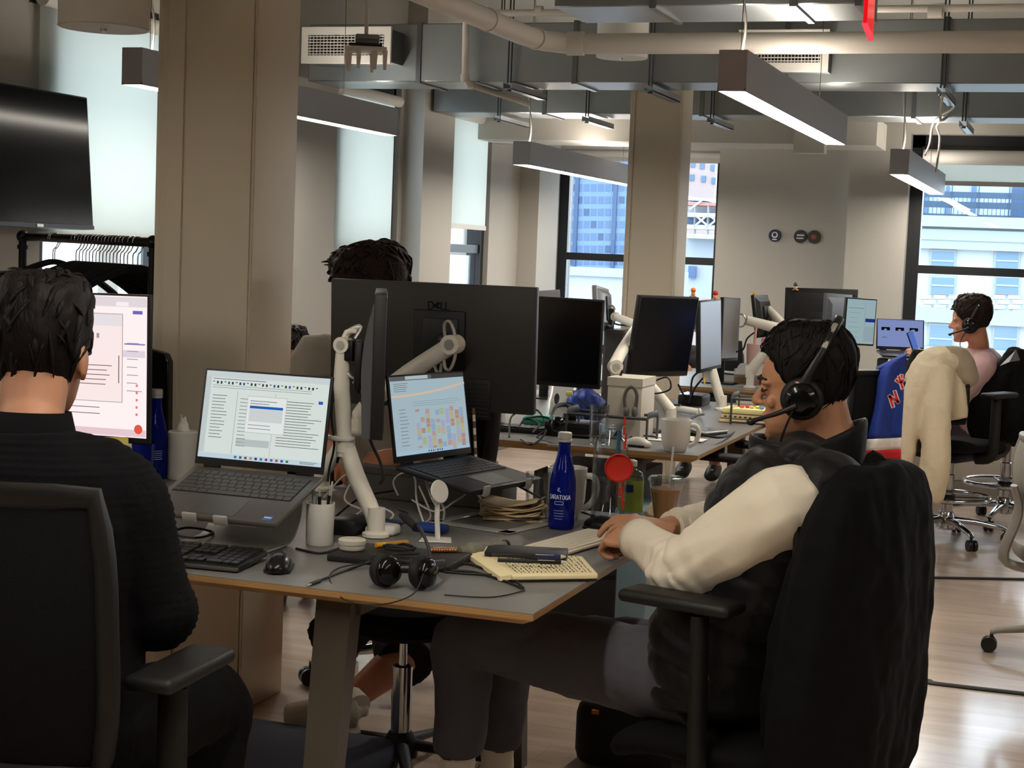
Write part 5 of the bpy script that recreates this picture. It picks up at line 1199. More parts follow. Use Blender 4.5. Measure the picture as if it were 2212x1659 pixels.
def keys(parent, M, w, d, rows, m, gap=.0022, h=.0014, me=None):
    """key caps as shared meshes; rows of unit widths from back to front"""
    me = MB().box((0, 0, h / 2), (1, 1, h)).mesh('key') if me is None else me
    rh = d / len(rows)
    if not me.materials: me.materials.append(m)
    for r, row in enumerate(rows):
        tot = sum(abs(u) for u in row); x = -w / 2; y = d / 2 - rh * (r + .5)
        for u in row:
            kw = abs(u) / tot * w
            if u > 0:
                o = bpy.data.objects.new('key', me); COL.objects.link(o); o.parent = parent
                o.matrix_basis = M @ Matrix.Translation((x + kw / 2, y, 0)) @ Matrix.Diagonal((kw - gap, rh - gap, 1, 1))
            x += kw
ROWS_L = [[1] * 14, [1] * 13 + [1.5], [1.5] + [1] * 12 + [1], [1.75] + [1] * 11 + [1.8], [2.2] + [1] * 10 + [2.3], [1, 1, 1, 1.2, 5.5, 1.1, 1, 1, 1, 1]]
def laptop(label, hinge, yaw, pitch, lean, w, d, hs, body, key, bg, est, rects, kb=True, syaw=None, th=.014):
    t = thing('laptop', label, 'laptop', (hinge[0], hinge[1], hinge[2] - .03))
    Mb = T_(hinge, yaw, pitch); Ms = T_(hinge, yaw if syaw is None else syaw, lean)
    base = MB().bb((-w / 2, -d, -th), (w / 2, 0, 0), Mb, bev=.005).build('base', body, t)
    if kb:
        MB().bb((-w * .45, -d * .56, .0001), (w * .45, -d * .10, .0006), Mb).build('keyboard_well', LAPD, base, 0)
        keys(base, Mb @ Matrix.Translation((0, -d * .33, .0006)), w * .89, d * .45, ROWS_L, key)
        MB().bb((-w * .17, -d * .95, .0002), (w * .17, -d * .62, .0008), Mb).build('touchpad', mat('touchpad_grey', (84, 82, 80), .35, .3) if body is LAPG else mat('touchpad_black', (30, 30, 32), .35), base, 0)
    for s in (-1, 1): MB().bb((s * w * .36 - .02, -.006, -.006), (s * w * .36 + .02, .006, .005), Mb).build('hinge', LAPD, t, 0)
    lid = MB().bb((-w / 2, -.0025, .004), (w / 2, .005, hs), Ms, bev=.002).build('lid', LAPD, t)
    Mu = Ms @ Matrix.Translation((0, -.0027, .004 + hs / 2)) @ Matrix.Rotation(PI / 2, 4, 'X')
    sw, sh = w - .014, hs - .026
    sc = MB().bb((-sw / 2, -sh / 2 + .004, 0), (sw / 2, sh / 2 + .004, .0004), Mu).build('screen', emitter('scr_' + label[:14], bg, est), t, 0)
    ui(sc, Mu @ Matrix.Translation((0, .004, 0)), sw, sh, rects)
    return t, Mb, Ms
# --- grey laptop on curved stand
S1 = 1.10; e0 = EYE
def scl(p, s): return e0 + (V(p) - e0) * s
hg = scl((-1.6685, 3.1171, .9518), S1); W1, D1 = .314 * S1, .222 * S1; H1 = .215 * S1
GR = (120, 128, 126); DKT = (70, 78, 80); R_ = []
R_ += [(0, 0, 1, .055, (205, 224, 236), .8, 1, 'task_bar'), (0, .93, 1, 1, (214, 224, 224), .8, 1, 'title_bar'), (0, .06, .045, .93, (206, 216, 216), .8, 1, 'side_bar')]
R_ += [(.06 + .031 * i, .855 + .02 * (i % 3 == 0), .075 + .031 * i, .885, DKT if i % 4 else (60, 110, 190), .5, 2, 'ribbon_icon') for i in range(28)]
R_ += textlines(.06, .95, .80, .85, 2, GR, .6, 2, rag=.1, sd=2, th=.004) + textlines(.07, .20, .22, .74, 14, DKT, .5, 2, sd=3) + textlines(.30, .38, .14, .72, 14, GR, .6, 2, sd=4) + textlines(.62, .97, .18, .72, 17, DKT, .5, 2, sd=5)
R_ += [(.27, .06, .275, .78, (190, 200, 200), .7, 2, 'divider'), (.58, .06, .584, .78, (190, 200, 200), .7, 2, 'divider'), (.30, .16, .57, .24, (196, 204, 204), .8, 2, 'selected_row'), (.36, .32, .68, .74, (186, 196, 200), .75, 3, 'dialog_edge'), (.363, .325, .677, .735, (236, 240, 238), .85, 4, 'dialog'),
      (.385, .60, .655, .63, (40, 100, 190), .8, 5, 'selected_line'), (.385, .45, .655, .598, (218, 224, 224), .8, 5, 'list_box'), (.93, .70, .965, .735, (40, 100, 190), .8, 3, 'badge')]
R_ += textlines(.385, .62, .64, .70, 2, DKT, .5, 5, sd=8) + textlines(.385, .6, .35, .43, 2, GR, .6, 5, sd=9) + textlines(.06, .5, .90, .925, 1, DKT, .5, 2, rag=.1)
TB = [(60, 120, 200), (90, 100, 110), (120, 90, 60), (220, 150, 60), (40, 60, 110), (60, 130, 200), (150, 60, 120), (90, 100, 200), (200, 80, 60), (60, 90, 170), (40, 140, 100)]
R_ += [(.30 + .042 * i, .015, .32 + .042 * i, .042, c, .7, 2, 'app_icon') for i, c in enumerate(TB)] + textlines(.83, .97, .012, .045, 2, GR, .6, 2, rag=.2)
lt, Mb, Ms = laptop('grey laptop with open mail window on a silver stand at the near desk', hg, -.005, .3275, -.177, W1, D1, H1, LAPG, KEYM, (226, 236, 231), .82, R_)
stk = MB().bb((W1 / 2 - .042, -D1 + .010, .0002), (W1 / 2 - .018, -D1 + .030, .0008), Mb).build('sticker', mat('blue_sticker', (40, 96, 170), .3), bpy.data.objects['base'], 0)
MB().bb((W1 / 2 - .039, -D1 + .020, .0009), (W1 / 2 - .021, -D1 + .024, .0011), Mb).build('sticker_print', mat('sticker_white', (225, 230, 235), .4), bpy.data.objects['base'], 0)
# curved stand: tray, back bend, concave wall and base plate, one bent sheet
st1 = thing('laptop_stand', 'silver curved metal stand under the grey laptop', 'laptop stand', (hg.x, hg.y - .1, DZ))
pr = [Mb @ V((0, y, -.0165)) for y in (-D1 + .004, -D1 * .5, -.035)]; yb_ = pr[-1].y; zt = pr[-1].z
prof = [(p.y, p.z) for p in pr] + [(yb_ + .022, zt + .002), (yb_ + .034, zt - .016), (yb_ + .032, zt - .06), (yb_ + .02, DZ + .045), (yb_ - .005, DZ + .016), (yb_ - .04, DZ + .004), (yb_ - .12, DZ + .0028), (yb_ - .17, DZ + .0028)]
xs0, xs1 = hg.x - .118, hg.x + .118
pp = spline([(0, a, c) for a, c in prof], 5)
MB().sheet(lambda u, v: V((xs0 + (xs1 - xs0) * u, pp[round(v * (len(pp) - 1))].y, pp[round(v * (len(pp) - 1))].z)), 4, len(pp) - 1).build('bent_sheet', SILV, st1, 60, [SOL(.005, 0), BEV(.0015)])
for s in (-.045, .035): MB().box((s, -D1 - .004, -.004), (.036, .008, .024), Mb, bev=.003).build('front_tab', SILV, st1)
# --- black laptop with the calendar
S2 = 1.08; hg2 = scl((-1.4865, 3.6873, .9281), S2); W2, D2, H2 = .314 * S2, .222 * S2, .215 * S2
R_ = [(0, .945, .55, 1, (120, 122, 128), .5, 1, 'tab_bar'), (.2, .955, .5, 1, (190, 208, 214), .7, 2, 'open_tab'), (.55, .945, 1, 1, (96, 92, 88), .4, 1, 'tab_bar_end'), (0, 0, 1, .05, (170, 200, 225), .8, 1, 'task_bar')]
R_ += textlines(.04, .24, .80, .92, 5, GR, .6, 2, sd=3) + textlines(.08, .2, .1, .60, 11, GR, .55, 2, sd=6) + textlines(.27, .95, .60, .68, 3, (150, 165, 172), .6, 2, sd=4, th=.004)
cs = [(202, 172, 166), (162, 188, 216), (206, 188, 168), (184, 190, 220), (184, 200, 150), (196, 158, 146), (204, 196, 152)]
RR = random.Random(4)
for d_ in range(5):
    for k in range(2):
        x0 = .29 + d_ * .135 + k * .062; y = .58 - .06 * RR.random()
        while y > .08:
            hh_ = RR.choice((.035, .05, .07, .1)); 
            if RR.random() > .22: R_.append((x0, y - hh_ + .006, x0 + .054, y, cs[(d_ * 2 + k * 3 + int(y * 9)) % 7], .68, 3, 'calendar_entry'))
            y -= hh_
sw_ = [(.0 + .05 * i, .735 + .11 * (i / 19.0) ** 2, .052 + .05 * i, .765 + .11 * (i / 19.0) ** 2, (226, 200, 178), .75, 2, 'banner_curve') for i in range(20)]
R_ += sw_ + [(.42 + .03 * i, .012, .435 + .03 * i, .036, c, .6, 2, 'app_icon') for i, c in enumerate(TB[:7])]
laptop('black laptop showing a coloured calendar on an open stand', hg2, 1.335, .165, -.165, W2, D2, H2, LAPD, KEYB, (182, 206, 216), .70, R_, syaw=1.3174)
Mb2 = T_(hg2, 1.335, .165)
st2 = thing('laptop_stand', 'aluminium open-frame stand under the calendar laptop', 'laptop stand', (hg2.x + .1, hg2.y, DZ))
fx = rotz(1.335); c0 = V((hg2.x + .19, hg2.y - .04, DZ))
Tb = Matrix.Translation(c0) @ fx
for lo, hi in (((-.125, -.13, 0), (.125, -.095, .004)), ((-.125, .09, 0), (.125, .12, .004)), ((-.125, -.13, 0), (-.09, .12, .004)), ((.09, -.13, 0), (.125, .12, .004))): MB().bb(lo, hi, Tb, bev=.001, seg=1).build('base_bar', SILV, st2)
for s in (-1, 1):
    p0 = Tb @ V((s * .1, .1, .004)); p1 = Mb2 @ V((s * .1, -.06, -.018)); p2 = Mb2 @ V((s * .1, -D2 + .01, -.018)); p3 = Mb2 @ V((s * .1, -D2 - .002, .006))
    dirx = fx.to_3x3() @ V((1, 0, 0))
    for o_ in (-.014, .014): MB().tube([p0 + dirx * o_, p0 + dirx * o_ + V((0, 0, .03)), p0.lerp(p1, .6) + dirx * o_, p1 + dirx * o_], [(.005, .003)], n=8, sm=4).build('upright_rail', SILV, st2, 60)
    MB().tube([p1, p1.lerp(p2, .5), p2, p2 + (p2 - p1).normalized() * .012, p3], [(.017, .0025)], n=8, sm=3).build('tray_arm', SILV, st2, 60)
MB().seg(Mb2 @ V((-.1, -.06, -.03)), Mb2 @ V((.1, -.06, -.03)), .011).build('hinge_tube', SILV, st2)

# --- left man's monitor, bottle, tissue tub, sticky note
TLm, TRm = at(28, 624, y=4.0), at(328, 640, y=4.0); BRm, BLm = at(314, 958, y=4.0), at(14, 942, y=4.0)
tm, Mm, wm, hm_, scm = monitor('lit monitor with pinkish windows in front of the man at lower left', TLm, TRm, BRm, BLm, screen=emitter('screen_pink', (249, 230, 230), 1.08), bz=.006, chin=.018)
PKT = (170, 130, 135); R_ = [(0, .93, 1, 1, (232, 222, 226), .9, 1, 'title_bar'), (.0, .0, 1, .05, (236, 206, 214), .9, 1, 'task_bar'), (.2, .24, .83, .88, (200, 180, 184), .7, 2, 'window_edge'), (.2, .245, .825, .875, (252, 234, 232), .95, 3, 'front_window'), (.2, .79, .825, .875, (238, 230, 234), .9, 4, 'window_title')]
R_ += textlines(.45, .78, .35, .52, 5, PKT, .55, 5, sd=3) + textlines(.86, .97, .3, .7, 7, (190, 176, 196), .7, 2, sd=5) + textlines(.45, .95, .13, .22, 2, PKT, .6, 2, sd=2, rag=.6)
R_ += [(.80, .38, .806, .58, (110, 90, 96), .5, 5, 'scroll_bar'), (.58, .70, .60, .735, (90, 90, 96), .5, 5, 'page_icon'), (.64, .70, .66, .735, (190, 190, 200), .6, 5, 'page_icon'), (.9, .88, .97, .905, (130, 120, 210), .7, 2, 'tag'), (.78, .935, .87, .965, (252, 240, 240), .95, 2, 'tooltip'), (.84, .66, .99, .67, (150, 150, 200), .7, 2, 'rule'), (.82, .57, .99, .62, (230, 218, 230), .9, 1, 'band')]
R_ += [(.925, .36 - .052 * i, .94, .378 - .052 * i, (236, 140, 140), .8, 2, 'row_mark') for i in range(5)]
ui(scm, Mm @ Matrix.Translation((0, .006, .0012)), wm - .012, hm_ - .03, R_)
c = Mm @ V(((.935 - .5) * wm, (.10 - .5) * hm_, .003)); Rm = Mm.copy(); Rm.translation = c
MB().lathe([(.0135, 0), (.0135, .0006)], 24, Rm).build('round_button', emitter('ui_orange', (236, 92, 70), .85), scm, 0)
MB().seg(at(110, 1010, y=4.06), (at(110, 1010, y=4.06).x, 4.08, DZ), .02).build('stand_post', MONB, tm)
c = at(110, 1040, y=4.08); MB().lathe([(.11, 0), (.11, .008), (.03, .014)], 32, Matrix.Translation((c.x, 4.08, DZ))).build('stand_foot', MONB, tm)
sn = thing('sticky_note', 'yellow sticky note on the bottom bezel of the left monitor', 'sticky note', at(258, 962, y=3.985))
MB().add([at(224, 944, y=3.985), at(277, 944, y=3.985), at(278, 975, y=3.98), at(226, 975, y=3.975), at(224, 944, y=3.986), at(277, 944, y=3.986), at(278, 975, y=3.981), at(226, 975, y=3.976)], [(0, 1, 2, 3), (7, 6, 5, 4), (0, 1, 5, 4), (1, 2, 6, 5), (2, 3, 7, 6), (3, 0, 4, 7)]).build('note_sheet', mat('sticky_yellow', (232, 214, 120), .8), sn, 0)
pn = thing('desk_divider', 'dark upright divider with rounded top beside the left monitor', 'divider', at(345, 1015, y=4.22))
a = at(300, 1020, y=4.2); b = at(368, 760, y=4.2); q = [(a.x, DZ), (b.x + .005, DZ), (b.x, b.z - .03), (b.x - .012, b.z - .006), (b.x - .035, b.z), (a.x, b.z + .01)]
MB().prism(q, .03, Matrix(((1, 0, 0, 0), (0, 0, 1, 4.19), (0, 1, 0, 0), (0, 0, 0, 1)))).build('panel_body', mat('gloss_dark', (18, 17, 17), .18), pn, 30, [BEV(.004)])
def bottle(label, base, R, Hh, glass, letters=True, m2=None):
    t = thing('glass_bottle', label, 'bottle', base); T = Matrix.Translation(V(base))
    k = Hh / .245
    pf = [(0, .003), (R * .8, .0), (R * .97, .004), (R, .012), (R, .105 * k), (R * .97, .125 * k), (R * .80, .155 * k), (R * .55, .185 * k), (R * .46, .205 * k), (R * .46, .222 * k)]
    MB().lathe(pf, 40, T, cap=False).build('glass', glass, t, 60)
    MB().lathe([(R * .47, .222 * k), (R * .53, .223 * k), (R * .53, .228 * k), (R * .49, .229 * k), (R * .53, .231 * k), (R * .53, .245 * k), (R * .45, .247 * k), (0, .247 * k)], 30, T).build('screw_cap', SILV, t, 30)
    return t
BLUEG = mat('cobalt_glass', (16, 34, 150), .06, spec=.6, trans=.55, ior=1.3)
def bfont(ch):
    F = {'S': [(1, .9), (.6, 1), (.15, .85), (.2, .6), (.8, .42), (.85, .15), (.4, 0), (0, .1)], 'A': [(0, 0), (.45, 1), (.55, 1), (1, 0)], 'R': [(0, 0), (0, 1), (.7, 1), (.9, .75), (.7, .5), (0, .5), (.45, .5), (1, 0)], 'T': [(0, 1), (1, 1), (.5, 1), (.5, 0)], 'O': [(.5, 0), (.1, .2), (.1, .8), (.5, 1), (.9, .8), (.9, .2), (.5, 0)], 'G': [(.95, .8), (.5, 1), (.1, .8), (.1, .2), (.5, 0), (.95, .2), (.95, .48), (.6, .48)]}
    return F[ch]
def wrap_text(t, base, R, zc, text, hgt, wid, m, ang0, sp=.0012, bold=.0009):
    """letters printed round a cylinder"""
    n = len(text); step = (wid + sp) / R
    for i, ch in enumerate(text):
        a0 = ang0 + (i - (n - 1) / 2) * step; b = MB()
        strokes = [bfont(ch)] + ([[(.2, .35), (.8, .35)]] if ch == 'A' else [])
        for S in strokes:
            for (u0, v0), (u1, v1) in zip(S, S[1:]):
                P = []
                for (u, v) in ((u0, v0), (u1, v1)): P.append(((u - .5) * wid, (v - .5) * hgt))
                dx, dz = P[1][0] - P[0][0], P[1][1] - P[0][1]; L = math.hypot(dx, dz) or 1; nx, nz_ = -dz / L * bold, dx / L * bold
                q = []
                for (x, z), s in ((P[0], -1), (P[1], -1), (P[1], 1), (P[0], 1)):
                    aa = a0 + (x + nx * s) / R; q.append((aa, z + nz_ * s))
                o = [V(base) + V((r * math.cos(aa), r * math.sin(aa), zc + z)) for r in (R + .0003, R + .0009) for aa, z in q]
                b.add(o, [(0, 1, 2, 3), (4, 5, 6, 7), (0, 1, 5, 4), (1, 2, 6, 5), (2, 3, 7, 6), (3, 0, 4, 7)])
        b.build('letter', m, t, 0)
bb_ = at(1212, 1141, z=DZ); bt = bottle('tall cobalt blue glass bottle in the middle of the near desk', bb_, .0345, .248, BLUEG)
WP = mat('white_print', (205, 212, 230), .5); face = math.atan2(-bb_.y, -bb_.x)
wrap_text(bt, bb_, .0345, .085, 'SARATOGA', .011, .0064, WP, face - .25)
def ring_mark(t, base, R, z0, z1, a0, a1, m, name, th=.0006):
    n = 8; b = MB()
    o = [V(base) + V(((R + r) * math.cos(a0 + (a1 - a0) * i / n), (R + r) * math.sin(a0 + (a1 - a0) * i / n), z)) for r in (.0002, .0008) for z in (z0, z1) for i in range(n + 1)]
    k = n + 1
    for i in range(n): b.add([o[i], o[i + 1], o[k + i + 1], o[k + i], o[2 * k + i], o[2 * k + i + 1], o[3 * k + i + 1], o[3 * k + i]], [(0, 1, 2, 3), (4, 5, 6, 7), (0, 1, 5, 4), (3, 2, 6, 7)])
    b.build(name, m, t, 0, doubles=1e-6)
for (z0, z1, a, w_) in ((.0735, .0745, -.25, .32), (.066, .067, -.25, .32), (.050, .0508, -.25, .36), (.043, .0438, -.25, .36), (.036, .0368, -.25, .36), (.029, .0298, -.25, .30)): ring_mark(bt, bb_, .0345, z0, z1, face + a - w_, face + a + w_, WP, 'label_rule')
for s in (-1, 1): ring_mark(bt, bb_, .0345, .066, .0745, face - .25 + s * .32 - .012, face - .25 + s * .32 + .012, WP, 'label_rule')
em = [(-.003, .100), (-.0045, .105), (-.0015, .110), (.001, .107), (-.003, .102), (.0045, .099)]
for p, q in zip(em, em[1:]):
    f_ = lambda x, z, r: bb_ + V(((.0345 + r) * math.cos(face - .25 + x / .0345), (.0345 + r) * math.sin(face - .25 + x / .0345), z)); MB().seg(f_(*p, .0004), f_(*q, .0004), .0006, n=6).build('emblem_stroke', WP, bt)
b2 = at(334, 1036, y=4.12); bb2 = V((b2.x, 4.12, DZ)); bt2 = bottle('tall cobalt blue glass bottle beside the left monitor', bb2, .0345, .262, BLUEG)
for z in (.06, .066, .072, .078, .084): ring_mark(bt2, bb2, .0345, z, z + .0012, math.atan2(-bb2.y, -bb2.x) - .6, math.atan2(-bb2.y, -bb2.x) + .6, WP, 'label_rule')
g2 = at(308, 1030, y=4.02); gt = thing('blue_tumbler', 'blue glass tumbler in front of the bottle beside the left monitor', 'glass', (g2.x, 4.02, DZ)); MB().lathe([(0, .004), (.026, .004), (.028, 0), (.033, .115), (.031, .115), (.027, .008), (0, .008)], 32, Matrix.Translation((g2.x, 4.02, DZ)), cap=False).build('glass', mat('cobalt_glass'), gt, 60)
tc = at(393, 1022, y=4.16); tt = thing('tissue_tub', 'white round tissue tub in front of the near column', 'tissue tub', (tc.x, 4.16, DZ)); Tt = Matrix.Translation((tc.x, 4.16, DZ))
MB().lathe([(0, 0), (.040, 0), (.0425, .004), (.0425, .122), (.044, .126), (.044, .138), (.040, .142), (.018, .142)], 36, Tt).build('tub', WHITEP, tt)
MB().sheet(lambda u, v: Tt @ V((.02 * (1 - v * .7) * math.cos(u * 2 * PI) + .006 * nz((u * 3, v * 3, 0)), .018 * (1 - v * .6) * math.sin(u * 2 * PI), .138 + .045 * v + .012 * nz((u * 4, v * 2, 5)))), 16, 6, True).build('tissue', mat('tissue_white', (240, 238, 234), .9), tt, 180, [SOL(.001)])
# --- black keyboard and mouse
kc = (at(370, 1228, z=DZ) + at(515, 1236, z=DZ)) / 2; k1 = at(515, 1238, z=DZ); k2 = at(573, 1190, z=DZ)
kyaw = math.atan2(k2.y - k1.y, k2.x - k1.x) - PI / 2; kd = .155; kw = .44
kb = thing('keyboard', 'black desktop keyboard below the grey laptop', 'keyboard', k1); Mk = Matrix.Translation(k1) @ rotz(math.radians(4)) @ Matrix.Translation((-kw / 2, kd / 2, 0)) @ Matrix.Rotation(.07, 4, 'X')
kbase = MB().bb((-kw / 2, -kd / 2, .004), (kw / 2, kd / 2, .018), Mk, bev=.005).build('keyboard_base', mat('keyboard_black', (26, 25, 25), .45), kb)
MB().bb((-kw / 2, -kd / 2 - .006, .008), (kw / 2, -kd / 2 + .004, .016), Mk, bev=.003).build('front_lip', mat('keyboard_lip', (92, 88, 82), .35, .4), kb)
keys(kbase, Mk @ Matrix.Translation((0, 0, .018)), kw - .012, kd - .016, [[1, -.5, 1, 1, 1, 1, -.3, 1, 1, 1, 1, -.3, 1, 1, 1, 1, -.3, 1, 1, 1, -.3, 1, 1, 1, 1]] + [[1] * 13 + [2, -.3, 1, 1, 1, -.3, 1, 1, 1, 1], [1.5] + [1] * 12 + [1.5, -.3, 1, 1, 1, -.3, 1, 1, 1, 1], [1.8] + [1] * 11 + [2.2, -3.6, 1, 1, 1, 1], [2.3] + [1] * 10 + [2.7, -1.3, 1, -1.3, 1, 1, 1, 1], [1.25, 1.25, 1.25, 6.25, 1.25, 1.25, 1.25, 1.25, -.3, 1, 1, 1, -.3, 2, 1, 1]], mat('key_cap_black', (30, 29, 29), .35), h=.006, gap=.003)
def mouse(label, p, yaw, m=None, k=1.0, m2=None):
    t = thing('computer_mouse', label, 'mouse', p); M = Matrix.Translation(V(p)) @ rotz(yaw) @ Matrix.Diagonal((k, k, k, 1)); L = []
    for i in range(11):
        u = i / 10; y = -.055 + .11 * u; w = .031 * (1 - abs(2 * u - 1) ** 3.2 * .62) * (1 - .10 * math.sin(u * PI)); h = .036 * math.sin(PI * (.12 + .78 * (1 - u))) ** .8
        L.append([V((w * math.cos(a), y, .002)) if math.sin(a) < 0 else V((w * math.cos(a), y, .004 + h * math.sin(a) ** .75)) for a in (2 * PI * j / 20 for j in range(20))])
    MB().loft(L, M=M).build('mouse_shell', m or mat('mouse_black', (18, 18, 18), .25), t, 180, [SS(1)])
    MB().lathe([(.004, -.0035), (.008, -.003), (.0085, 0), (.008, .003), (.004, .0035)], 16, M @ Matrix.Translation((0, .03, .031)) @ Matrix.Rotation(PI / 2, 4, 'Y')).build('scroll_wheel', BLACKP, t)
    MB().box((0, .004, .006), (.058, .085, .008), M, bev=.004).build('mouse_base', m2 or BLACKP, t)
    return t
mouse('black computer mouse right of the black keyboard', at(602, 1232, z=DZ), math.radians(20))
mouse('black computer mouse under the right hand of the man with headset', at(1302, 1146, z=DZ), math.radians(75))
# --- pen cup with pens
c = at(690, 1176, z=DZ); t = thing('pen_cup', 'white ceramic pen cup beside the laptop stand', 'cup', c); Tc = Matrix.Translation(c)
MB().lathe([(0, 0), (.029, 0), (.032, .004), (.034, .1), (.0315, .1), (.029, .006), (0, .006)], 32, Tc, cap=False).build('cup_body', WHITEP, t)
for i, (dx, dy, l, r, m_) in enumerate(((-.012, .004, .145, .0045, (30, 32, 60)), (.01, .008, .15, .0045, (200, 200, 200)), (.004, -.012, .138, .004, (20, 20, 22)), (-.006, -.01, .15, .0045, (150, 150, 155)), (.014, -.004, .14, .004, (22, 22, 24)))):
    p = c + V((dx * .5, dy * .5, .01)); q = c + V((dx * 2.1, dy * 2.1, l)); pt = thing('pen', ('navy', 'pale', 'slim black', 'grey', 'short black')[i] + ' pen standing in the white pen cup', 'pen', p, group='pens in the cup')
    MB().seg(p, p.lerp(q, .85), r).build('barrel', mat('pen_%d' % i, m_, .35), pt); MB().seg(p.lerp(q, .85), q, r * .8, r * .5).build('pen_end', SILV, pt)
# --- black folder, tin, marker, coil, grip
a = at(705, 1212, z=DZ); b_ = at(1005, 1210, z=DZ); Tf = Matrix.Translation(a) @ rotz(math.radians(3))
t = thing('black_folder', 'flat black case lying under the round white tin', 'case', a)
MB().bb((0, 0, 0), (.29, .17, .017), Tf, bev=.004).build('case_body', mat('black_leather', (20, 19, 19), .5, bump=.2, bscale=180), t); MB().tube([Tf @ V((.004, .002, .0085)), Tf @ V((.286, .002, .0085))], .0012, n=6).build('zip', STEEL, t)
c = at(760, 1186, z=DZ + .018); t = thing('round_tin', 'round white screw-top tin on the black case', 'tin', c); Tc = Matrix.Translation(c)
MB().lathe([(0, 0), (.028, 0), (.0295, .002), (.0295, .012)], 36, Tc).build('tin_body', mat('tin_white', (196, 190, 176), .5), t); MB().lathe([(.031, .012), (.0315, .014), (.0315, .022), (.029, .024), (0, .024)], 36, Tc).build('tin_lid', mat('tin_white'), t)
p = at(812, 1178, z=DZ + .022); q = at(880, 1172, z=DZ + .022); t = thing('marker', 'yellow marker pen on the black case', 'marker', p); MB().seg(p, p.lerp(q, .3), .006, .006).build('cap', mat('marker_yellow', (222, 160, 40), .4), t); MB().seg(p.lerp(q, .3), q, .0065).build('barrel', mat('marker_ochre', (178, 128, 50), .45), t)
p = at(862, 1186, z=DZ + .022); t = thing('cable_coil', 'coiled black cable on the black case', 'cable', p); MB().tube([p + V(((.034 + .002 * (i // 12)) * math.cos(i * PI / 6), .02 * math.sin(i * PI / 6), .001 * (i % 7) + .0015 * (i // 12))) for i in range(40)], .0026, n=6, sm=2).build('coil', CAB, t, 60)
p = at(935, 1188, z=DZ + .022); q = at(985, 1188, z=DZ + .022); t = thing('bead_bracelet', 'bronze beaded bracelet on the black case', 'bracelet', p)
for i in range(10): MB().ell(p.lerp(q, i / 9), (.0042, .009, .0065)).build('bead', mat('bronze_bead', (186, 132, 96), .25, .7), t)
p = at(992, 1190, z=DZ + .018); q = at(1090, 1182, z=DZ + .018); t = thing('ribbed_grip', 'grey-green ribbed rubber grip behind the notebook', 'grip', p); d_ = (q - p)
MB().tube([p + d_ * (i / 24) for i in range(25)], [(.012 if i < 5 else .0165 + .0022 * math.sin(i * 1.3)) for i in range(25)], n=18).build('grip_body', mat('grip_grey', (118, 116, 100), .6), t, 60); MB().seg(p + d_ * .99, p + d_ * 1.05, .0175).build('grip_end', BLACKP, t)
# --- headset lying on the desk
t = thing('headset', 'black headset lying on the near desk with its microphone pointing up', 'headset', at(875, 1270, z=DZ))
for (px, py, ya) in ((832, 1240, .5), (912, 1243, .15)):
    c = at(px, py, y=3.06 if px < 870 else 3.08); ax_ = V((math.cos(ya), -math.sin(ya), .1)); s_, u_, d_ = frame(ax_); Te = Matrix((s_, u_, d_)).transposed().to_4x4(); Te.translation = V((c.x, c.y, DZ + .036))
    MB().lathe([(.012, -.014), (.030, -.016), (.035, -.008), (.035, .004), (.028, .008)], 32, Te).build('ear_cushion', mat('ear_cushion'), t, 60); MB().lathe([(.028, .006), (.031, .014), (.026, .024), (.012, .028), (0, .028)], 28, Te).build('ear_cup', mat('gloss_black'), t, 60)
c1_, c2_ = at(832, 1240, y=3.06), at(912, 1243, y=3.08)
MB().tube([V((c1_.x - .02, 3.06, DZ + .06)), V((c1_.x - .055, 3.12, DZ + .045)), V((c1_.x - .02, 3.2, DZ + .03)), V((c1_.x + .05, 3.22, DZ + .025)), V((c2_.x + .01, 3.17, DZ + .04)), V((c2_.x + .015, 3.1, DZ + .05))], [(.004, .010)], n=8, sm=6).build('headband', BLACKP, t, 60)
MB().seg(V((c1_.x + .02, 3.07, DZ + .04)), V((c2_.x - .02, 3.085, DZ + .04)), .009).build('band_pad', BLACKP, t)
MB().tube([V((c2_.x + .012, 3.08, DZ + .05)), at(930, 1200, y=3.10), at(912, 1150, y=3.13), at(885, 1122, y=3.16)], [.0045, .0035, .0035, .005], n=10, sm=5).build('mic_boom', BLACKP, t, 60)
MB().tube([at(897, 1138, y=3.14), at(875, 1118, y=3.17), at(866, 1112, y=3.18)], [.008, .0095, .006], n=12, sm=3).build('mic_foam', mat('foam_black', (22, 22, 22), .95), t, 60)
G = lambda px, py, h=.003: at(px, py, z=DZ + h)
for pts, r in (([G(905, 1196, .05), G(840, 1200, .03), G(760, 1228), G(700, 1250), G(672, 1262)], .0028), ([G(960, 1205), G(1040, 1212), G(1085, 1232), G(1130, 1270), G(1090, 1255), G(1020, 1235), G(950, 1232)], .0028), ([G(1125, 1272), G(1130, 1276, .002), G(1060, 1290, .002), G(960, 1285, .002)], .0015), ([G(940, 1225, .01), G(1010, 1218), G(1065, 1240), G(1025, 1240), G(960, 1235)], .0028), ([at(915, 1240, y=3.02), at(890, 1285, y=2.975), at(820, 1306, y=2.965), at(745, 1296, y=2.968), at(712, 1250, z=DZ + .002), at(730, 1228, z=DZ + .002), at(790, 1215, z=DZ + .02)], .0016)):
    MB().tube(pts, r, n=8, sm=7).build('headset_cord', CAB, t, 60)
MB().seg(G(690, 1255), G(672, 1262), .0045, .004).build('plug_grip', BLACKP, t); MB().seg(G(672, 1262), G(663, 1266), .0022, .0018).build('plug_tip', SILV, t)
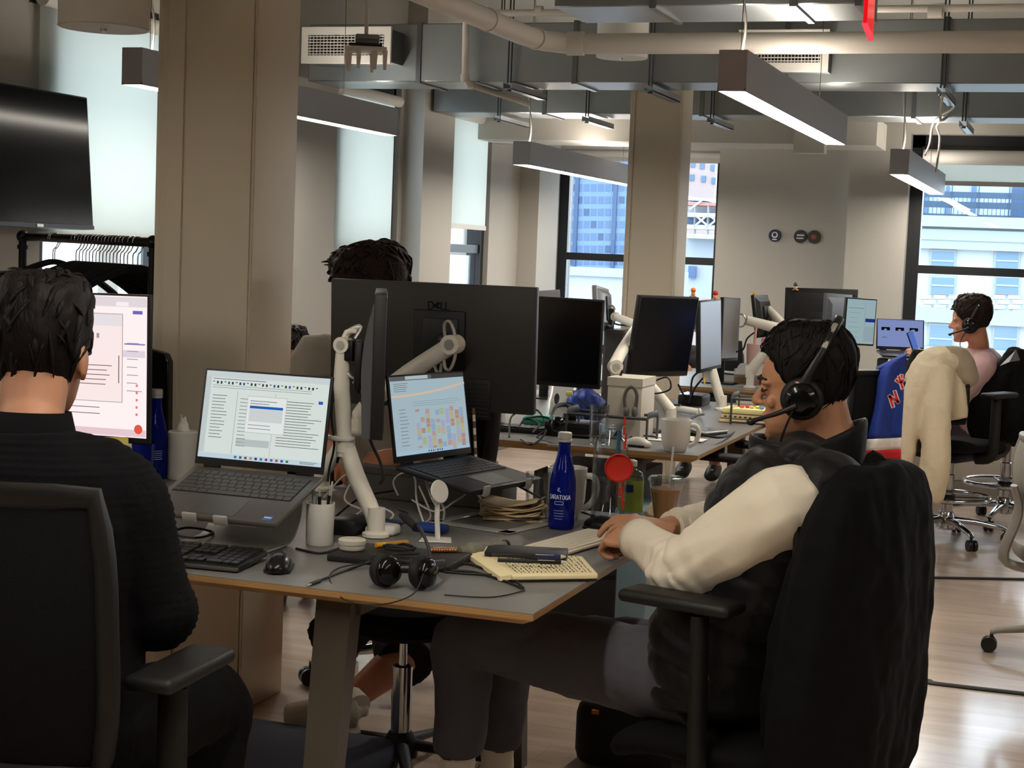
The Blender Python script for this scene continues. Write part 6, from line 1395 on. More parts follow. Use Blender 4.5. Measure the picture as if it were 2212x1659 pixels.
# --- open notebook with handwriting, black notebook and pens
n0, n1, n2, n3 = at(1105, 1258, z=DZ), at(1292, 1255, z=DZ), at(1258, 1216, z=DZ), at(1040, 1203, z=DZ); t = thing('notebook', 'open cream notebook covered in handwriting at the desk edge', 'notebook', n0); CREAM = mat('cream_paper', (238, 222, 176), .85)
def page(u, v, h): return n0 * ((1 - u) * (1 - v)) + n1 * (u * (1 - v)) + n2 * (u * v) + n3 * ((1 - u) * v) + V((0, 0, h))
L = [[page(0, 0, h), page(1, 0, h), page(1, 1, h), page(0, 1, h)] for h in (.003, .016)]
MB().loft(L).build('page_block', CREAM, t, 30, [BEV(.004)]); MB().loft([[page(-.01, -.01, h), page(1.01, -.01, h), page(1.01, 1.01, h), page(-.01, 1.01, h)] for h in (0, .003)]).build('cover', BLACKP, t, 0)
l0, l1 = at(1007, 1206, z=DZ), at(1082, 1262, z=DZ)
MB().loft([[l0 + V((0, 0, h)), l1 + V((-.01, .02, h)), n0 + V((0, 0, h + .004)), n3 + V((0, 0, h + .004))] for h in (.002, .012)]).build('left_page', CREAM, t, 30)
INK = mat('ink', (48, 44, 42), .8); R3 = random.Random(3); b = MB()
for r in range(19):
    u = .08 + .88 * r / 19; v = .08
    while v < .93:
        dv = .02 + .05 * R3.random(); w = .012 + .016 * R3.random(); b.add([page(u, v, .0165), page(u + w * .7, v, .0165), page(u + w, v + dv, .0165), page(u + w * .25, v + dv * .8, .0165)], [(0, 1, 2, 3)]); v += dv + .012 + .02 * R3.random()
o = b.build('handwriting', INK, t, 0, fixn=False); o['kind'] = 'stuff'
n_ = at(1036, 1196, z=DZ); q_ = at(1215, 1206, z=DZ); t = thing('pocket_notebook', 'closed black notebook behind the open notebook', 'notebook', n_); dd = (q_ - n_); dd.z = 0; Tn = frame_m(at(1135, 1204, z=DZ + .017), dd, (0, 0, 1))
MB().box((0, .035, .006), (.185, .10, .010), Tn, bev=.002).build('cover', mat('black_leather'), t); MB().box((-.002, .034, .006), (.187, .094, .006), Tn).build('pages', mat('white_paper', (226, 222, 212), .85), t, 0)
for (py, m_, lb) in ((1198, (30, 42, 92), 'blue-capped pen on the black notebook'), (1210, (22, 24, 24), 'black pen with clear tip in front of the black notebook')):
    p, q = at(1062 if py == 1198 else 1075, py, z=DZ + .03), at(1222, py + 5, z=DZ + .03); t = thing('pen', lb, 'pen', p); MB().seg(p, p.lerp(q, .62), .0048).build('barrel', mat('pen_dark', (30, 32, 34), .3), t); MB().seg(p.lerp(q, .62), p.lerp(q, .93), .0056).build('cap', mat('pencap_%d' % py, m_, .3), t); MB().seg(p.lerp(q, .93), q, .005, .002).build('pen_tip', SILV, t); MB().tube([p.lerp(q, .6) + V((0, -.005, .004)), p.lerp(q, .85) + V((0, -.005, .004))], [(.0015, .0008)], n=6).build('clip', SILV, t)
# --- slim white keyboard
w0, w1, w2, w3 = at(1130, 1190, z=DZ), at(1231, 1204, z=DZ), at(1312, 1184, z=DZ), at(1236, 1157, z=DZ)
t = thing('keyboard', 'slim white keyboard under the hand of the man with headset', 'keyboard', w0); ax_ = (w3 - w0 + w2 - w1) / 2; ax_.z = 0; Mw = frame_m((w0 + w1 + w2 + w3) / 4, V((ax_.y, -ax_.x, 0)), (0, 0, 1)); Mw = frame_m((w0 + w1 + w2 + w3) / 4 + V((.0, .04, 0)), ax_, (0, 0, 1)); Lk, Dk = .36, .118
wb = MB().bb((-Lk / 2, -Dk / 2, .002), (Lk / 2, Dk / 2, .010), Mw, bev=.003).build('keyboard_base', mat('ivory_plastic', (216, 204, 180), .5), t)
keys(wb, Mw @ Matrix.Translation((0, 0, .010)), Lk - .012, Dk - .012, [[1] * 14, [1] * 13 + [1.5], [1.5] + [1] * 13, [1.75] + [1] * 11 + [1.8], [2.3] + [1] * 10 + [2.3], [1, 1, 1, 1.3, 5, 1.3, 1, 1, 1, 1]], mat('ivory_key', (228, 218, 196), .5), h=.003, gap=.0016)
# ================================================================== more on the near desk: drinks, papers, gadgets
CUPG = clear_glass('drink_glass', (248, 250, 250), .06, .02); CERA = mat('white_ceramic', (226, 222, 214), .25)
def vessel(t, name, prof, base, m, n=36): return MB().lathe(prof, n, Matrix.Translation(V(base)), cap=False).build(name, m, t, 60)
def mug(label, base, R, Hh, hang):
    t = thing('mug', label, 'mug', base); T = Matrix.Translation(V(base)) @ rotz(hang)
    MB().lathe([(0, 0), (R * .62, 0), (R * .7, .004), (R * .93, Hh * .35), (R, Hh), (R * .94, Hh), (R * .87, Hh * .35), (R * .62, .008), (0, .008)], 40, T, cap=False).build('cup_body', CERA, t)
    MB().tube([T @ V(p) for p in ((R * .93, 0, Hh * .85), (R * 1.35, 0, Hh * .82), (R * 1.5, 0, Hh * .6), (R * 1.3, 0, Hh * .33), (R * .86, 0, Hh * .18))], [(.006, .009)], n=10, sm=5).build('handle', CERA, t, 60)
    MB().lathe([(0, Hh * .8), (R * .92, Hh * .8), (R * .92, Hh * .805), (0, Hh * .805)], 32, T, cap=False).build('drink', mat('dark_drink', (60, 40, 28), .2), t)
c = at(1228, 1118, z=DZ); c = at(1222, 1112, y=4.14); mug('large white mug behind the blue bottle', (c.x, 4.14, DZ), .054, .135, math.radians(8))
c = at(1458, 975, z=DZ); mug('white mug on the corner of the second desk', c, .056, .118, math.radians(5))
c = at(1160, 1100, y=4.06); t = thing('glass_tumbler', 'empty clear glass tumbler left of the blue bottle', 'glass', (c.x, 4.06, DZ)); vessel(t, 'glass', [(0, .006), (.024, .006), (.029, 0), (.034, .125), (.032, .125), (.027, .012), (0, .012)], (c.x, 4.06, DZ), CUPG)
c = at(1290, 1000, y=5.80); t = thing('glass_tumbler', 'tall clear glass on the second desk behind the water bottle', 'glass', (c.x, 5.80, DZ)); vessel(t, 'glass', [(0, .006), (.03, .006), (.034, 0), (.038, .15), (.036, .15), (.031, .012), (0, .012)], (c.x, 5.80, DZ), CUPG)
# wide-mouth water bottle, its red lid hanging open on a strap
c = at(1318, 1000, y=4.12); B0 = V((c.x, 4.12, DZ)); t = thing('water_bottle', 'clear wide-mouth water bottle with red lid hanging open', 'water bottle', B0)
BOTG = clear_glass('bottle_plastic', (246, 249, 250), .06, .03)
vessel(t, 'bottle_body', [(0, .006), (.036, .004), (.045, .010), (.0465, .02), (.0465, .205), (.044, .222), (.034, .234), (.033, .262), (.0315, .262), (.032, .234), (.042, .22), (.0445, .2), (.0445, .02), (.036, .009), (0, .009)], B0, BOTG)
for z in (.24, .249, .257): MB().tube([B0 + V((.0335 * math.cos(k * PI / 12), .0335 * math.sin(k * PI / 12), z)) for k in range(24)], .0012, n=6, closed=True).build('thread', BOTG, t, 60)
REDP = mat('red_lid', (214, 48, 34), .4); lc = at(1337, 1010, y=4.06); fd = V((-lc.x, -lc.y, .1)).normalized(); s_, u_, d_ = frame(fd); Tl = Matrix((s_, u_, d_)).transposed().to_4x4(); Tl.translation = lc
MB().lathe([(.0, -.002), (.030, -.002), (.0365, 0), (.0375, .014), (.035, .0155), (.0335, .006), (.020, .004), (0, .004)], 40, Tl, cap=False).build('red_lid', REDP, t)
MB().tube([B0 + V((.02, -.035, .235)), at(1338, 930, y=4.07), at(1336, 960, y=4.06), at(1336, 985, y=4.055)], [(.006, .0015)], n=8, sm=4).build('lid_strap', mat('teal_strap', (44, 82, 108), .5), t, 60)
b = MB()
for (px, py, w) in ((1345, 1050, 5), (1339, 1062, 6), (1344, 1075, 5), (1346, 1090, 6), (1350, 910, 4), (1348, 930, 5), (1352, 945, 4), (1350, 960, 5)):
    p = at(px, py, y=4.068); MB().bb((p.x - w * .0006, p.y, p.z - .012), (p.x + w * .0006, p.y + .001, p.z + .010)).build('red_print', REDP, t, 0)
# sanitizer bottle
c = at(1362, 1080, y=4.22); B1 = V((c.x, 4.22, DZ)); t = thing('sanitizer_bottle', 'clear bottle with green label behind the water bottle', 'bottle', B1)
vessel(t, 'bottle_body', [(0, .002), (.03, 0), (.034, .004), (.034, .11), (.028, .126), (.012, .134), (.012, .146)], B1, BOTG); MB().lathe([(.0345, .02), (.0345, .105)], 32, Matrix.Translation(B1), cap=False).build('green_label', mat('lime_label', (150, 170, 70), .6), t); MB().lathe([(.014, .142), (.014, .156), (.006, .16)], 20, Matrix.Translation(B1)).build('cap', WHITEP, t)
MB().bb((B1.x - .012, B1.y - .0362, DZ + .075), (B1.x + .016, B1.y - .0346, DZ + .095)).build('label_mark', mat('label_blue', (40, 60, 120), .6), t, 0)
# iced coffee
c = at(1437, 1100, y=4.20); B2 = V((c.x, 4.20, DZ)); t = thing('iced_coffee', 'clear plastic cup of iced coffee with lid and straw', 'cup', B2)
vessel(t, 'plastic_cup', [(0, .003), (.028, .002), (.0295, .006), (.0465, .112), (.048, .114), (.048, .118), (.0455, .114), (.0285, .008), (0, .006)], B2, CUPG)
MB().lathe([(0, .008), (.0282, .008), (.042, .092), (0, .092)], 36, Matrix.Translation(B2)).build('coffee', mat('milk_coffee', (188, 130, 74), .25), t); MB().lathe([(.0495, .110), (.0505, .116), (.047, .122), (.044, .124), (0, .124)], 36, Matrix.Translation(B2)).build('flat_lid', CUPG, t)
MB().seg(B2 + V((.003, 0, .05)), at(1455, 965, y=4.24), .0032).build('straw', mat('clear_straw', (206, 206, 204), .35), t)
# cup with striped straw behind the laptop
c = at(1043, 985, y=4.20); B3 = V((c.x, 4.20, DZ)); t = thing('plastic_cup', 'empty clear plastic cup with striped straw behind the calendar laptop', 'cup', B3)
vessel(t, 'plastic_cup', [(0, .003), (.028, .002), (.03, .006), (.042, .115), (.044, .117), (.044, .123), (.041, .118), (.029, .008), (0, .006)], B3, CUPG)
p, q = B3 + V((-.01, 0, .01)), at(1023, 882, y=4.24); 
for i in range(14): MB().seg(p.lerp(q, i / 14), p.lerp(q, (i + 1) / 14), .0042).build('straw_stripe', mat('straw_brown', (96, 70, 54), .5) if i % 2 else mat('straw_white', (222, 214, 204), .5), t)
# napkins
c0 = at(1000, 1122, z=DZ); t = thing('napkin_stack', 'untidy stack of brown paper napkins left of the blue bottle', 'napkins', at(1095, 1130, z=DZ)); NP = mat('kraft_napkin', (206, 182, 144), .9, bump=.3, bscale=60); c = at(1098, 1122, z=DZ)
for i in range(9):
    R9 = random.Random(i); M9 = Matrix.Translation((c.x + .012 * (R9.random() - .5), c.y + .03 + .012 * (R9.random() - .5), DZ + .002 + i * .0042)) @ rotz(.35 + .7 * (R9.random() - .5))
    MB().sheet(lambda u, v: M9 @ V(((u - .5) * .16, (v - .5) * .115, .009 * nz((u * 2.4 + i, v * 2.4, i)) + .03 * (u - .5) ** 2 * (i > 4) + .014 * max(0, u - .6) * (i % 3))), 8, 6).build('napkin', NP, t, 180, [SOL(.0028)])
c = at(1430, 1126, z=DZ); t = thing('crumpled_napkin', 'crumpled cream napkin beside the iced coffee', 'napkin', c)
b = MB().ell(c + V((.0, .02, .02)), (.055, .035, .024), n=28, m=18); link('paper', blob(b, .004, 1, lambda p, n: .012 * nz(p, 38, 2) + .006 * nz(p, 80, 5)), mat('cream_napkin', (226, 208, 172), .9), t, 30)
# magnetic charger stand
c = at(942, 1168, z=DZ); t = thing('charger_stand', 'white magnetic phone charging stand in front of the laptop stand', 'charger', c)
MB().prism([(-.04, -.03), (.04, -.03), (.034, .035), (-.034, .035)], .004, Matrix.Translation(c) @ rotz(.3)).build('foot_plate', WHITEP, t, 30, [BEV(.0015)])
p1 = at(946, 1065, y=c.y + .01); MB().tube([c + V((0, .01, .004)), c.lerp(p1, .5), p1], [(.007, .004)], n=10).build('stem', WHITEP, t, 60)
s_, u_, d_ = frame(V((.85, -.35, .25))); Tq = Matrix((s_, u_, d_)).transposed().to_4x4(); Tq.translation = at(949, 1062, y=c.y); MB().lathe([(0, -.004), (.026, -.004), (.029, 0), (.027, .004), (0, .004)], 32, Tq).build('charging_disc', WHITEP, t)
# storage box behind, hub, white blocks, blue pad, white cables
t = thing('storage_box', 'dark grey fabric box at the far side of the near desk', 'box', (-1.55, 4.15, DZ)); GB = mat('grey_felt', (84, 80, 76), .9); a, b_ = at(770, 1080, y=4.15), at(1135, 1060, y=4.15)
MB().bb((a.x, 4.13, DZ), (b_.x - .06, 4.26, DZ + .085), bev=.008).build('box_body', GB, t); MB().bb((a.x - .004, 4.126, DZ + .07), (b_.x - .056, 4.264, DZ + .09), bev=.004).build('box_lid', GB, t)
c = at(820, 1150, z=DZ); t = thing('white_adapter', 'white power adapter block behind the monitor arm foot', 'adapter', at(818, 1152, z=DZ)); MB().box(at(818, 1146, z=DZ + .014) + V((0, .03, 0)), (.075, .05, .026), bev=.009, seg=3).build('adapter_body', WHITEP, t); MB().box(at(790, 1150, z=DZ + .012) + V((0, .05, 0)), (.04, .03, .018), bev=.006).build('plug', WHITEP, t)
t = thing('blue_pouch', 'small blue pouch among the white cables', 'pouch', at(880, 1140, z=DZ)); MB().box(at(790, 1140, z=DZ + .01) + V((0, .07, 0)), (.11, .07, .02), bev=.008, seg=3).build('pouch_body', mat('royal_blue_cloth', (36, 66, 140), .8), t)
t = thing('blue_case', 'small blue case behind the charging stand', 'case', at(900, 1145, z=DZ)); MB().box(at(905, 1145, z=DZ + .01) + V((.01, .05, 0)), (.085, .05, .018), bev=.006, seg=3).build('case_body', mat('royal_blue_cloth'), t)
t = thing('dock_box', 'black docking box between the pen cup and the monitor arm', 'box', at(735, 1150, z=DZ)); MB().box(at(738, 1140, z=DZ + .02) + V((0, .05, 0)), (.07, .1, .04), bev=.008).build('dock_body', BLACKP, t)
WC = mat('white_cable', (226, 222, 214), .5)
Q = lambda px, py, y: at(px, py, y=y)
for i, (pts, lb) in enumerate((([Q(700, 1075, 3.9), Q(740, 1030, 3.88), Q(765, 1028, 3.86), Q(745, 1080, 3.85), Q(800, 1110, 3.8), Q(780, 1135, 3.78)], 'white cable looping beside the monitor arm'), ([Q(745, 1130, 3.75), Q(800, 1095, 3.8), Q(850, 1112, 3.82), Q(805, 1145, 3.7), Q(760, 1150, 3.68)], 'white cable tangled over the blue pouch'), ([Q(860, 1070, 3.95), Q(850, 1040, 3.95), Q(870, 1022, 3.95), Q(895, 1030, 3.94), Q(900, 1080, 3.9), Q(915, 1130, 3.8)], 'white cable looping behind the charging stand'), ([Q(890, 1080, 3.95), Q(940, 1105, 3.9), Q(980, 1085, 3.92), Q(1010, 1065, 3.95)], 'white cable sagging under the calendar laptop'), ([Q(905, 1050, 3.98), Q(930, 1110, 3.93), Q(918, 1130, 3.85)], 'short white cable hanging beside the charging stand'))):
    tag(MB().tube(pts, .0026, n=8, sm=6).build('charging_cable', WC), lb, 'cable')
for i, (pts, lb) in enumerate((([G(345, 1150, .004), G(420, 1162, .02), G(460, 1150, .01), G(400, 1140, .03), G(350, 1160, .01)], 'black cable tangle under the grey laptop'), ([G(640, 1185), G(690, 1195), G(730, 1185), G(760, 1175)], 'thin black cable along the foot of the pen cup'), ([Q(860, 1100, 3.6), Q(880, 1110, 3.62), Q(870, 1130, 3.62), Q(830, 1120, 3.6)], 'black cable hooked on the monitor arm'), ([Q(1110, 1045, 4.0), Q(1175, 1078, 4.1), Q(1240, 1100, 4.2), Q(1290, 1118, 4.2)], 'black cable running behind the blue bottle'), ([Q(720, 1120, 3.8), Q(780, 1075, 3.9), Q(850, 1060, 4.0)], 'black cable crossing behind the monitor arm'))):
    tag(MB().tube(pts, .003, n=8, sm=6).build('black_cable', CAB), lb, 'cable')

# ================================================================== television, clothes rack
TVB = mat('tv_black', (10, 10, 11), .35); a, b_ = at(186, 208, x=-3.80), at(205, 497, x=-3.80); yR = (a.y + b_.y) / 2; zt, zb = a.z, b_.z
tv = thing('television', 'black wall television at upper left', 'television', (-3.85, yR - .5, zb)); Wt = (zt - zb) * 1.78
Tv = Matrix.Translation((-3.80, yR, (zt + zb) / 2)) @ Matrix.Rotation(math.radians(-4.5), 4, 'Y'); hz_ = (zt - zb) / 2
MB().bb((-.05, -Wt, -hz_), (0, 0, hz_), Tv, bev=.004).build('housing', TVB, tv); MB().bb((0, -Wt + .008, -hz_ + .02), (.0015, -.008, hz_ - .008), Tv).build('screen', mat('tv_glass', (4, 4, 5), .16, spec=.15), tv, 0)
MB().bb((0, -Wt, -hz_), (.003, 0, -hz_ + .016), Tv).build('chin_bar', mat('tv_chin', (26, 26, 28), .3), tv, 0); yl = at(75, 487, x=-3.8).y - yR; MB().bb((.002, yl - .02, -hz_ + .002), (.006, yl + .02, -hz_ + .013), Tv).build('logo_plate', SILV, tv, 0); MB().bb((-3.95, yR - Wt * .65, zb + .15), (-3.85, yR - Wt * .35, zt - .15)).build('wall_bracket', STEEL, tv, 0)
RKM = mat('iron_pipe', (32, 31, 30), .35, .7); p, q = at(50, 511, d=5.85), at(332, 531, d=5.15); q.z = p.z
rk = thing('clothes_rack', 'black iron pipe clothes rack with velvet hangers behind the left man', 'clothes rack', (p.x, p.y, 0))
MB().tube([p + V((.02, 0, 0)), q], .0155, n=16).build('top_rail', RKM, rk)
for e_ in (p, q):
    MB().seg(e_, (e_.x, e_.y, 0), .0155, n=16).build('upright_pipe', RKM, rk); MB().ell(e_, (.024, .024, .024)).build('elbow_fitting', RKM, rk); MB().lathe([(.06, 0), (.06, .008), (.025, .012), (.025, .04)], 20, Matrix.Translation((e_.x, e_.y, 0))).build('floor_flange', RKM, rk); MB().seg(e_ + V((0, 0, -.045)), e_ + V((0, 0, -.03)), .021).build('pipe_collar', RKM, rk)
MB().seg((p.x, p.y, .25), (q.x, q.y, .25), .0155, n=16).build('lower_rail', RKM, rk)
VELV = mat('black_velvet', (9, 9, 10), .95)
def hanger_mesh():
    b = MB(); L = [(0, 0, -.085), (.05, 0, -.098), (.13, 0, -.135), (.20, 0, -.185), (.212, 0, -.205), (.195, 0, -.215), (0, 0, -.218), (-.195, 0, -.215), (-.212, 0, -.205), (-.20, 0, -.185), (-.13, 0, -.135), (-.05, 0, -.098)]
    b.tube(L, [(.010, .0035)], n=8, sm=4, closed=True, up=(0, 1, 0)); return b
hb_ = hanger_mesh(); hook = MB().tube([(0, 0, -.085), (0, 0, -.045), (.010, 0, -.032), (.018, 0, -.008), (.006, 0, .013), (-.014, 0, .010), (-.018, 0, -.006)], .0022, n=8, sm=5)
mh = hb_.mesh('hanger'); mk = hook.mesh('hook'); dr = (q - p).normalized(); ang = math.atan2(dr.y, dr.x) + PI / 2
ts = [.255, .27] + [.44 + .0255 * i for i in range(16)] + [.86, .895]
h0 = None
for i, u in enumerate(ts):
    c = p.lerp(q, u); c.z = p.z + .002
    t = thing('coat_hanger', 'empty black velvet hanger among those crowded on the clothes rack' if 2 <= i < 18 else ('black velvet hanger at the left end of the rail', 'second black velvet hanger at the left end of the rail', '', '')[i] if i < 2 else ('black velvet hanger near the right end of the rail', 'rightmost black velvet hanger on the rail')[i - 18], 'hanger', c, ang + .25 * math.sin(i * 2.7) - .55, 'velvet hangers on the rack', local=True)
    if h0 is None: h0 = (link('hanger_frame', mh, VELV, t, 180), link('wire_hook', mk, CHROME, t, 180))
    else:
        for o_ in h0: c_ = o_.copy(); COL.objects.link(c_); c_.parent = t
# ================================================================== second and far desks
def mq(label, c, ys, **k):
    """monitor from its four photo corners, each met with the depth it stands at"""
    y0, y1 = ys; return monitor(label, at(*c[0], y=y0), at(*c[1], y=y1), at(*c[2], y=y1), at(*c[3], y=y0), **k)
mq('black monitor with dark screen right of the large monitor', ((1100, 634), (1303, 650), (1297, 840), (1094, 828)), (6.28, 6.30))
mq('black monitor tilted to one side on a white arm on the second desk', ((1386, 638), (1512, 643), (1484, 812), (1356, 816)), (6.40, 6.80), chin=.022)
def stand(r, side=1):
    t, M, w, h, _ = r; c = V((M @ V((0, 0, -.05)))); z = (M @ V((0, -h / 2, 0))).z
    MB().bb((c.x - .022, c.y - .012, DZ + .006), (c.x + .022, c.y + .012, c.z), bev=.004).build('stand_neck', MONB, t); MB().bb((c.x - .09, c.y - .08, DZ), (c.x + .09, c.y + .08, DZ + .008), bev=.003).build('stand_foot', MONB, t)
    return r
PALE = mat('screen_glare_bluegrey', (128, 134, 146), .35, .2)  # window reflection on the switched-off screen, put into its base colour
mq('monitor with pale blue-grey glare coloured onto its screen under the red figurine', ((1513, 650), (1557, 645), (1559, 795), (1512, 806)), (7.25, 7.65), screen=PALE, hump=False)
stand(mq('pale grey monitor right of the blue-grey one', ((1561, 641), (1602, 645), (1592, 778), (1560, 782)), (8.95, 9.3), screen=mat('monitor_palegrey', (140, 138, 138), .4, .2), hump=False))
stand(mq('small dark monitor with a yellow clip figure on top', ((1620, 638), (1652, 637), (1661, 728), (1632, 730)), (9.3, 9.6), front=-1))
stand(mq('wide black monitor seen from behind in front of the far wall', ((1697, 619), (1853, 627), (1850, 765), (1692, 762)), (9.75, 9.77), front=-1))
stand(mq('grey-backed monitor standing before the wide black one', ((1779, 634), (1832, 636), (1829, 772), (1771, 768)), (9.35, 9.6), front=-1, body=mat('monitor_slate', (92, 95, 100), .5)))
t, M, w, h, sc = stand(mq('portrait monitor lit pale blue beside the far window', ((1828, 642), (1894, 646), (1889, 748), (1822, 744)), (9.15, 9.3), screen=emitter('screen_paleblue', (178, 206, 212), .62), bz=.008, chin=.01))
ui(sc, M @ Matrix.Translation((0, 0, .0012)), w - .016, h - .018, [(.66, .5, 1, .58, (38, 60, 150), .6, 2, 'banner'), (.66, .05, .99, .40, (170, 196, 206), .6, 2, 'side_panel'), (.05, .8, .6, .81, (120, 146, 156), .5, 2, 'rule'), (.64, .05, .645, .95, (120, 146, 156), .5, 2, 'rule')] + textlines(.08, .5, .1, .75, 6, (140, 165, 172), .5, 2))
stand(mq('grey monitor seen from behind, nearest the far window', ((1279, 622), (1304, 619), (1311, 722), (1282, 706)), (7.0, 7.4), front=-1, body=mat('monitor_palegrey')))
stand(mq('grey monitor whose top shows above the large monitor', ((1150, 629), (1209, 625), (1214, 712), (1150, 716)), (7.5, 7.55), front=-1, body=mat('monitor_palegrey')))
t = thing('desktop_computer', 'dark grey computer box standing behind the black monitor', 'computer', at(1325, 803, y=7.1)); a, b = at(1301, 803, y=7.1), at(1351, 714, y=7.1)
MB().bb((a.x, 7.1, DZ), (b.x, 7.3, b.z), bev=.008).build('case_body', mat('computer_brown', (62, 56, 53), .5), t); MB().bb((a.x + .01, 7.096, DZ + .02), (b.x - .01, 7.1, b.z - .015)).build('front_panel', mat('computer_brown'), t, 0)
def X(px, py, y): return at(px, py, y=y)
arm('white monitor arm reaching to the monitor nearest the far window', [([X(1390, 860, 6.95), X(1392, 760, 6.95)], .022), ([X(1392, 765, 6.95), X(1392, 715, 6.95)], .02), ([X(1392, 712, 6.95), X(1350, 692, 7.0), X(1328, 684, 7.05)], [.02, .019, .016])], clamp=V((X(1390, 860, 6.95).x, 6.95, DZ)), joints=[(X(1330, 684, 7.05), (0, 1, 0), .02, .03)],
    cables=[([X(1395, 720, 6.95), X(1360, 705, 7.0), X(1330, 700, 7.05), X(1318, 690, 7.1)], .004)])
t_ = bpy.data.objects['monitor_stand.002']
MB().tube([X(1328, 668, 7.05), X(1322, 660, 7.08), X(1314, 664, 7.12)], [(.006, .004)], n=8, sm=4).build('bracket_arch', SILV, t_, 60); MB().tube([X(1328, 690, 7.05), X(1322, 705, 7.08), X(1314, 702, 7.12)], [(.006, .004)], n=8, sm=4).build('bracket_arch', SILV, t_, 60)
arm('white monitor arm folded behind the tilted black monitor', [([X(1338, 885, 6.2), X(1332, 800, 6.2)], [.026, .024]), ([X(1332, 805, 6.2), X(1330, 785, 6.2)], .026), ([X(1326, 792, 6.2), X(1345, 755, 6.4), X(1372, 712, 6.7)], [.026, .024, .022])], clamp=V((X(1338, 895, 6.2).x, 6.2, DZ)), joints=[(X(1329, 792, 6.18), (.6, -1, 0), .028, .04)],
    cables=[([X(1345, 800, 6.15), X(1318, 860, 6.15), X(1290, 885, 6.15), X(1250, 862, 6.2)], .005), ([X(1350, 830, 6.15), X(1325, 880, 6.1), X(1290, 890, 6.1), X(1330, 870, 6.1)], .004)])
arm('white monitor arm slanting down to the middle of the second desk', [([X(1395, 822, 6.45), X(1420, 850, 6.45), X(1452, 888, 6.45)], [.022, .021, .021]), ([X(1450, 882, 6.45), X(1449, 905, 6.45)], .022)], clamp=V((X(1449, 908, 6.45).x, 6.45, DZ)), cables=[([X(1400, 830, 6.4), X(1440, 815, 6.4), X(1448, 840, 6.4), X(1415, 850, 6.4), X(1400, 838, 6.4)], .0035)])
arm('white monitor arm under the pale blue-grey monitor', [([X(1538, 798, 7.5), X(1552, 850, 7.5), X(1559, 872, 7.5)], [.022, .023, .022]), ([X(1559, 868, 7.5), X(1559, 885, 7.5)], .022)], clamp=V((X(1559, 888, 7.5).x, 7.5, DZ)))
arm('long white monitor arm pointing at the pale grey monitor on the far desk', [([X(1704, 790, 9.3), X(1704, 725, 9.3)], .03), ([X(1704, 735, 9.3), X(1704, 712, 9.3)], .032), ([X(1704, 716, 9.3), X(1660, 704, 9.25), X(1612, 692, 9.2)], [.034, .03, .027]), ([X(1700, 714, 9.3), X(1680, 690, 9.4), X(1660, 668, 9.5)], [.03, .027, .022])], clamp=V((X(1704, 800, 9.3).x, 9.3, DZ)), cables=[([X(1640, 712, 9.25), X(1615, 730, 9.2), X(1605, 755, 9.2), X(1590, 760, 9.2)], .005)])
t_ = bpy.data.objects['monitor_stand.006']
for s_ in (-1, 1): MB().tube([X(1612, 692, 9.2), X(1606, 692 - s_ * 12, 9.2), X(1597, 692 - s_ * 14, 9.2)], [(.008, .005)], n=8, sm=4).build('bracket_arch', SILV, t_, 60)
arm('grey lower monitor arm leaning over the far desk edge', [([X(1622, 800, 8.95), X(1650, 765, 8.95), X(1690, 720, 8.95)], [.03, .03, .028]), ([X(1620, 815, 8.95), X(1620, 790, 8.95)], .026)], clamp=V((X(1620, 825, 8.95).x, 8.95, DZ)))
# little clip-on figures
def figure(label, px, py, y, body, head, k=1.0, scale=.012):
    c = at(px, py, y=y); t = thing('figurine', label, 'figurine', c, group=None); s = scale * k
    MB().ell(c + V((0, 0, s * .9)), (s * .75, s * .7, s * .9)).build('figure_body', mat('fig_' + label[:8], body, .5), t, 60); MB().ell(c + V((0, 0, s * 2.3)), (s * .95, s * .9, s * .9)).build('figure_head', mat('figh_' + label[:8], head, .5), t, 60)
    for d in (-1, 1): MB().ell(c + V((d * s * .8, -.002, s * .15)), (s * .5, s * .4, s * .25)).build('foot', mat('fig_' + label[:8]), t, 60)
figure('tiny orange figurine sitting on the tilted black monitor', 1497, 641, 6.72, (214, 150, 96), (226, 112, 40)); figure('tiny red figurine on the pale blue-grey monitor', 1545, 647, 7.55, (226, 150, 120), (206, 36, 34), 1.1); figure('tiny yellow clip figure on the small dark monitor', 1628, 645, 9.38, (224, 176, 130), (214, 176, 40), 1.0); figure('tiny pale clip figure with grey head on the wide black monitor', 1718, 627, 9.72, (226, 178, 138), (84, 80, 86), 1.25)
# on the second desk
D2 = lambda px, py, h=0.0: at(px, py, z=DZ + h)
c = D2(1204, 905); t = thing('silver_monitor_foot', 'silver curved monitor foot with an oval hole on the second desk', 'monitor foot', c)
def foot(u, v):
    x = (u - .5) * (.105 + .02 * v); z = .004 + .14 * (1 - (1 - v) ** 1.6) if v > .25 else .004 + .05 * v ** 2 ; y = -.06 + .16 * v - .10 * max(0, v - .45) ** 1.2
    return c + V((x, y + .03, z))
MB().sheet(foot, 6, 14).build('foot_sheet', SILV, t, 60, [SOL(.005, 0)])
s_, u_, d_ = frame(V((.05, -1, .25))); To = Matrix((s_, u_, d_)).transposed().to_4x4(); To.translation = at(1203, 862, y=c.y - .0); MB().lathe([(0, 0), (.016, 0), (.016, .003), (0, .003)], 28, To @ Matrix.Diagonal((.8, 1.5, 1, 1))).build('oval_hole', mat('hole_dark', (50, 50, 48), .6), t); MB().tube([To @ V((.0135 * math.cos(k * PI / 12), .0255 * math.sin(k * PI / 12), .003)) for k in range(24)], .002, n=8, closed=True).build('hole_rim', WHITEP, t, 60)
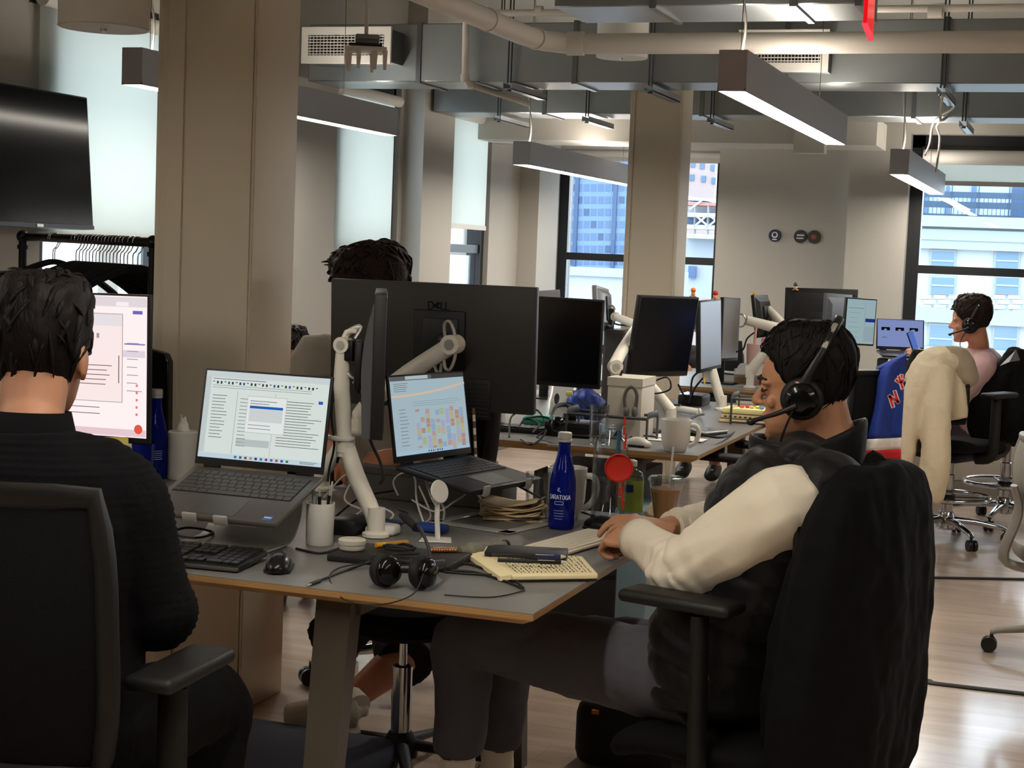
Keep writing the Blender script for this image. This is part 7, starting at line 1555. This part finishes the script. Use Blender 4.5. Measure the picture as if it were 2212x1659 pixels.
c = at(1265, 872, y=6.62); t = thing('blue_bag', 'crumpled royal blue bag on the second desk', 'bag', (c.x, 6.62, DZ)); b = MB().ell((c.x, 6.62, DZ + .06), (.085, .07, .075), n=28, m=18); link('bag_body', blob(b, .008, 2, lambda p, n: .022 * nz(p, 15, 3) + .010 * nz(p, 34, 6)), mat('royal_blue_vinyl', (32, 62, 150), .4), t, 60); MB().box((c.x - .05, 6.54, DZ + .115), (.03, .012, .02), bev=.004).build('yellow_tab', mat('sticky_yellow'), t)
c = D2(1352, 903); t = thing('cardboard_box', 'white box with a headset hung on its front', 'box', c); a, b_ = at(1310, 900, y=6.05), at(1388, 820, y=6.05); MB().bb((a.x, 6.05, DZ), (b_.x, 6.25, b_.z), bev=.003).build('box_body', mat('white_card', (206, 198, 184), .8), t); MB().bb((a.x - .002, 6.047, b_.z - .03), (b_.x + .002, 6.253, b_.z + .002)).build('box_lid', mat('white_card'), t, 0)
t = thing('headset', 'grey headset hanging against the white box', 'headset', at(1362, 890, y=6.02)); GH = mat('grey_headset', (96, 92, 86), .5); MB().tube([X(1352, 888, 6.03), X(1349, 860, 6.03), X(1356, 840, 6.03), X(1368, 837, 6.03), X(1376, 855, 6.03), X(1372, 888, 6.03)], [(.004, .007)], n=8, sm=5).build('headband', GH, t, 60)
for px in (1353, 1371): MB().ell(X(px, 890, 6.03), (.012, .016, .022)).build('ear_cup', GH, t, 60)
c = D2(1130, 936); t = thing('keyboard', 'black keyboard at the front of the second desk', 'keyboard', c); kb_ = MB().box(V((c.x - .02, 6.02, DZ + .009)), (.30, .13, .018), bev=.004).build('keyboard_base', mat('keyboard_black'), t); keys(kb_, Matrix.Translation((c.x - .02, 6.02, DZ + .018)), .285, .115, [[1] * 12] * 5, mat('key_cap_black'), h=.005, gap=.004)
c = D2(1228, 948); t = thing('black_box', 'low black box at the front of the second desk', 'box', c); MB().bb((at(1180, 940, y=5.98).x, 5.95, DZ), (at(1278, 940, y=5.98).x, 6.12, DZ + .055), bev=.005).build('box_body', mat('black_leather'), t); MB().bb((at(1182, 940, y=5.98).x, 5.947, DZ + .04), (at(1276, 940, y=5.98).x, 5.951, DZ + .043)).build('box_seam', STEEL, t, 0)
c = D2(1170, 925); t = thing('teal_case', 'teal glasses case under the tangled cables', 'case', c); MB().box(V((c.x, 6.16, DZ + .038)), (.13, .07, .035), bev=.015, seg=3).build('case_body', mat('teal_plastic', (84, 186, 168), .45), t); MB().box(V((c.x, 6.16, DZ + .02)), (.134, .074, .012), bev=.005).build('case_base', mat('teal_dark', (40, 110, 104), .5), t)
c = at(1081, 922, y=6.1); t = thing('white_device', 'small white upright device behind the large monitor', 'device', (c.x, 6.1, DZ)); MB().box(V((c.x, 6.1, DZ + .045)), (.032, .04, .09), bev=.01, seg=3).build('device_body', WHITEP, t); MB().box(V((c.x, 6.1, DZ + .092)), (.024, .03, .008), bev=.003).build('device_cap', SILV, t)
t = thing('headset', 'black headset tangled in its cable at the front of the second desk', 'headset', D2(1215, 930))
for (px, py) in ((1200, 918), (1225, 905)): MB().ell(D2(px, py, .06) + V((0, .03, 0)), (.03, .022, .03)).build('ear_cup', mat('gloss_black'), t, 60)
MB().tube([D2(1188, 910, .06), D2(1200, 880, .1), D2(1225, 876, .1), D2(1240, 900, .07)], [(.005, .009)], n=8, sm=5).build('headband', BLACKP, t, 60)
for pts in ([D2(1100, 945, .0), D2(1105, 900, .05), D2(1140, 885, .08), D2(1165, 890, .07), D2(1180, 930, .02), D2(1150, 960, 0), D2(1125, 950, 0)], [D2(1130, 905, .05), D2(1170, 900, .06), D2(1200, 915, .04), D2(1160, 945, .0), D2(1210, 962, 0), D2(1185, 956, 0)], [D2(1120, 925, .03), D2(1135, 905, .05), D2(1165, 915, .04), D2(1150, 935, .02)], [D2(1225, 870, .1), D2(1250, 880, .08), D2(1270, 930, .0), D2(1310, 950, 0)]): MB().tube(pts, .004, n=8, sm=6).build('headset_cord', CAB, t, 60)
MB().box(D2(1195, 962, .006), (.045, .016, .010), bev=.003).build('cord_plug', SILV, t)
# steel risers
def riser(label, p, q, dy, hgt, back=.16):
    p, q = V(p), V(q); t = thing('steel_riser', label, 'riser', p); RM = mat('riser_grey', (72, 74, 76), .5, .4)
    for c in (p, q): MB().tube([c, c + V((0, 0, hgt)), c + V((0, .02, hgt + .012)), c + V((0, back - .02, hgt + .012)), c + V((0, back, hgt)), c + V((0, back, 0))], [(.013, .004)], n=8, up=(1, 0, 0)).build('leg', RM, t, 30)
    for d_ in (0, back): MB().tube([p + V((0, d_, hgt)), q + V((0, d_, hgt))], .006, n=8).build('rail', RM, t, 60)
    for d_ in (0, back): MB().tube([p + V((0, d_, .01)), q + V((0, d_, .01))], .004, n=8).build('lower_rail', RM, t, 60)
riser('dark steel riser behind the white mug', D2(1396, 958), V((D2(1396, 958).x - .32, D2(1396, 958).y, DZ)), 0, .092); riser('dark steel riser over the stack of pads', D2(1578, 916), V((D2(1578, 916).x + .25, D2(1578, 916).y, DZ)), 0, .11)
# papers, phone, mouse, pads
t = thing('paper_sheets', 'white papers under the mug on the second desk', 'papers', D2(1450, 955))
for i, (px, py, a_) in enumerate(((1420, 950, .2), (1478, 950, -.15), (1450, 945, .05))): MB().box(D2(px, py, .002 + .002 * i) + V((0, .03, 0)), (.15, .11, .0015), rotz(0), 0).build('sheet', mat('white_paper'), t, 0)
c = D2(1508, 940); t = thing('tablet', 'grey tablet with pale rim on the second desk', 'tablet', c); Tt_ = Matrix.Translation(c + V((0, .0, .012))) @ rotz(-.25) @ Matrix.Rotation(-.03, 4, 'X'); MB().box((0, .06, .004), (.115, .20, .008), Tt_, bev=.003).build('case_body', WHITEP, t); MB().box((0, .06, .0085), (.105, .19, .002), Tt_).build('glass_front', mat('tablet_glass', (88, 88, 92), .2), t, 0); MB().box((0, .06, -.006), (.11, .19, .01), Tt_, bev=.003).build('rubber_case', BLACKP, t)
mouse('silver computer mouse beside the white mug on the second desk', D2(1378, 965), math.radians(80), m=mat('mouse_silver', (186, 180, 170), .35), k=.95)
t = thing('mouse_mat', 'black rounded mat behind the silver mouse', 'mat', D2(1385, 925)); MB().lathe([(0, 0), (.11, 0), (.11, .006), (0, .006)], 40, Matrix.Translation(D2(1375, 930)) @ Matrix.Diagonal((1, .8, 1, 1))).build('mat_body', BLACKP, t)
for i, (px, py, w, h_, m_) in enumerate(((1592, 915, .25, .018, (232, 206, 160)), (1588, 905, .235, .022, (222, 196, 150)), (1595, 896, .22, .024, (240, 224, 160)))):
    c = at(1592, 915, z=DZ); z0 = DZ + sum((.018, .022, .024)[:i]); t = thing('note_pad', ('bottom', 'middle', 'top')[i] + ' pad of the cream stack under the steel riser', 'pad', (c.x, c.y, z0), group='stack of pads'); MB().bb((c.x - .08 + .005 * i, c.y + .01, z0), (c.x + w - .09, c.y + .17, z0 + h_), bev=.003).build('pad_block', mat('pad_%d' % i, m_, .8), t); MB().bb((c.x - .081 + .005 * i, c.y + .009, z0), (c.x + w - .089, c.y + .171, z0 + .003)).build('pad_cover', mat('pad_brown', (96, 74, 60), .7), t, 0)
    if i == 1:
        for k in range(9): MB().bb((c.x - .06 + k * .022, c.y + .0085, z0 + .007), (c.x - .05 + k * .022, c.y + .0105, z0 + .013)).build('index_notch', BLACKP, t, 0)
for i, (px, py, cc) in enumerate(((1592, 888, (214, 90, 60)), (1598, 891, (226, 60, 120)), (1604, 886, (236, 200, 120)), (1612, 889, (214, 220, 90)), (1618, 887, (110, 160, 190)))): c = at(1592, 915, z=DZ); tag(MB().ell((c.x + .005 + .022 * i, c.y + .06 + .02 * (i % 2), DZ + .0705), (.012, .009, .007)).build('candy', mat('candy_%d' % i, cc, .4)), ('orange', 'pink', 'cream', 'lime', 'blue')[i] + ' wrapped candy on the stack of pads', 'candy', 'candies on the pads')
c = at(1500, 872, y=7.7); t = thing('hub_box', 'black hub with shiny top at the back of the second desk', 'hub', (c.x, 7.7, DZ)); MB().bb((c.x - .06, 7.6, DZ), (c.x + .06, 7.78, DZ + .05), bev=.006).build('hub_body', BLACKP, t); MB().bb((c.x - .055, 7.605, DZ + .05), (c.x + .055, 7.775, DZ + .054)).build('hub_top', mat('hub_gloss', (150, 160, 175), .1, .6), t, 0)
t = thing('paper_roll', 'white rolled paper on the second desk', 'paper roll', D2(1475, 900)); MB().seg(D2(1400, 890, .02) + V((0, .3, 0)), D2(1488, 898, .02) + V((0, .2, 0)), .016).build('roll', mat('white_paper'), t); MB().seg(D2(1486, 898, .02) + V((0, .2, 0)), D2(1490, 898, .02) + V((0, .2, 0)), .0175).build('roll_end', WHITEP, t)
for i, (pts, lb) in enumerate((([X(1470, 875, 7.2), X(1440, 880, 7.0), X(1455, 930, 6.3), X(1500, 900, 6.6), X(1520, 895, 7.0)], 'black cables tangled behind the white mug'), ([X(1520, 815, 7.6), X(1500, 840, 7.6), X(1488, 870, 7.6), X(1475, 850, 7.6), X(1465, 830, 7.6)], 'black cables hanging under the blue-grey monitor'), ([X(1450, 905, 6.3), X(1480, 925, 6.2), X(1550, 945, 6.1), X(1600, 930, 6.8), X(1640, 925, 7.0)], 'long black cable crossing the second desk'), ([X(1515, 800, 7.7), X(1495, 820, 7.7), X(1492, 880, 7.7)], 'thin black cable dropping behind the hub'))): tag(MB().tube(pts, .005, n=8, sm=6).build('black_cable', CAB), lb, 'cable')
c = at(1521, 812, y=7.4); tag(MB().tube([at(1517, 795, y=7.4), at(1520, 812, y=7.4), at(1522, 830, y=7.4)], [(.012, .004)], n=8, sm=3).build('cable_tag', mat('tag_yellow', (236, 190, 50), .5)), 'yellow tag hanging under the blue-grey monitor', 'tag')
# on the far desk
D3 = lambda px, py, h=0.0: at(px, py, z=DZ + h)
hgp = at(1555, 808, y=9.95); laptop('open laptop with bluish keys under the typing hand', (at(1572, 800, y=10.02).x, 9.88, DZ + .02), math.radians(160), .05, -.2, .30, .21, .20, SILV, mat('key_lit_bluish', (150, 170, 190), .4), (60, 70, 80), .3, [])  # bluish light on the keys is put into their colour
c = at(1628, 795, y=9.05); t = thing('laptop_stand', 'silver laptop stand at the front of the far desk', 'laptop stand', (c.x, 9.05, DZ)); MB().tube([(c.x - .0, 9.25, DZ), (c.x, 9.24, DZ + .1), (c.x + .0, 9.1, DZ + .12), (c.x, 8.95, DZ + .07)], [(.09, .003)], n=8, sm=4, up=(0, 1, 0)).build('tray_sheet', SILV, t, 60); MB().bb((c.x - .09, 9.0, DZ), (c.x + .09, 9.25, DZ + .005)).build('base_plate', SILV, t, 0)
c = at(1630, 790, y=9.15); t = thing('tumbler', 'pink insulated tumbler with handle and straw on the far desk', 'tumbler', (c.x, 9.15, DZ)); PK = mat('pink_enamel', (226, 186, 182), .4); Tk = Matrix.Translation((c.x, 9.15, DZ)); MB().lathe([(0, 0), (.03, 0), (.033, .07), (.046, .085), (.05, .22), (.05, .235), (0, .238)], 32, Tk).build('tumbler_body', PK, t)
MB().tube([Tk @ V(p) for p in ((.045, 0, .20), (.075, -.01, .195), (.08, -.01, .15), (.07, -.01, .105), (.04, 0, .10))], .009, n=10, sm=4).build('handle', PK, t, 60); MB().seg((c.x - .01, 9.15, DZ + .2), (c.x - .0, 9.14, DZ + .33), .007).build('straw', mat('straw_pink', (226, 170, 160), .5), t)
c = at(1656, 752, y=9.2); t = thing('plush_toy', 'small pink plush toy beside the pink tumbler', 'plush toy', (c.x, 9.2, DZ + .06)); b = MB().ell(c, (.035, .03, .045)); b.ell(c + V((.03, 0, .01)), (.03, .025, .028)); b.ell(c + V((-.01, 0, .04)), (.025, .02, .025)); b.ell(V((c.x, 9.2, DZ + .05)), (.04, .035, .05)); link('plush_body', blob(b, .006, 3), mat('pink_plush', (214, 150, 180), .95, bump=.5, bscale=200), t, 180)
c = at(1602, 790, y=9.2); t = thing('small_carton', 'small white and tan carton left of the pink tumbler', 'carton', (c.x, 9.2, DZ)); MB().bb((c.x - .035, 9.17, DZ), (c.x + .035, 9.23, DZ + .075), bev=.002).build('carton_base', mat('tan_card', (196, 164, 130), .8), t); MB().bb((c.x - .036, 9.169, DZ + .04), (c.x + .036, 9.231, DZ + .085)).build('carton_top', mat('white_card'), t, 0)
hgf = at(1944, 757, y=9.75); R_ = [(.08 + .31 * i, .60, .27 + .31 * i, .72, (24, 24, 30), .2, 2, 'product_tile') for i in range(3)] + [(.14 + .31 * i, .58, .2 + .31 * i, .66, (150, 165, 225), .6, 3, 'tile_gap') for i in range(3)] + [(.1, .33, .2, .35, (90, 100, 140), .4, 2, 'caption')]
laptop('laptop with lavender screen in front of the man in pink', (hgf.x, 9.75, hgf.z), math.radians(18), .1, -.2, .28, .2, .185, LAPD, KEYB, (150, 168, 226), .62, R_)
t = thing('laptop_riser', 'dark block stand under the lavender laptop', 'laptop stand', (hgf.x, 9.7, DZ)); MB().bb((hgf.x - .11, 9.58, DZ), (hgf.x + .11, 9.76, max(hgf.z - .045, DZ + .02)), bev=.006).build('riser_body', BLACKP, t); MB().bb((hgf.x - .1, 9.577, DZ + .01), (hgf.x + .1, 9.581, DZ + .03)).build('riser_slot', STEEL, t, 0)
c = at(1916, 792, y=9.0); t = thing('tissue_box', 'tissue box with white tissue puffing out on the far desk', 'tissue box', (c.x, 9.0, DZ)); MB().bb((c.x - .07, 8.95, DZ), (c.x + .05, 9.07, DZ + .085), bev=.004).build('box_body', mat('mint_box', (170, 196, 180), .7), t); MB().sheet(lambda u, v: V((c.x + .012 + (.045 * (.55 + .8 * math.sin(v * PI))) * math.cos(u * 2 * PI) * (1 - .75 * v), 9.0 + .03 * math.sin(u * 2 * PI) * (1 - .7 * v), DZ + .08 + .12 * v + .012 * nz((u * 4, v * 3, 1)))), 18, 8, True).build('tissue', mat('tissue_white'), t, 180, [SOL(.002)])
c = at(1872, 785, y=9.2); t = thing('pink_folder', 'pink folder leaning under the portrait monitor', 'folder', (c.x, 9.2, DZ)); MB().box((c.x, 9.2, DZ + .06), (.14, .012, .12), bev=.003).build('folder_cover', mat('pink_card', (220, 150, 160), .7), t); MB().box((c.x, 9.208, DZ + .065), (.13, .006, .12)).build('papers', mat('white_paper'), t, 0)
t = thing('file_tray', 'pale file tray on the far desk behind the blue jersey', 'tray', D3(1868, 812)); c = at(1872, 812, y=9.0); MB().bb((c.x - .07, 8.9, DZ), (c.x + .09, 9.1, DZ + .01)).build('tray_base', mat('white_card'), t, 0)
for z_ in (.03, .05): MB().bb((c.x - .07, 8.9, DZ + z_), (c.x + .09, 9.1, DZ + z_ + .012), bev=.002).build('paper_stack', mat('white_paper'), t)
# ================================================================== clothes on chairs
def ylerp(pts, v):
    n = len(pts) - 1; k = min(int(v * n), n - 1); f = v * n - k; return tuple(a + (b - a) * f for a, b in zip(pts[k], pts[k + 1]))
def drape(u, v, Lp, Rp, y0, amp, freq, ph=0.0):
    a, b = ylerp(Lp, v), ylerp(Rp, v); px, py = a[0] + (b[0] - a[0]) * u, a[1] + (b[1] - a[1]) * u
    return at(px, py, y=y0 + amp * math.sin(u * freq + ph + v * 1.2) * (.25 + v) + .05 * (2 * u - 1) ** 2)
JB = mat('jersey_blue', (30, 56, 140), .7, bump=.2, bscale=80); JW = mat('jersey_white', (224, 216, 206), .8); JR = mat('jersey_red', (196, 34, 40), .75)
Lp = [(1893, 800), (1876, 826), (1862, 880), (1848, 925), (1842, 975), (1840, 1010)]; Rp = [(1958, 768), (1954, 800), (1952, 860), (1948, 920), (1946, 970), (1945, 1010)]
js = thing('jersey', 'blue hockey jersey with red and white bands hung over a chair back', 'jersey', at(1900, 1010, y=7.28))
for v0, v1, m_, nm in ((0, .70, JB, 'jersey_body'), (.70, .80, JW, 'white_band'), (.80, .92, JR, 'red_band'), (.92, 1.0, JW, 'hem_band')):
    MB().sheet(lambda u, v: drape(u, v0 + (v1 - v0) * v, Lp, Rp, 7.27, .035, 9.0), 28, max(3, int(20 * (v1 - v0)))).build(nm, m_, js, 180, [SOL(.006, 0)])
MB().sheet(lambda u, v: at(1893 + (1958 - 1893) * u, 800 - 32 * u - 6 * math.sin(v * PI), y=7.27 + .22 * v + .05 * (2 * u - 1) ** 2) + V((0, 0, -.05 * max(0, v - .6))), 16, 8).build('shoulder_fold', JB, js, 180, [SOL(.006, 0)])
def let(strokes, P, Ux, Uy, hw, m_, off):
    for S in strokes:
        for (a, b) in zip(S, S[1:]):
            p, q = P + Ux * a[0] + Uy * a[1], P + Ux * b[0] + Uy * b[1]; d = (q - p).normalized(); n_ = V((0, -1, 0)); s = d.cross(n_).normalized() * hw; o = n_ * off
            MB().add([p - s - d * hw * .7 + o, q - s + d * hw * .7 + o, q + s + d * hw * .7 + o, p + s - d * hw * .7 + o, p - s - d * hw * .7, q - s + d * hw * .7, q + s + d * hw * .7, p + s - d * hw * .7], [(0, 1, 2, 3), (4, 5, 6, 7), (0, 1, 5, 4), (1, 2, 6, 5), (2, 3, 7, 6), (3, 0, 4, 7)]).build('letter_stroke', m_, js, 0)
o0 = at(1929, 878, y=7.19); ox, oy = at(1940, 868, y=7.19) - o0, at(1922, 856, y=7.19) - o0
FN = [[(0, 0), (0, 1), (1, 0), (1, 1)]]; FY = [[(.5, 0), (.5, .5), (0, 1)], [(.5, .5), (1, 1)]]
for k, F_ in enumerate((FN, FY)):
    P_ = o0 + ox * (1.35 * k) + oy * (.18 * k) + V((0, 0, .035 * k)); let(F_, P_, ox, oy, .0085, JW, .003); let(F_, P_, ox, oy, .005, JR, .005)
P_ = at(1950, 838, y=7.17); let([[(0, 0), (0, 1)], [(0, .5), (.5, .5)]], P_, ox, oy * 1.1, .0075, JW, .003); let([[(0, 0), (0, 1)], [(0, .5), (.5, .5)]], P_, ox, oy * 1.1, .0045, JR, .005)
# grey patterned scarf beside it
sc_ = thing('scarf', 'grey herringbone scarf hanging left of the blue jersey', 'scarf', at(1838, 950, y=7.5))
def scarf_m():
    m = mat('scarf_weave', (140, 136, 130), .95); nt = m.node_tree; w = nt.nodes.new('ShaderNodeTexWave'); w.inputs['Scale'].default_value = 60; w.inputs['Distortion'].default_value = 6; tc = nt.nodes.new('ShaderNodeTexCoord'); nt.links.new(tc.outputs['Object'], w.inputs['Vector']); cr = nt.nodes.new('ShaderNodeValToRGB'); cr.color_ramp.elements[0].color = (.03, .03, .03, 1); cr.color_ramp.elements[1].color = (.5, .49, .46, 1); nt.links.new(w.outputs['Fac'], cr.inputs['Fac']); nt.links.new(cr.outputs['Color'], nt.nodes['Principled BSDF'].inputs['Base Color']); return m
MB().sheet(lambda u, v: at(1822 + 26 * u + 6 * v, 850 + 105 * v, y=7.52 + .02 * math.sin(u * 6)), 8, 10).build('scarf_cloth', scarf_m(), sc_, 180, [SOL(.008, 0)])
for k in range(5): MB().tube([at(1830 + k * 5.5, 955, y=7.52), at(1831 + k * 5.5, 962, y=7.52)], .003, n=6).build('fringe', mat('scarf_weave'), sc_)
# cream hoodie
CRM = mat('cream_fleece', (224, 208, 178), .95, bump=.25, bscale=90); TAN = mat('taupe_lining', (168, 154, 132), .95); hd = thing('hoodie', 'cream hoodie slung over the tall drafting chair', 'hoodie', at(2015, 1080, y=8.4))
YH = 8.52; H_ = lambda px, py, dy=0.0: at(px, py, y=YH + dy)
b = MB(); b.tube([H_(1975, 830, -.02), H_(2010, 785, .05), H_(2050, 780, .12), H_(2075, 815, .16)], [(.07, .05), (.10, .07), (.10, .07), (.06, .05)], n=20, sm=4); b.tube([H_(2010, 800, 0), H_(1978, 850, -.05), H_(1958, 930, -.08), H_(1952, 990, -.08), H_(1950, 1010, -.08)], [.075, .07, .062, .055, .04], n=18, sm=4)
b.tube([H_(2030, 800, .02), H_(2025, 870, -.06), H_(2022, 960, -.10), H_(2018, 1030, -.12), H_(2012, 1085, -.12)], [.08, .075, .075, .072, .055], n=18, sm=4); b.tube([H_(2040, 800, .1), H_(2060, 860, .1), H_(2068, 905, .1)], [.075, .075, .05], n=18, sm=4)
link('hoodie_body', blob(b, .010, 3, lambda p, n: .010 * nz((p.x, p.y, p.z * .5), 14, 2) + .004 * nz(p, 30, 4)), CRM, hd, 180)
b = MB(); b.tube([H_(2040, 775, .06), H_(2068, 782, .1), H_(2092, 815, .12), H_(2104, 832, .12)], [(.05, .07), (.07, .08), (.055, .06), (.02, .03)], n=18, sm=4); link('hood', blob(b, .010, 3, wr(.008, 14, 6)), TAN, hd, 180)
# black coat on the chair of the man in pink
bc = thing('coat', 'black coat with shiny collar over the chair back at the right edge', 'coat', at(2170, 960, y=9.35)); YC = 9.38; C_ = lambda px, py, dy=0.0: at(px, py, y=YC + dy)
b = MB(); b.tube([C_(2195, 760, .1), C_(2172, 805, .0), C_(2125, 870, -.05), C_(2118, 940, -.05), C_(2130, 975, -.03)], [(.05, .05), (.075, .06), (.10, .07), (.09, .07), (.05, .05)], n=18, sm=4); b.tube([C_(2215, 760, .1), C_(2215, 850, .05), C_(2200, 960, 0)], [.11, .15, .14], n=18, sm=4); link('coat_body', blob(b, .012, 3, wr(.010, 12, 3)), JK, bc, 180)
MB().add([C_(2160, 790, -.1), C_(2195, 755, -.05), C_(2204, 778, -.06), C_(2180, 782, -.1)], [(0, 1, 2, 3)]).build('shiny_collar', mat('satin_grey', (110, 112, 120), .3), bc, 0, [SOL(.006)])
# shoulder bag on the floor
t = thing('floor_bag', 'black bag on the floor under the chair of the man with headset', 'bag', at(1360, 1620, z=0)); c = at(1380, 1640, z=0); MB().box((c.x, c.y - .05, .10), (.32, .22, .2), bev=.05, seg=3).build('bag_body', mat('black_nylon', (16, 16, 17), .7), t); MB().tube([(c.x - .1, c.y - .05, .2), (c.x - .05, c.y - .08, .27), (c.x + .06, c.y - .08, .27), (c.x + .1, c.y - .05, .2)], [(.012, .004)], n=8, sm=4).build('bag_handle', mat('black_nylon'), t, 60); MB().box((c.x - .09, c.y - .165, .17), (.02, .006, .012)).build('orange_tag', mat('tag_orange', (190, 90, 40), .6), t, 0)
